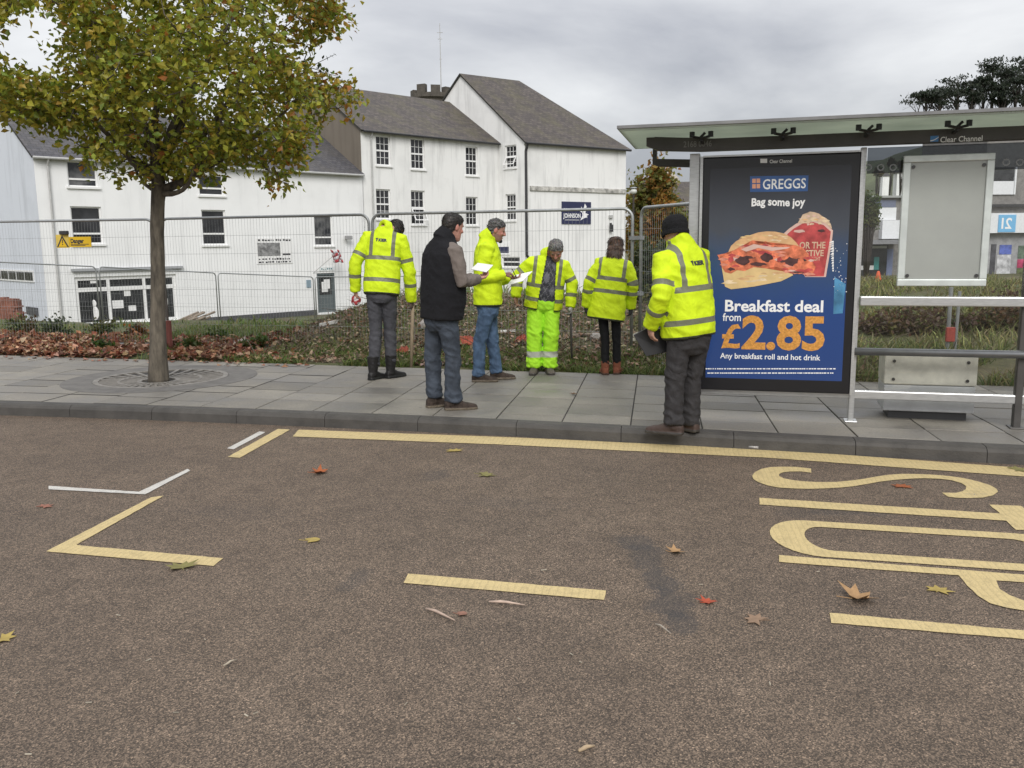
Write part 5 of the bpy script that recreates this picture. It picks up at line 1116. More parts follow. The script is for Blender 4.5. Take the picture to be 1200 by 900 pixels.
# ================================================================== PEOPLE
def cloth_mat(name,col,band=None,rough=.75,fold=.5,fscale=14,bandrough=.4,var=.12):
    """cloth with folds; a 'band' attribute (signed distance in metres) cuts reflective tape or soles into it"""
    m,nt,b=newmat(name); tc=nd(nt,'ShaderNodeTexCoord'); P=tc.outputs['Object']
    mp=nd(nt,'ShaderNodeMapping'); mp.inputs['Scale'].default_value=(1,1,.75); nt.links.new(P,mp.inputs[0])
    n=noise_node(nt,mp.outputs[0],fscale,5,.55); n.inputs['Distortion'].default_value=.8; n2=noise_node(nt,P,130,3,.6)
    r=ramp(nt,n.outputs['Fac'],[(.25,[c*(1-var) for c in col]),(.75,[min(1,c*(1+var)) for c in col])]); c=r.outputs[0]
    if band is not None:
        a=nd(nt,'ShaderNodeAttribute'); a.attribute_name='band'; g_=math_(nt,'GREATER_THAN',a.outputs['Fac'],0.0); c=mixc(nt,g_,c,band)
        rr=nd(nt,'ShaderNodeMix'); rr.data_type='FLOAT'; nt.links.new(g_,rr.inputs[0]); rr.inputs[2].default_value=rough; rr.inputs[3].default_value=bandrough; nt.links.new(rr.outputs[0],b.inputs['Roughness'])
    else: b.inputs['Roughness'].default_value=rough
    if band is not None:
        a2=nd(nt,'ShaderNodeAttribute'); a2.attribute_name='seam'; c=mixc(nt,math_(nt,'GREATER_THAN',a2.outputs['Fac'],0.0),c,(.05,.055,.03))
    nt.links.new(c,b.inputs['Base Color']); h=math_(nt,'ADD',n.outputs['Fac'],math_(nt,'MULTIPLY',n2.outputs['Fac'],.06)); bump(nt,b,h,fold,.02); b.inputs['Specular IOR Level'].default_value=.3
    return m
TAPE=(.165,.17,.115)
HIVIS=cloth_mat('hi_vis_yellow',(.55,.71,.012),TAPE,fold=.75,fscale=9,var=.16); HIVT=cloth_mat('hi_vis_green_trousers',(.38,.74,.03),(.42,.44,.37),fold=.6,fscale=11)
JEANS=cloth_mat('blue_jeans',(.060,.100,.165),fold=.9,var=.5,fscale=9); DJEANS=cloth_mat('slate_jeans',(.043,.053,.070),fold=.9,var=.5,fscale=9); GTROU=cloth_mat('grey_trousers',(.058,.058,.066),fold=.8,var=.2); CTROU=cloth_mat('charcoal_trousers',(.033,.031,.032),fold=.8,var=.2); BLKL=cloth_mat('black_leggings',(.007,.007,.008),fold=.3); BLKF=cloth_mat('black_fleece',(.010,.010,.012),fold=.4,fscale=20,rough=.95); SWEAT=cloth_mat('grey_brown_jumper',(.155,.130,.115),fold=.5,fscale=16,rough=.95)
BOOTB=cloth_mat('black_boot_leather',(.014,.013,.013),(.02,.02,.02),.55,fold=.4); BOOTT=cloth_mat('brown_boot_suede',(.045,.032,.025),(.13,.105,.075),.8,fold=.8,var=.5,fscale=30); BOOTR=cloth_mat('rust_boot_suede',(.19,.065,.035),(.09,.05,.035),.8,fold=.4); BOOTG=cloth_mat('muddy_boot',(.10,.085,.07),(.05,.045,.04),.85,fold=.4); SHOEB=cloth_mat('brown_shoe',(.060,.040,.033),(.05,.045,.04),.65,fold=.3)
LINING=cloth_mat('black_lining',(.012,.012,.014),fold=.3)
def hair_mat(name,c0,c1):
    m,nt,b=newmat(name); tc=nd(nt,'ShaderNodeTexCoord'); mp=nd(nt,'ShaderNodeMapping'); mp.inputs['Scale'].default_value=(1,1,.35); nt.links.new(tc.outputs['Object'],mp.inputs[0]); n=noise_node(nt,mp.outputs[0],95,4,.7); r=ramp(nt,n.outputs['Fac'],[(.35,c0),(.65,c1)]); nt.links.new(r.outputs[0],b.inputs['Base Color']); b.inputs['Roughness'].default_value=.6; bump(nt,b,n.outputs['Fac'],.8,.01); return m
HDARK=hair_mat('dark_hair',(.010,.009,.008),(.045,.038,.034)); HGREY=hair_mat('grey_hair',(.025,.024,.023),(.13,.125,.12)); HBRN=hair_mat('brown_hair',(.018,.010,.006),(.075,.040,.022)); KNIT=cloth_mat('black_knit',(.010,.010,.011),fold=.8,fscale=60,rough=.95)
SKIN=Mcol('skin',.55,0,.15,60)

def remesh(mb,name,voxel,smooth=3,keep_mats=None):
    me=mb.mesh('tmp',[]); o=bpy.data.objects.new('tmp',me); COL.objects.link(o)
    r=o.modifiers.new('r','REMESH'); r.mode='VOXEL'; r.voxel_size=voxel; r.use_smooth_shade=True
    if smooth: s=o.modifiers.new('s','SMOOTH'); s.iterations=smooth; s.factor=.5
    dg=bpy.context.evaluated_depsgraph_get(); dg.update(); m2=bpy.data.meshes.new_from_object(o.evaluated_get(dg)); bpy.data.objects.remove(o); bpy.data.meshes.remove(me); m2.name=name; m2.materials.clear(); return m2
def coords(me): a=np.empty(len(me.vertices)*3); me.vertices.foreach_get('co',a); return a.reshape(-1,3)
def normals(me): a=np.empty(len(me.vertices)*3); me.vertices.foreach_get('normal',a); return a.reshape(-1,3)
def setco(me,a): me.vertices.foreach_set('co',np.ascontiguousarray(a).ravel()); me.update()
def folds(me,amp,f=(11,11,17),seed=0,mask=None):
    a=coords(me); n=normals(me)
    for i in range(len(a)):
        p=Vector((a[i,0]*f[0]+seed,a[i,1]*f[1],a[i,2]*f[2]+.6*a[i,0]*f[0])); v=noise.noise(p); w=noise.noise(p*2.1+Vector((7,3,1)))
        k=amp*(1-abs(v)*2.2)*.7+amp*.45*w
        if mask is not None: k*=mask[i]
        a[i]+=n[i]*k
    setco(me,a)
def segdist(a,p,q):
    p=np.array(p);q=np.array(q); d=q-p; t=np.clip(((a-p)@d)/(d@d),0,1); return np.linalg.norm(a-(p+t[:,None]*d),axis=1),t
def fattr(me,name,vals): at=me.attributes.new(name,'FLOAT','POINT'); at.data.foreach_set('value',np.asarray(vals,dtype=np.float32))
def vcol(me,vals): at=me.color_attributes.new('Col','FLOAT_COLOR','POINT'); at.data.foreach_set('color',np.concatenate([vals,np.ones((len(vals),1))],1).astype(np.float32).ravel())

HEADP=[(-.118,.022,.070,.030),(-.108,.040,.088,.004),(-.092,.051,.094,-.030),(-.068,.060,.093,-.056),(-.04,.067,.091,-.076),(-.01,.071,.091,-.090),(.02,.074,.090,-.097),(.045,.0765,.091,-.100),(.07,.075,.084,-.097),(.092,.066,.068,-.084),(.108,.049,.043,-.062),(.117,.028,.015,-.036),(.120,.010,-.004,-.018)]
def head_rings(off=0,n=28,prof=HEADP,zs=1.0):
    R=[]
    for (z,w,yf,yb) in prof:
        ring=[]; cy=(yf+yb)/2; d=(yf-yb)/2
        for k in range(n):
            a=2*math.pi*k/n; cx,sy=math.cos(a),math.sin(a); e=.88
            ring.append(Vector((math.copysign(abs(cx)**e,cx)*(w+off),cy+math.copysign(abs(sy)**e,sy)*(d+off),z*zs+(off if z>.05 else 0)*(z-.05)/.07)))
        R.append(ring)
    return R
def build_person(J):
    """J: surveyed joints (x, y, depth) in the person's own upright plane plus clothing"""
    fl,fr=gnd(*J['feet'][0],PZ),gnd(*J['feet'][1],PZ); B=(fl+fr)/2; B.z=PZ
    V=B-CAM; V.z=0; V.normalize(); S0=Vector((V.y,-V.x,0))
    P=lambda t: onplane(t[0],t[1],B+V*(t[2] if len(t)>2 else 0),V)
    def face(phi): f=V*math.cos(R_(phi))+S0*math.sin(R_(phi)); return f,Vector((f.y,-f.x,0))
    F,S=face(J['phi']); hip=P(J['hip']); nk=P(J['neck']); hd=P(J['head']); k=J.get('k',1.0)
    T=(nk-hip); LT=T.length; Tn=T.normalized(); S2=(S-Tn*S.dot(Tn)).normalized(); F2=Tn.cross(S2)*-1
    if F2.dot(F)<0: F2=-F2
    sw=J.get('sw',.175)*k
    sh={'L':nk-Tn*.098*k-S2*sw,'R':nk-Tn*.098*k+S2*sw}
    if 'shL' in J: sh['L']=P(J['shL'])
    if 'shR' in J: sh['R']=P(J['shR'])
    el={s:P(J['el'+s]) for s in 'LR'}; wr={s:P(J['wr'+s]) for s in 'LR'}; kn={s:P(J['kn'+s]) for s in 'LR'}; an={s:P(J['an'+s]) for s in 'LR'}
    hj={'L':hip-S*.088*k-ZV*.03,'R':hip+S*.088*k-ZV*.03}
    bulge=J.get('bulge',0)
    def tc_(t): return hip+T*t-F2*J.get('arch',.0)*math.sin(math.pi*min(1,max(0,t)))
    def tring(t,a,b,of=0,n=32,e=.8,tilt=None):
        c=tc_(t)+F2*of; return [c+S2*(math.copysign(abs(math.cos(2*math.pi*i/n))**e,math.cos(2*math.pi*i/n))*a)+F2*(math.copysign(abs(math.sin(2*math.pi*i/n))**e,math.sin(2*math.pi*i/n))*b) for i in range(n)]
    # ---------------- body: one continuous figure with head, neck, trunk, arms, hands and legs
    Fh,Sh=face(J['hyaw']); pt=R_(J['hpitch']); fw=Fh*math.cos(pt)-ZV*math.sin(pt); up=ZV*math.cos(pt)+Fh*math.sin(pt); rl_=J.get('hroll',0)
    Mh=Matrix((Sh,fw,up)).transposed()
    if rl_: Mh=Matrix.Rotation(R_(rl_),3,fw)@Mh
    hl=lambda v: hd+Mh@Vector(v)*k
    g=MB(); g.rings([[hl(v) for v in r] for r in head_rings()])
    # nose, brow, ears, lips, chin
    g.tube([hl((0,.082,.032)),hl((0,.098,.008)),hl((0,.112,-.018)),hl((0,.094,-.026))],[.008*k,.011*k,.0155*k,.012*k],10)
    for s_ in (-1,1):
        g.ell(hl((s_*.0765,-.008,-.002)),.011*k,.021*k,.033*k,10,8,Mh); g.ell(hl((s_*.013,.098,-.022)),.010*k,.011*k,.008*k,8,6,Mh)
        g.ell(hl((s_*.032,.082,.030)),.022*k,.012*k,.007*k,10,6,Mh); g.ell(hl((s_*.040,.070,-.018)),.022*k,.020*k,.018*k,10,6,Mh)
    g.ell(hl((0,.088,-.058)),.024*k,.012*k,.007*k,10,6,Mh); g.ell(hl((0,.088,-.068)),.020*k,.012*k,.007*k,10,6,Mh); g.ell(hl((0,.078,-.100)),.022*k,.018*k,.014*k,10,6,Mh)
    nb0=hl((0,-.022,-.03)); g.tube([nk-Tn*.10,nk,nk.lerp(nb0,.5),nb0],[.075*k,.060*k,.054*k,.055*k],16)
    g.rings([tring(t,a*k,b*k,0) for t,a,b in ((-.12,.12,.09),(0,.148,.10),(.25,.135,.095),(.5,.15,.105),(.75,.16,.10),(.88,.14,.085),(.97,.075,.065))])
    for s_ in 'LR':
        i0=sh[s_].lerp(tc_(.86),.35)
        g.tube([i0,sh[s_],sh[s_].lerp(el[s_],.5),el[s_],el[s_].lerp(wr[s_],.35),wr[s_]],[.05*k,.052*k,.046*k,.037*k,.038*k,.027*k],12)
        g.tube([hj[s_]+ZV*.06,hj[s_],hj[s_].lerp(kn[s_],.5),kn[s_],kn[s_].lerp(an[s_],.35),an[s_]],[q_*k*min(1,J['trousers'].get('w',1.)) for q_ in (.065,.074,.062,.047,.046,.034)],12)
        g.tube([an[s_]+ZV*.02,Vector((an[s_].x,an[s_].y,PZ+.03))],[.036*k,.034*k],10)
        H=J['hand'+s_]; d=(S0*H[0][0]+V*H[0][1]+ZV*H[0][2]).normalized(); n=(S0*H[1][0]+V*H[1][1]+ZV*H[1][2]); n=(n-d*n.dot(d)).normalized(); t_=d.cross(n)
        # thumb side: towards the body's front for hanging arms, given by sign
        t_=t_*H[3]; w0=wr[s_]-d*.01; hk=k*1.0
        g.rings([[w0+d*q+t_*(a*math.cos(2*math.pi*i/14))+n*(b*math.sin(2*math.pi*i/14)) for i in range(14)] for q,a,b in ((0,.026*hk,.020*hk),(.03*hk,.034*hk,.018*hk),(.07*hk,.042*hk,.017*hk),(.092*hk,.040*hk,.014*hk),(.10*hk,.03*hk,.010*hk))])
        for off,ln in ((.031,.070),(.0105,.080),(-.0105,.075),(-.031,.058)):
            p=w0+d*(.088*hk)+t_*off*hk; dd=d.copy(); pts=[p-d*.02,p]; c=H[2]
            for j_,f in enumerate((.45,.32,.23)):
                dd=(dd*math.cos(R_(c))+n*math.sin(R_(c))) if j_==0 else (dd*math.cos(R_(c))+ (n-dd*n.dot(dd)).normalized()*math.sin(R_(c))); dd.normalize(); p=p+dd*ln*f*hk*1.05; pts.append(p)
            g.tube(pts,[.0088*hk,.0090*hk,.0085*hk,.0078*hk,.0062*hk],8)
        p=w0+d*.028*hk+t_*.024*hk; dd=(d*.75+t_*.75+n*.25).normalized(); q1=p+dd*.042*hk; dd2=(d*.95+t_*.15+n*.45).normalized(); q2=q1+dd2*.032*hk; g.tube([p,q1,q2,q2+(dd2*.8+n*.4).normalized()*.018*hk],[.014*hk,.0115*hk,.0098*hk,.007*hk],8)
    me=remesh(g,'person',.0056,2)
    a=coords(me); rel=(a-np.array(hd))@np.array(Mh)/k; c=np.tile(np.array(J.get('skin',(.46,.26,.19))),(len(a),1))
    near=np.linalg.norm(rel,axis=1)<.17
    def paint_(cond,col,w): c[cond]=c[cond]*(1-w)+np.array(col)*w
    redd=near&(((np.abs(np.abs(rel[:,0])-.045)<.022)&(np.abs(rel[:,2]+.018)<.028)&(rel[:,1]>.03))|((np.abs(rel[:,0])<.018)&(np.abs(rel[:,2]+.014)<.02)&(rel[:,1]>.09))|(np.abs(rel[:,0])>.072)); paint_(redd,(.46,.17,.13),.6)
    for s_ in (-1,1):
        e=near&(((rel[:,0]-s_*.032)/.013)**2+((rel[:,2]-.012)/.0065)**2<1)&(rel[:,1]>.05); paint_(e,(.03,.02,.018),.9)
        b_=near&(((rel[:,0]-s_*.034)/.021)**2+((rel[:,2]-.033)/.0058)**2<1)&(rel[:,1]>.05); paint_(b_,J.get('brow',(.06,.045,.04)),.8)
    lip=near&((rel[:,0]/.025)**2+((rel[:,2]+.063)/.008)**2<1)&(rel[:,1]>.07); paint_(lip,(.30,.11,.09),.7)
    if 'stubble' in J:
        st=near&(rel[:,2]<-.035)&(rel[:,1]>-.01)&~lip; paint_(st,J['stubble'],.45)
        nkm=near&(rel[:,2]<-.02)&(rel[:,2]>-.05)&(np.abs(rel[:,0])<.03)&(rel[:,1]>.075); paint_(nkm,J['stubble'],.3)
    if 'glove' in J:
        for s_ in J['glove'][0]:
            dw=np.linalg.norm(a-np.array(wr[s_]),axis=1); H=J['hand'+s_]; d=np.array((S0*H[0][0]+V*H[0][1]+ZV*H[0][2]).normalized()); gl_=(dw<.24)&(((a-np.array(wr[s_]))@d)>-.02); paint_(gl_,J['glove'][1],1)
    vcol(me,c); me.materials.append(SKIN); me.transform(Matrix.Translation(-B)); o=bpy.data.objects.new('person',me); COL.objects.link(o); o.location=B
    tag(o,J['label'],'person','people standing on the pavement')
    def attach(me,name,mat,lab=None):
        for m in (mat if isinstance(mat,(list,tuple)) else [mat]): me.materials.append(m)
        me.transform(Matrix.Translation(-B)); c_=bpy.data.objects.new(name,me); COL.objects.link(c_); c_.parent=o
        if lab: c_['label']=lab
        return c_
    # ---------------- trousers
    tr=J['trousers']; g=MB(); kk=tr.get('w',1.0)*k
    g.rings([tring(t,a_*k*tr.get('hipw',1),b_*k*tr.get('hipw',1),0) for t,a_,b_ in ((-.22,.10,.09),(-.14,.155,.118),(0,.175,.128),(.12,.168,.122),(.22,.16,.118))])
    rad=tr.get('r',(.094,.090,.080,.069,.068,.064,.068))
    for s_ in 'LR':
        ae=an[s_].copy(); ae.z=max(ae.z,PZ+tr.get('hem',.05)); ae2=ae
        g.tube([hj[s_]+ZV*.05,hj[s_]-ZV*.03,hj[s_].lerp(kn[s_],.55),kn[s_],kn[s_].lerp(an[s_],.35),kn[s_].lerp(an[s_],.8),ae2],[x*kk for x in rad],18)
    me=remesh(g,'trousers',.0085,3); a=coords(me); hz=a[:,2]-PZ
    mk=.55+.9*np.exp(-((hz-tr.get('kz',.47))/.10)**2)+1.3*np.exp(-((hz-.12)/.10)**2)+.7*np.exp(-((hz-.80)/.10)**2)
    folds(me,tr.get('fold',.0085),(8,8,12),J['seed'],mk); folds(me,.0028,(16,16,20),J['seed']+14,mk)
    if 'bands' in tr:
        a=coords(me); hz=a[:,2]-PZ; bd=np.full(len(a),-1.0)
        for z_,hw in tr['bands']: bd=np.maximum(bd,hw-np.abs(hz-z_))
        fattr(me,'band',bd)
    attach(me,'trousers',tr['mat'])
    # ---------------- boots
    bt=J['boots']
    for s_ in 'LR':
        td,ts=face(J['toe'+s_]); g=MB(); gp=Vector((an[s_].x,an[s_].y,PZ)); bs=bt.get('s',1.0)*k
        sec=[(-.075,.022,.060),(-.066,.033,.080),(-.03,.040,.105),(.03,.041,.098),(.085,.044,.070),(.135,.047,.055),(.175,.042,.047),(.20,.030,.038),(.208,.016,.028)]
        rs=[]
        for (q,w,h) in sec:
            ring=[]
            for i in range(18):
                an_=2*math.pi*i/18; x=math.copysign(abs(math.cos(an_))**.7,math.cos(an_))*w*bs; z=(math.copysign(abs(math.sin(an_))**.8,math.sin(an_))*.5+.5)*h*bs; ring.append(gp+td*q*bs+ts*x+ZV*(z+.002))
            rs.append(ring)
        g.rings(rs)
        hz_=bt.get('h',.13); g.tube([gp+td*-.012*bs+ZV*.05,gp+td*-.012*bs+ZV*.09,an[s_].lerp(kn[s_],.12) if hz_<.15 else Vector((an[s_].x,an[s_].y,PZ+hz_))],[.050*bs,.050*bs,bt.get('rt',.050)*bs],16)
        # a sole that stands proud
        g.rings([[gp+td*q*bs*1.02+ts*x*(w*bs+.004)+ZV*z for (q,x,w) in [(q,1,w) for q,w,h in sec]+[(q,-1,w) for q,w,h in sec[::-1]]] for z in (.001,.022)])
        me=remesh(g,'boot',.0065,2); folds(me,.003,(22,22,30),J['seed']+5); a=coords(me); fattr(me,'band',.024-(a[:,2]-PZ)); attach(me,'boot',bt['mat'])
    # ---------------- jacket, coat or gilet
    jk=J['jacket']; g=MB(); secs=jk['secs']; g.rings([tring(t,a_*k,b_*k,of*k) for t,a_,b_,of in secs])
    sr=jk.get('sr',(.070,.082,.077,.069,.067,.058)); arms={}
    for s_ in 'LR':
        i0=sh[s_].lerp(tc_(.84),.40); path=[i0,sh[s_]-Tn*.012,sh[s_].lerp(el[s_],.5),el[s_],el[s_].lerp(wr[s_],.5),wr[s_]+(wr[s_]-el[s_]).normalized()*jk.get('cuff',.01)]; arms[s_]=path
        if jk.get('sleeves',True): g.tube(path,[x*k for x in sr],18)
    # collar
    if jk.get('collar',True):
        nd_=(nb0-nk).normalized(); cs_=(S2-nd_*S2.dot(nd_)).normalized(); cf=nd_.cross(cs_); cf=cf if cf.dot(F2)>0 else -cf; rs=[]
        for (q,r_) in ((-.04,.060),(-.04,.098),(0,.096),(.045,.084),(.052,.078),(.045,.070),(0,.064)): rs.append([nk+nd_*(q*jk.get('colh',1.0)+(.010 if math.sin(2*math.pi*i/24)<-.2 else 0))+cs_*r_*k*math.cos(2*math.pi*i/24)+cf*r_*1.02*k*math.sin(2*math.pi*i/24) for i in range(24)])
        rs.append(rs[0]); g.rings(rs,False)
    me=remesh(g,'jacket',jk.get('vox',.0085),3); folds(me,jk.get('fold',.012),(5.5,5.5,9),J['seed']+2); folds(me,.003,(13,13,17),J['seed']+12)
    a=coords(me); tt=((a-np.array(hip))@np.array(Tn))/LT; cx=(a-np.array(hip))@np.array(S2); bd=np.full(len(a),-1.0); isarm=np.zeros(len(a),bool)
    for s_ in 'LR':
        p=arms[s_]; L1=(el[s_]-sh[s_]).length; L2=(wr[s_]-el[s_]).length; d1,t1=segdist(a,sh[s_],el[s_]); d2,t2=segdist(a,el[s_],wr[s_]); use1=d1<=d2; d=np.where(use1,d1,d2); u=np.where(use1,t1*L1,L1+t2*L2)/(L1+L2)
        sgn=1 if s_=='R' else -1; am=(d<.095*k)&((cx*sgn>.135*k)|(u>.55))&(u>.06); isarm|=am
        if jk.get('sleeves',True):
            for u0 in jk.get('abands',(.36,.74)): bd=np.where(am,np.maximum(bd,.022-np.abs(u-u0)*(L1+L2)),bd)
    for t0 in jk.get('bands',(.48,.13)): bd=np.where(isarm,bd,np.maximum(bd,.023-np.abs(tt-t0)*LT))
    if 'strap' in jk:
        sb_=jk['strap']; bd=np.where(isarm,bd,np.maximum(bd,np.minimum(.021-np.abs(np.abs(cx)-sb_[0]),(tt-sb_[1])*LT)))
    fattr(me,'band',bd); t_h=secs[0][0]; sm_=np.where(isarm,-1,.014-np.abs(tt-t_h)*LT)
    if jk.get('zip'):
        fz=(a-np.array(hip)-np.outer(tt,np.array(T)))@np.array(F2); sm_=np.maximum(sm_,np.where((~isarm)&(fz>.03)&(tt<.95),.006-np.abs(cx),-1))
    fattr(me,'seam',sm_)
    if 'open' in jk:
        w0,w1=jk['open']; f_=(a-np.array([tc_(t) for t in np.clip(tt,0,1)]))@np.array(F2) if False else (a-np.array(hip)-np.outer(tt,np.array(T)))@np.array(F2)
        wid=w0+(w1-w0)*np.clip(1-tt,0,1); x0=jk.get('openx',0); dele=(~isarm)&(f_>.02)&(np.abs(cx-x0)<wid*k)
        bm=bmesh.new(); bm.from_mesh(me); bm.verts.ensure_lookup_table(); bmesh.ops.delete(bm,geom=[bm.verts[i] for i in np.nonzero(dele)[0]],context='VERTS')
        # drop the flat hem cap so the jacket hangs open
        bm.to_mesh(me); bm.free()
        # smooth edge loops a little
    jo=attach(me,jk.get('name','jacket'),[jk['mat'],LINING] if 'open' in jk else jk['mat'])
    if 'open' in jk: so=jo.modifiers.new('thick','SOLIDIFY'); so.thickness=.012; so.offset=-1; so.material_offset=1; so.material_offset_rim=0
    if 'logo' in jk:
        bv=BVHTree.FromPolygons([Vector(v)-B for v in a.tolist()] if False else [v.co for v in me.vertices],[p.vertices for p in me.polygons]); lg=jk['logo']; c0=tc_(lg['t'])-B+S2*lg['x']; out_=-F2; g=MB(); wd_=.125
        Vv,Ff=text_geo('KIER',.046,.003); xw=max(v[0] for v in Vv); base=0
        # people are read from behind: text runs along the body's right-hand side
        for (x,y) in Vv:
            o_=c0+S2*(x-xw/2+.015)+Tn*y+out_*.5; h_=bv.ray_cast(o_,-out_); q=h_[0] if h_[0] else o_-out_*.4; g.v.append(tuple(q+out_*.003))
        for f in Ff: g.face(f)
        b0=len(g.v)
        for (x,y) in ((-xw/2-.02,.036),(-xw/2+.010,.040),(-xw/2+.008,.028),(-xw/2-.002,-.002),(-xw/2-.012,.002),(-xw/2-.010,.022)):
            o_=c0+S2*x+Tn*y+out_*.5; h_=bv.ray_cast(o_,-out_); q=h_[0] if h_[0] else o_-out_*.4; g.v.append(tuple(q+out_*.004))
        g.face(range(b0,b0+6)); m_=g.mesh('logo',[INK]); lo=bpy.data.objects.new('logo',m_); COL.objects.link(lo); lo.parent=jo
    if 'under' in J:   # jumper seen under a gilet or an open jacket
        un=J['under']; g=MB(); g.rings([tring(t,a_*k,b_*k,of*k) for t,a_,b_,of in un['secs']])
        if un.get('sleeves'):
            for s_ in 'LR': g.tube(arms[s_],[x*k for x in (.07,.074,.066,.056,.055,.046)],18)
        me=remesh(g,'jumper',.0085,3); folds(me,.008,(8,8,14),J['seed']+9)
        if un.get('argyle'):
            a=coords(me); x=(a-np.array(hip))@np.array(S2); z=(a-np.array(hip))@np.array(Tn); u=np.mod(x/.085+z/.15+.5,1)-.5; v=np.mod(x/.085-z/.15+.5,1)-.5
            col=np.tile(np.array((.035,.036,.045)),(len(a),1)); m1=(np.floor(x/.085+z/.15+.5)%2==0)&(np.floor(x/.085-z/.15+.5)%2==0); col[m1]=(.12,.12,.14); m2=(np.floor(x/.085+z/.15+.5)%2==1)&(np.floor(x/.085-z/.15+.5)%2==1); col[m2]=(.055,.055,.068)
            ln_=(np.abs(u)<.03)|(np.abs(v)<.03); col[ln_]=(.17,.17,.18); vcol(me,col); attach(me,'jumper',bpy.data.materials.get('argyle_knit') or Mcol('argyle_knit',.9,0,.3,80))
        else: attach(me,'jumper',un['mat'])
    # ---------------- hair or hat
    hr=J['hair']; g=MB(); off=hr.get('off',.010); g.rings([[hl(v) for v in r] for r in head_rings(off,36)])
    if hr['kind']=='long':
        lp_=[(hl((0,-.02,.05)),.080,.075),(hl((0,-.045,-.02)),.088,.068),(hl((0,-.06,-.08)).lerp(nk-F2*.06+ZV*.02,.5),.090,.052),(nk-F2*.07+ZV*.012,.086,.034),(nk-F2*.07-ZV*.03,.07,.02)]
        g.rings([[c_+S2*(w_*k*math.cos(2*math.pi*i/20))-F2*(d_*k*math.sin(2*math.pi*i/20)) for i in range(20)] for c_,w_,d_ in lp_])
    if False:
        g.rings([[hl((w*math.cos(2*math.pi*i/20),y+d_*math.sin(2*math.pi*i/20),z)) for i in range(20)] for z,w,y,d_ in ((.07,.075,-.03,.075),(0,.092,-.045,.068),(-.06,.094,-.056,.058),(-.12,.088,-.062,.046),(-.18,.07,-.066,.03),(-.2,.05,-.066,.02))])
    me=remesh(g,'hair',.006,2); a=coords(me); rel=(a-np.array(hd))@np.array(Mh)/k; x,y,z=rel.T
    if hr['kind']=='beanie': keep=z>hr.get('z',-.002)-.12*np.clip(y,-.1,.1)*0
    elif hr['kind']=='long': keep=(z>.072-.5*np.clip(.055-y,0,.02))|(y<.035)
    else: keep=(z>np.interp(y,[-.11,-.075,-.03,0,.012,.03,.05,.075,.1],[-.085-hr.get('low',0)]*2+[-.045-hr.get('low',0),.015-hr.get('low',0),.012-hr.get('low',0),.030-hr.get('low',0)*.6,.058,.070,.082])); 
    fr_=np.array([noise.noise(Vector(p)*(42 if hr['kind']!='beanie' else 30)) for p in a]); a=a+normals(me)*(fr_*hr.get('rough',.006))[:,None]; setco(me,a)
    bm=bmesh.new(); bm.from_mesh(me); bm.verts.ensure_lookup_table(); bmesh.ops.delete(bm,geom=[bm.verts[i] for i in np.nonzero(~keep)[0]],context='VERTS'); bm.to_mesh(me); bm.free()
    if hr['kind']!='beanie':
        # combed strands over the scalp
        co=coords(me); no=normals(me); sg_=MB(); rn=random.Random(J['seed']); pal=hr['pal']; ln0=.030 if hr['kind']=='short' else .07
        idx=list(range(len(co))); rn.shuffle(idx)
        for i in idx[:5200]:
            p=Vector(co[i]); n=Vector(no[i]); lc=Vector(rel[i]) if i<len(rel) else Vector((0,0,0))
            d=(Mh@Vector((rn.gauss(0,.25),-.75,-.35)) if hr['kind']=='short' else Vector((rn.gauss(0,.08),rn.gauss(0,.08),-1))); d=d-n*d.dot(n)
            if d.length<.05: continue
            d=(d.normalized()+n*rn.uniform(.03,.26 if hr['kind']=='short' else .0)).normalized(); s_=d.cross(n).normalized(); l_=ln0*rn.uniform(.6,1.3); w_=.0022*rn.uniform(.7,1.3)
            kc=rn.random(); sg_.col=tuple(lerp(a0,a1,kc**1.6)*rn.uniform(.8,1.2) for a0,a1 in zip(*pal)); b_=len(sg_.v); m_=p+d*l_*.5+n*.001; e_=p+d*l_-n*.004
            sg_.v+=[tuple(p-s_*w_),tuple(p+s_*w_),tuple(m_+s_*w_),tuple(m_-s_*w_),tuple(e_)]; sg_.face((b_,b_+1,b_+2,b_+3)); sg_.face((b_+3,b_+2,b_+4))
        smh=sg_.mesh('hair_strands',[]); 
    ho=attach(me,'beanie' if hr['kind']=='beanie' else 'hair',hr['mat']); so=ho.modifiers.new('thick','SOLIDIFY'); so.thickness=.014; so.offset=-1
    if hr['kind']!='beanie':
        so_=attach(smh,'hair_strands',bpy.data.materials.get('hair_strand') or Mcol('hair_strand',.5,0,0)); so_.parent=ho
    if hr['kind']=='beanie':
        g=MB(); rr=[r for r in head_rings(off+.004,36)]; zr_=hr.get('z',0); base=[Vector((v.x,v.y,0)) for v in rr[6]]; rs=[]
        for dz,s_ in ((0,.97),(-.004,1.02),(.015,1.04),(.034,1.035),(.040,1.01),(.034,.98)): rs.append([hl((v.x*s_,v.y*s_,zr_+dz)) for v in base])
        rs.append(rs[0]); g.rings(rs,False); me=remesh(g,'hat_cuff',.006,2); attach(me,'hat_cuff',KNIT)
    if 'mask' in J:
        g=MB(); g.ell(hl((0,.083,-.098)),.036*k,.026*k,.024*k,14,10,Mh); me=remesh(g,'face_mask',.006,2); attach(me,'face_mask',BLKF)
    return dict(B=B,V=V,S0=S0,P=P,wr=wr,F=F,S=S)

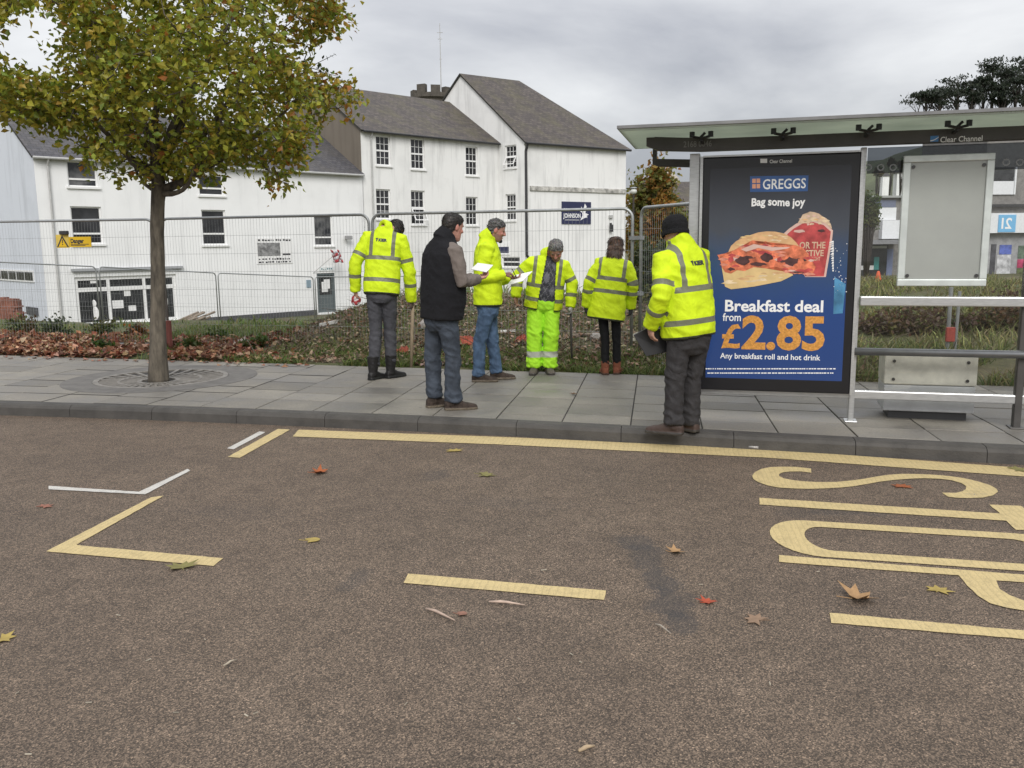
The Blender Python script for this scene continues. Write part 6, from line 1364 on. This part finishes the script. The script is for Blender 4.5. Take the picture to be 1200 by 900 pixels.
JS=[(-.07,.200,.150,0),(.02,.205,.158,0),(.18,.205,.160,0),(.36,.200,.156,0),(.58,.208,.152,0),(.76,.205,.142,-.006),(.88,.165,.118,-.008),(.96,.105,.095,-.006),(1.02,.080,.082,0)]
hang=lambda s: ((-.05 if s=='L' else .05,.15,-1),(.6 if s=='L' else -.6,.5,0),28,1)
P1=build_person(dict(label='person bent forward in yellow hi-vis jacket, grey trousers and black boots, holding a wooden stake',seed=1,feet=((438,446),(459,442)),phi=8,hip=(447,340,0),neck=(451,268,.10),head=(463.5,270.5,.20),hyaw=14,hpitch=62,k=.99,
 elL=(416,309,.04),wrL=(416.5,340,.10),elR=(480,321,.06),wrR=(482,352,.14),knL=(440.5,388,.03),knR=(457,387,.07),anL=(438,437,-.03),anR=(458.5,434,.06),toeL=40,toeR=48,sw=.185,
 handL=((.05,.2,-1),(.8,.5,0),45,-1),handR=((.05,.1,-1),(-.7,.5,0),55,1),glove=('R',(.10,.07,.055)),
 trousers=dict(mat=GTROU,w=1.0,hem=.22,kz=.46),boots=dict(mat=BOOTB,h=.27,rt=.068,s=1.05),jacket=dict(mat=HIVIS,secs=JS,bands=(.50,.15),strap=(.125,.50),logo=dict(t=.76,x=-.01),colh=1.0),hair=dict(kind='short',mat=HDARK,pal=((.008,.007,.006),(.05,.042,.036)),low=.09,off=.012)))
P2=build_person(dict(label='person in black gilet over a grey-brown jumper and slate jeans reading white papers',seed=2,feet=((509,477),(531,481)),phi=58,hip=(517.5,368,0),neck=(520.5,279,.0),head=(530.5,266.5,.05),hyaw=54,hpitch=14,k=1.03,
 elR=(541.5,331,-.20),wrR=(559,327,.02),elL=(531,332,.24),wrL=(553,326,.24),knL=(507,414,.10),knR=(530,414,-.06),anL=(509,464,.10),anR=(531,470,-.07),toeL=62,toeR=84,sw=.185,
 handR=((.85,.4,.18),(-.1,.1,1),30,-1),handL=((1,.0,.1),(0,-.1,1),30,1),skin=(.48,.25,.19),
 trousers=dict(mat=DJEANS,w=1.06,hipw=1.06,hem=.045,fold=.012),boots=dict(mat=BOOTT,h=.13,s=1.06),
 jacket=dict(name='gilet',mat=BLKF,secs=[(-.06,.215,.165,0),(.03,.218,.172,.004),(.2,.225,.180,.01),(.4,.222,.175,.006),(.6,.222,.165,0),(.78,.215,.150,-.006),(.885,.180,.122,-.008),(.96,.115,.10,-.006),(1.02,.085,.088,0)],bands=(),sleeves=False,colh=1.25,fold=.007),under=dict(mat=SWEAT,sleeves=True,secs=[(0,.17,.13,0),(.5,.18,.13,0),(.85,.15,.10,0),(.98,.08,.075,0)]),hair=dict(kind='short',mat=HDARK,pal=((.008,.007,.006),(.06,.05,.043)),off=.006,rough=.003)))
P3=build_person(dict(label='person in yellow hi-vis jacket and blue jeans writing on a clipboard, seen in profile',seed=3,feet=((564,448),(588,444)),phi=92,hip=(572,356,0),neck=(571.5,279,.0),head=(581.5,270,-.01),hyaw=88,hpitch=20,k=.99,
 elR=(563,327,-.21),wrR=(590,322,-.17),elL=(577,328,.20),wrL=(598,326,.06),knR=(562,400,-.06),knL=(577,399,.09),anR=(561,440,-.07),anL=(582,436,.10),toeR=92,toeL=84,sw=.175,
 handR=((1,.15,.15),(0,.3,-1),40,-1),handL=((1,-.25,.05),(0,-.1,1),30,1),brow=(.03,.025,.022),stubble=(.08,.06,.055),mask=True,skin=(.38,.20,.15),glove=('R',(.16,.07,.06)),
 trousers=dict(mat=JEANS,w=.98,hem=.045,fold=.011),boots=dict(mat=BOOTT,h=.12,s=1.05),jacket=dict(mat=HIVIS,secs=[(-.02,.195,.155,0)]+JS[1:],bands=(),abands=(),colh=1.3,zip=True),hair=dict(kind='short',mat=HGREY,pal=((.012,.011,.010),(.20,.19,.18)),off=.007,rough=.006)))
P4=build_person(dict(label='person facing the camera, head bowed, in open hi-vis jacket, argyle jumper and hi-vis trousers',seed=4,feet=((643,437),(627,437)),phi=180,hip=(637,353,0),neck=(643.5,299,-.04),head=(651.5,293.5,-.15),hyaw=185,hpitch=46,k=.99,
 elR=(606.5,324,-.02),wrR=(605,347,-.06),elL=(670.5,331,-.02),wrL=(668,359,-.06),knR=(626,393,-.04),knL=(646,392,-.04),anR=(626.5,429,0),anL=(643.5,429,0),toeR=188,toeL=172,sw=.185,
 handR=((-.05,-.1,-1),(.8,-.4,0),35,1),handL=((0,-.1,-1),(-.7,-.4,0),60,-1),brow=(.12,.11,.11),stubble=(.16,.13,.12),glove=('L',(.20,.19,.18)),skin=(.36,.19,.14),
 trousers=dict(mat=HIVT,w=1.12,hipw=1.08,hem=.06,fold=.012,r=(.096,.092,.088,.080,.080,.078,.082),bands=((.235,.036),)),boots=dict(mat=BOOTG,h=.11,s=1.0),
 jacket=dict(mat=HIVIS,secs=[(-.16,.225,.165,0),(.02,.228,.170,0),(.2,.225,.172,0),(.4,.222,.168,0),(.6,.222,.160,0),(.78,.215,.150,-.006),(.885,.175,.122,-.008),(.96,.112,.098,-.006),(1.02,.085,.085,0)],bands=(.36,.06),strap=(.15,.36),open=(.055,.10),openx=-.03,colh=1.2),
 under=dict(argyle=True,secs=[(.02,.165,.135,0),(.2,.172,.150,.01),(.45,.172,.145,.01),(.7,.17,.13,0),(.86,.14,.105,0),(.98,.075,.075,0)]),hair=dict(kind='short',mat=HGREY,pal=((.02,.018,.017),(.26,.25,.24)),off=.006,rough=.005)))
P5=build_person(dict(label='person with long brown hair in long yellow hi-vis coat and black leggings, seen from behind',seed=5,feet=((707,439),(723,438)),phi=4,hip=(713,351,0),neck=(720,300,.04),head=(721.5,290,.10),hyaw=0,hpitch=38,k=.93,
 elL=(690.5,331,.0),wrL=(687,358,.07),elR=(741.5,333,.02),wrR=(739,360,.08),knL=(709.5,402,0),knR=(722.5,402,.02),anL=(709,433,0),anR=(723,431,.04),toeL=-12,toeR=14,sw=.165,
 handL=((0,.15,-1),(.7,.5,0),30,-1),handR=((0,.15,-1),(-.7,.5,0),30,1),glove=('LR',(.05,.05,.055)),
 trousers=dict(mat=BLKL,w=.76,hem=.12,fold=.003),boots=dict(mat=BOOTR,h=.16,rt=.052,s=1.0),
 jacket=dict(name='coat',mat=HIVIS,secs=[(-.46,.232,.180,0),(-.2,.228,.175,0),(.1,.212,.160,0),(.35,.200,.150,0),(.58,.202,.146,0),(.76,.196,.136,-.006),(.88,.155,.112,-.008),(.96,.100,.092,-.006),(1.02,.080,.080,0)],bands=(.47,.18),abands=(.42,.66),strap=(.145,.47),colh=1.1,fold=.011),hair=dict(kind='long',mat=HBRN,pal=((.020,.011,.006),(.11,.055,.028)),off=.013,rough=.003)))
P6=build_person(dict(label='person in black beanie, yellow hi-vis jacket and charcoal trousers holding a black folder',seed=6,feet=((786,508),(808,506)),phi=-40,hip=(807,392,0),neck=(797,285,.02),head=(791,273,.04),hyaw=-26,hpitch=12,k=1.04,
 elL=(775,349,-.22),wrL=(762.5,381,-.08),elR=(822,352,.22),wrR=(795,384,.26),knL=(791,441,-.06),knR=(810.5,441,.08),anL=(789,496,-.07),anR=(808.5,497,.08),toeL=-74,toeR=-50,sw=.172,
 handL=((.05,.1,-1),(.75,.45,-.1),26,-1),handR=((-.7,.2,-.4),(0,-.6,0),35,1),
 trousers=dict(mat=CTROU,w=1.08,hipw=1.02,hem=.045,fold=.011),boots=dict(mat=SHOEB,h=.11,s=1.06),jacket=dict(mat=HIVIS,secs=[(-.02,.205,.158,0),(.04,.212,.166,0)]+[(t,a*1.06,b*1.08,o) for t,a,b,o in JS[2:]],bands=(.50,.15),strap=(.125,.50),logo=dict(t=.745,x=.02),colh=1.25,fold=.012),hair=dict(kind='beanie',mat=KNIT,off=.018,rough=.003,z=-.022)))

# ---- things they hold
def quadslab(name,pts,th,mat,label,cat):
    pts=[Vector(p) for p in pts]; n=(pts[1]-pts[0]).cross(pts[2]-pts[0]).normalized(); g=MB(); g.prism(pts,n*th); return tag(g.build(name,mat,origin=sum(pts,Vector())/len(pts),bevel=.002),label,cat)
p=P2['P']; quadslab('paper_pad',[p((552,316,.16)),p((570,319.5,.0)),p((578,311,.10)),p((560,308.5,.26))],.006,PAPER,'white pad of papers held open by the person in the black gilet','papers')
p=P3['P']; cb=quadslab('clipboard',[p((594,335,-.10)),p((613,329.5,-.10)),p((624,318.5,.12)),p((604,323,.12))],.008,PAPER,'white clipboard the person in blue jeans is writing on','clipboard')
g=MB(); a_=p((600,315,-.13)); b2=p((606,326.5,-.06)); g.tube([a_,b2],.005,6); tag(g.build('pen',INK,origin=a_),'dark pen in the hand of the person in blue jeans','pen')
p=P1['P']; g=MB(); g.sm=True; WOODT=M('pale_wood',(.27,.21,.14),.8,var=.3,scale=20,stretch=(1,1,.15)); t0,t1=p((483.5,358,.17)),p((482,430,.25)); g.tube([t0,t0.lerp(t1,.5),t1],[.021,.020,.017],10); tag(g.build('wooden_stake',WOODT,origin=t1),'pale wooden stake in the right hand of the bent person','stake')
g=MB(); g.sm=True; c_=p((417,349,.14))
for k in range(7): g.ell(c_+Vector((random.gauss(0,.018),random.gauss(0,.018),random.gauss(-.01,.026))),.030,.022,.034,10,7)
me=remesh(g,'rolled_gloves',.006,1); folds(me,.008,(30,30,30),3); a=coords(me); cc=np.tile(np.array((.33,.035,.04)),(len(a),1)); cc[[noise.noise(Vector(v)*24)>.02 for v in a]]=(.55,.50,.50); vcol(me,cc); me.materials.append(Mcol('glove_cloth',.8,0,.2,60)); me.transform(Matrix.Translation(-c_)); o=bpy.data.objects.new('work_gloves',me); COL.objects.link(o); o.location=c_; tag(o,'bundle of red and white work gloves in the left hand of the bent person','gloves')
p=P4['P']; t0,t1=p((668.5,363,-.08)),p((670,420,-.02)); g=MB(); g.sm=True; g.tube([t0,t1],[.015,.013],8); hk=thing('dark_stick','dark stick with a pale knob held by the person in the argyle jumper','stick',t1); g.build('shaft',M('dark_stick_wood',(.05,.045,.04),.7),hk); g=MB(); g.sm=True; g.ell(t0+ZV*.01,.028,.028,.03,12,8); g.build('knob',M('pale_knob',(.45,.44,.41),.6),hk)
p=P6['P']; F6_=P6['V']*.0
fo=[p((742,393,-.06)),p((757,385.5,-.04)),p((780,386,.0)),p((782,413,.0)),p((757,418.5,-.05))]
n_=(fo[1]-fo[0]).cross(fo[3]-fo[0]).normalized(); g=MB(); g.prism([q+P6['V']*.03 for q in (fo[0],fo[1],fo[2],fo[3],fo[4])],P6['V']*.03); tag(g.build('black_folder',M('black_folder_card',(.012,.012,.013),.5,var=.2),origin=fo[0],bevel=.004),'black folder held low by the person in the black beanie','folder')
# ================================================================== SMALL THINGS
rnd=random.Random(77)
def road_leaf(px,py,size,col,rot,label,lobed=True,curl=.25,name='fallen_leaf',z=.006):
    """a five-lobed leaf with a stalk, lying on the road and lifting at its edges"""
    c=gnd(px,py,0); g=MB(); g.col=col; r=random.Random(int(px*7+py)); n=5; pts=[]
    for i in range(n*2+1):
        a=-2.2+4.4*i/(n*2); rad=1.3*size*(.5 if i%2==0 else .27)*(1+.15*r.uniform(-1,1)) if lobed else size*.5*(.55+.45*abs(math.cos(a)))
        pts.append((rad*math.cos(a),rad*math.sin(a)))
    cr_,sr_=math.cos(rot),math.sin(rot); b=len(g.v); lift=lambda x,y: z+abs(curl)*size*.35*(abs(y)/(size*.5))**1.5*(1 if curl>0 else .4)+curl*size*.1*r.random()
    g.v.append((c.x,c.y,z))
    for x,y in pts: g.v.append((c.x+x*cr_-y*sr_,c.y+x*sr_+y*cr_,lift(x,y)))
    st=size*.10; g.v.append((c.x-st*cr_,c.y-st*sr_,z))
    for i in range(len(pts)-1): g.face((b,b+1+i,b+2+i))
    g.face((b,b+len(pts),b+len(pts)+1)); g.face((b,b+len(pts)+1,b+1))
    q=Vector((c.x-st*cr_,c.y-st*sr_,z)); g.tube([q,q+Vector((-cr_*size*.3,-sr_*size*.3+size*.06,.004)),q+Vector((-cr_*size*.5,-sr_*size*.5,.012))],.0022,5)
    o=g.build(name,LEAFD,origin=(c.x,c.y,0)); so=o.modifiers.new('thick','SOLIDIFY'); so.thickness=.0012; tag(o,label,'leaf','fallen leaves on the road'); return o
OR_=(.30,.085,.025); YE=(.36,.27,.075); TAN=(.33,.20,.095); RED=(.38,.07,.03); OLV2=(.20,.18,.06)
for (x,y,s,c,r,l,lb,cu) in ((373,555,.13,OR_,.4,'orange-brown curled leaf on the road below the left end of the kerb line',True,.6),(532,529,.12,YE,1.9,'pale yellow leaf just below the yellow kerb line',True,.15),(568,557,.13,OLV2,.2,'olive-yellow leaf on bare tarmac, lower right of the leaf by the kerb line',True,.1),(364,634,.11,YE,.6,'flat yellow leaf to the right of the yellow L-shaped corner',False,.05),(213,666,.13,OLV2,2.2,'olive leaf touching the lower arm of the yellow L-shaped corner',True,.3),(1003,703,.15,TAN,.1,'large curled tan leaf above the short dash at the right edge',True,.7),(1100,693,.10,YE,1.1,'flat yellow leaf under the letter P',True,.05),(828,707,.075,RED,.8,'small bright red leaf right of the dark oil stain',True,.4),(887,727,.10,(.26,.17,.11),2.6,'faded tan leaf trodden flat on the tarmac',True,.02),(1057,571,.11,OR_,1.5,'orange leaf inside the loop of the letter S',True,.1),(790,648,.08,TAN,.3,'small tan leaf beside the top of the oil stain',True,.5),(52,594,.09,(.28,.12,.08),1.2,'faded reddish leaf between the white and yellow corner marks',True,.03),(3,750,.09,YE,.1,'yellow leaf cut by the left edge of the picture',True,.2),(1192,551,.12,OLV2,.1,'greenish leaf on the kerb line at the right edge',True,.1),(540,721,.06,(.26,.13,.09),.4,'small brown leaf at the tip of a twig',False,.3),(672,463,.07,(.16,.10,.06),.2,'dark curled leaf on the paving between the hi-vis trousers and the coat',True,.5)):
    o=road_leaf(x,y,s,c,r,l,lb,cu)
    if y<470: o.location.z=PZ+.003; q=gnd(x,y,PZ); o.location.x,o.location.y=q.x,q.y
def twig(px,py,qx,qy,r,col,label,name='twig'):
    a=gnd(px,py,.012); b=gnd(qx,qy,.010); g=MB(); g.sm=True; m=a.lerp(b,.5)+Vector((0,0,.006)); g.col=col; g.tube([a,a.lerp(b,.3)+Vector((.004,.003,.004)),m,b],[r*.6,r,r*.9,r*.4],6); tag(g.build(name,TWIGM,origin=a),label,'twig','twigs on the road')
twig(499,713,533,727,.007,(.40,.30,.24),'bent pale twig below the middle yellow dash'); twig(573,705,615,709,.007,(.45,.34,.27),'straight pale twig just under the middle yellow dash'); twig(262,780,278,773,.005,(.36,.31,.24),'thin pale twig alone on the lower left tarmac'); twig(678,880,697,874,.008,(.40,.30,.19),'short brown twig near the bottom edge'); twig(768,731,786,742,.004,(.33,.29,.24),'thin twig below the oil stain')
g=MB()
for (x,y) in [(113,480),(196,489),(368,491),(428,495),(464,496),(530,503),(620,629),(638,669),(622,623),(680,777),(822,686),(449,591),(543,637),(565,628),(21,813),(476,826),(300,837),(576,869),(902,802),(1142,580)]+[(rnd.uniform(0,1200),rnd.uniform(560,900)) for _ in range(14)]:
    c=gnd(x,y,0); s=rnd.uniform(.004,.009); a=rnd.uniform(0,3); kk_=rnd.uniform(.6,1.2); g.col=(.42*kk_,.37*kk_,.29*kk_); d=Vector((math.cos(a),math.sin(a),0)); g.obox(c+ZV*.004,d,Vector((-d.y,d.x,0)),ZV,-s*rnd.uniform(.8,2.2),s*1.2,-s*.22,s*rnd.uniform(.1,.35),0,.003)
tag(g.build('litter_crumbs',LEAFD),'pale crumbs of grit and litter scattered over the tarmac','litter',kind='stuff')
g=MB(); q=gnd(883,526,PZ); g.sm=True; kd=Vector((1,-.11,0)).normalized(); g.tube([q+ZV*.012-kd*.035,q+ZV*.012+kd*.035],.010,8); tag(g.build('cigarette_pack',M('crushed_can_grey',(.35,.33,.31),.4,metal=.3,var=.5,scale=40),origin=q),'small pale scrap of litter on the kerb below the advert','litter')
# rubble on the site
def plank(px,dep,L_,w,ang,mat,label,name='plank',cat='plank',dz=.03,th=.03):
    q=LD((px-600)/FPX*dep,dep); z=ground_h(q.x,q.y)+dz; d=(RH*math.cos(ang)+FH*math.sin(ang)); zz=ground_h(q.x+d.x*L_/2,q.y+d.y*L_/2)+dz; d=(d*L_/2+ZV*(zz-z)*.8).normalized(); s=d.cross(ZV).normalized(); g=MB(); g.obox(q+ZV*z,d,s,s.cross(d),-L_/2,L_/2,-w/2,w/2,-th/2,th/2); tag(g.build(name,mat,origin=q+ZV*z,bevel=.004),label,cat)
WP=M('white_painted_wood',(.62,.61,.58),.7,var=.12); OW=M('weathered_wood',(.22,.18,.14),.85,var=.3,scale=12)
plank(386,13.9,.30,.08,.1,WP,'short white plank lying on the leafy mound left of the bent person',th=.05); plank(591,12.9,.34,.05,.0,WP,'thin white plank on the mound behind the person in blue jeans'); plank(250,14.6,1.3,.08,-.15,OW,'long grey board half buried in grass right of the tree'); plank(690,12.6,.5,.04,.05,OW,'thin weathered board in the brush between hi-vis trousers and coat')
st=LD((214-600)/FPX*24,24); zz=ground_h(st.x,st.y)
for i in range(9):
    g=MB(); g.sm=True; dx_=rnd.uniform(-.1,.1); p0=st+RH*(-.35+.09*(i%5)+dx_)+FH*(.08*i)+ZV*(zz+.05+.07*(i//5)); p1=p0+RH*rnd.uniform(.5,.75)+FH*rnd.uniform(-.1,.3)+ZV*(.24+.04*(i//5)); g.tube([p0,p1],.03,8); tag(g.build('timber_pole',OW,origin=p0),'grey-brown pole leaning in the timber heap right of the shop window','pole','timber heap by the shop')
def crumple(px,dep,w,h,mat,label,name,cat,seed,dz=.0):
    q=LD((px-600)/FPX*dep,dep); z=ground_h(q.x,q.y)+dz; g=MB(); g.sm=True; nn=12; r=random.Random(seed); V_=[[Vector((0,0,0))]*(nn+1) for _ in range(nn+1)]
    for i in range(nn+1):
        for j in range(nn+1):
            u,v=i/nn-.5,j/nn-.5; e=max(0,1-(u*u+v*v)*3.4); V_[i][j]=q+RH*(u*w*(1+.25*noise.noise(Vector((u*4,v*4,seed)))))+FH*(v*w*.7)+ZV*(z+h*e*(.6+.9*abs(noise.noise(Vector((u*7,v*7,seed+3.3))))))
    for i in range(nn):
        for j in range(nn): g.poly([V_[i][j],V_[i+1][j],V_[i+1][j+1],V_[i][j+1]])
    o=g.build(name,mat,origin=q+ZV*z); so=o.modifiers.new('thick','SOLIDIFY'); so.thickness=.008; tag(o,label,cat)
ORN=M('orange_red_sheet',(.30,.065,.035),.75,var=.4,scale=14); crumple(546,12.4,.42,.14,ORN,'crumpled orange-red sheet on the mound between gilet and blue jeans','plastic_sheet','sheet',1); crumple(472,12.3,.30,.12,ORN,'crumpled orange-red sheet behind the bent person with the stake','plastic_sheet','sheet',2); crumple(614,12.5,.26,.10,ORN,'small orange-red sheet scrap left of the hi-vis trousers','plastic_sheet','sheet',3)
crumple(283,14.0,.42,.14,M('pale_sheet',(.5,.42,.37),.6,var=.3,scale=14),'pale crumpled sheet lying in the grass right of the tree','plastic_sheet','sheet',4)
STN=M('rubble_stone',(.27,.25,.23),.9,var=.3,scale=8,bmp=.5)
def rock(px,dep,r_,label,seed,mat=STN,dz=0):
    q=LD((px-600)/FPX*dep,dep); z=ground_h(q.x,q.y)+r_*.35+dz; bm=bmesh.new(); bmesh.ops.create_icosphere(bm,subdivisions=3,radius=r_)
    for v in bm.verts: v.co*=1+.35*noise.noise(v.co*(1.6/r_)+Vector((seed,0,0))); v.co.z*=.7
    me=bpy.data.meshes.new('stone'); bm.to_mesh(me); bm.free(); me.materials.append(mat); o=bpy.data.objects.new('stone',me); COL.objects.link(o); o.location=(q.x,q.y,z); tag(o,label,'stone')
rock(748,12.2,.11,'pale stone at the foot of the fence right of the woman',1,M('pale_stone',(.36,.34,.27),.9,var=.3)); rock(700,12.4,.09,'small grey stone in the brush behind the long hi-vis coat',2); rock(765,12.0,.08,'small grey stone beside the folder at the fence foot',3); rock(500,13.4,.12,'grey stone on the mound between the bent person and the gilet',4)
# red brick heap at the left edge
RB=M('red_brick',(.22,.085,.055),.9,var=.4,scale=9,bmp=.4); q=LD((8-600)/FPX*26,26); zz=ground_h(q.x,q.y); g=MB(); rn=random.Random(3)
g.obox(q,RH,FH,ZV,-.45,.35,0,.3,zz-.2,zz+.75); 
for k in range(18):
    u=rn.uniform(-.4,.3); g.obox(q+ZV*0,RH,FH,ZV,u,u+.2,-.02-.03*rn.random(),.28,zz-.1+rn.random()*.75,zz+.12+rn.random()*.72)
tag(g.build('brick_pier',RB,origin=q),'broken red brick pier in front of the bluish gable at the left edge','brick pier')
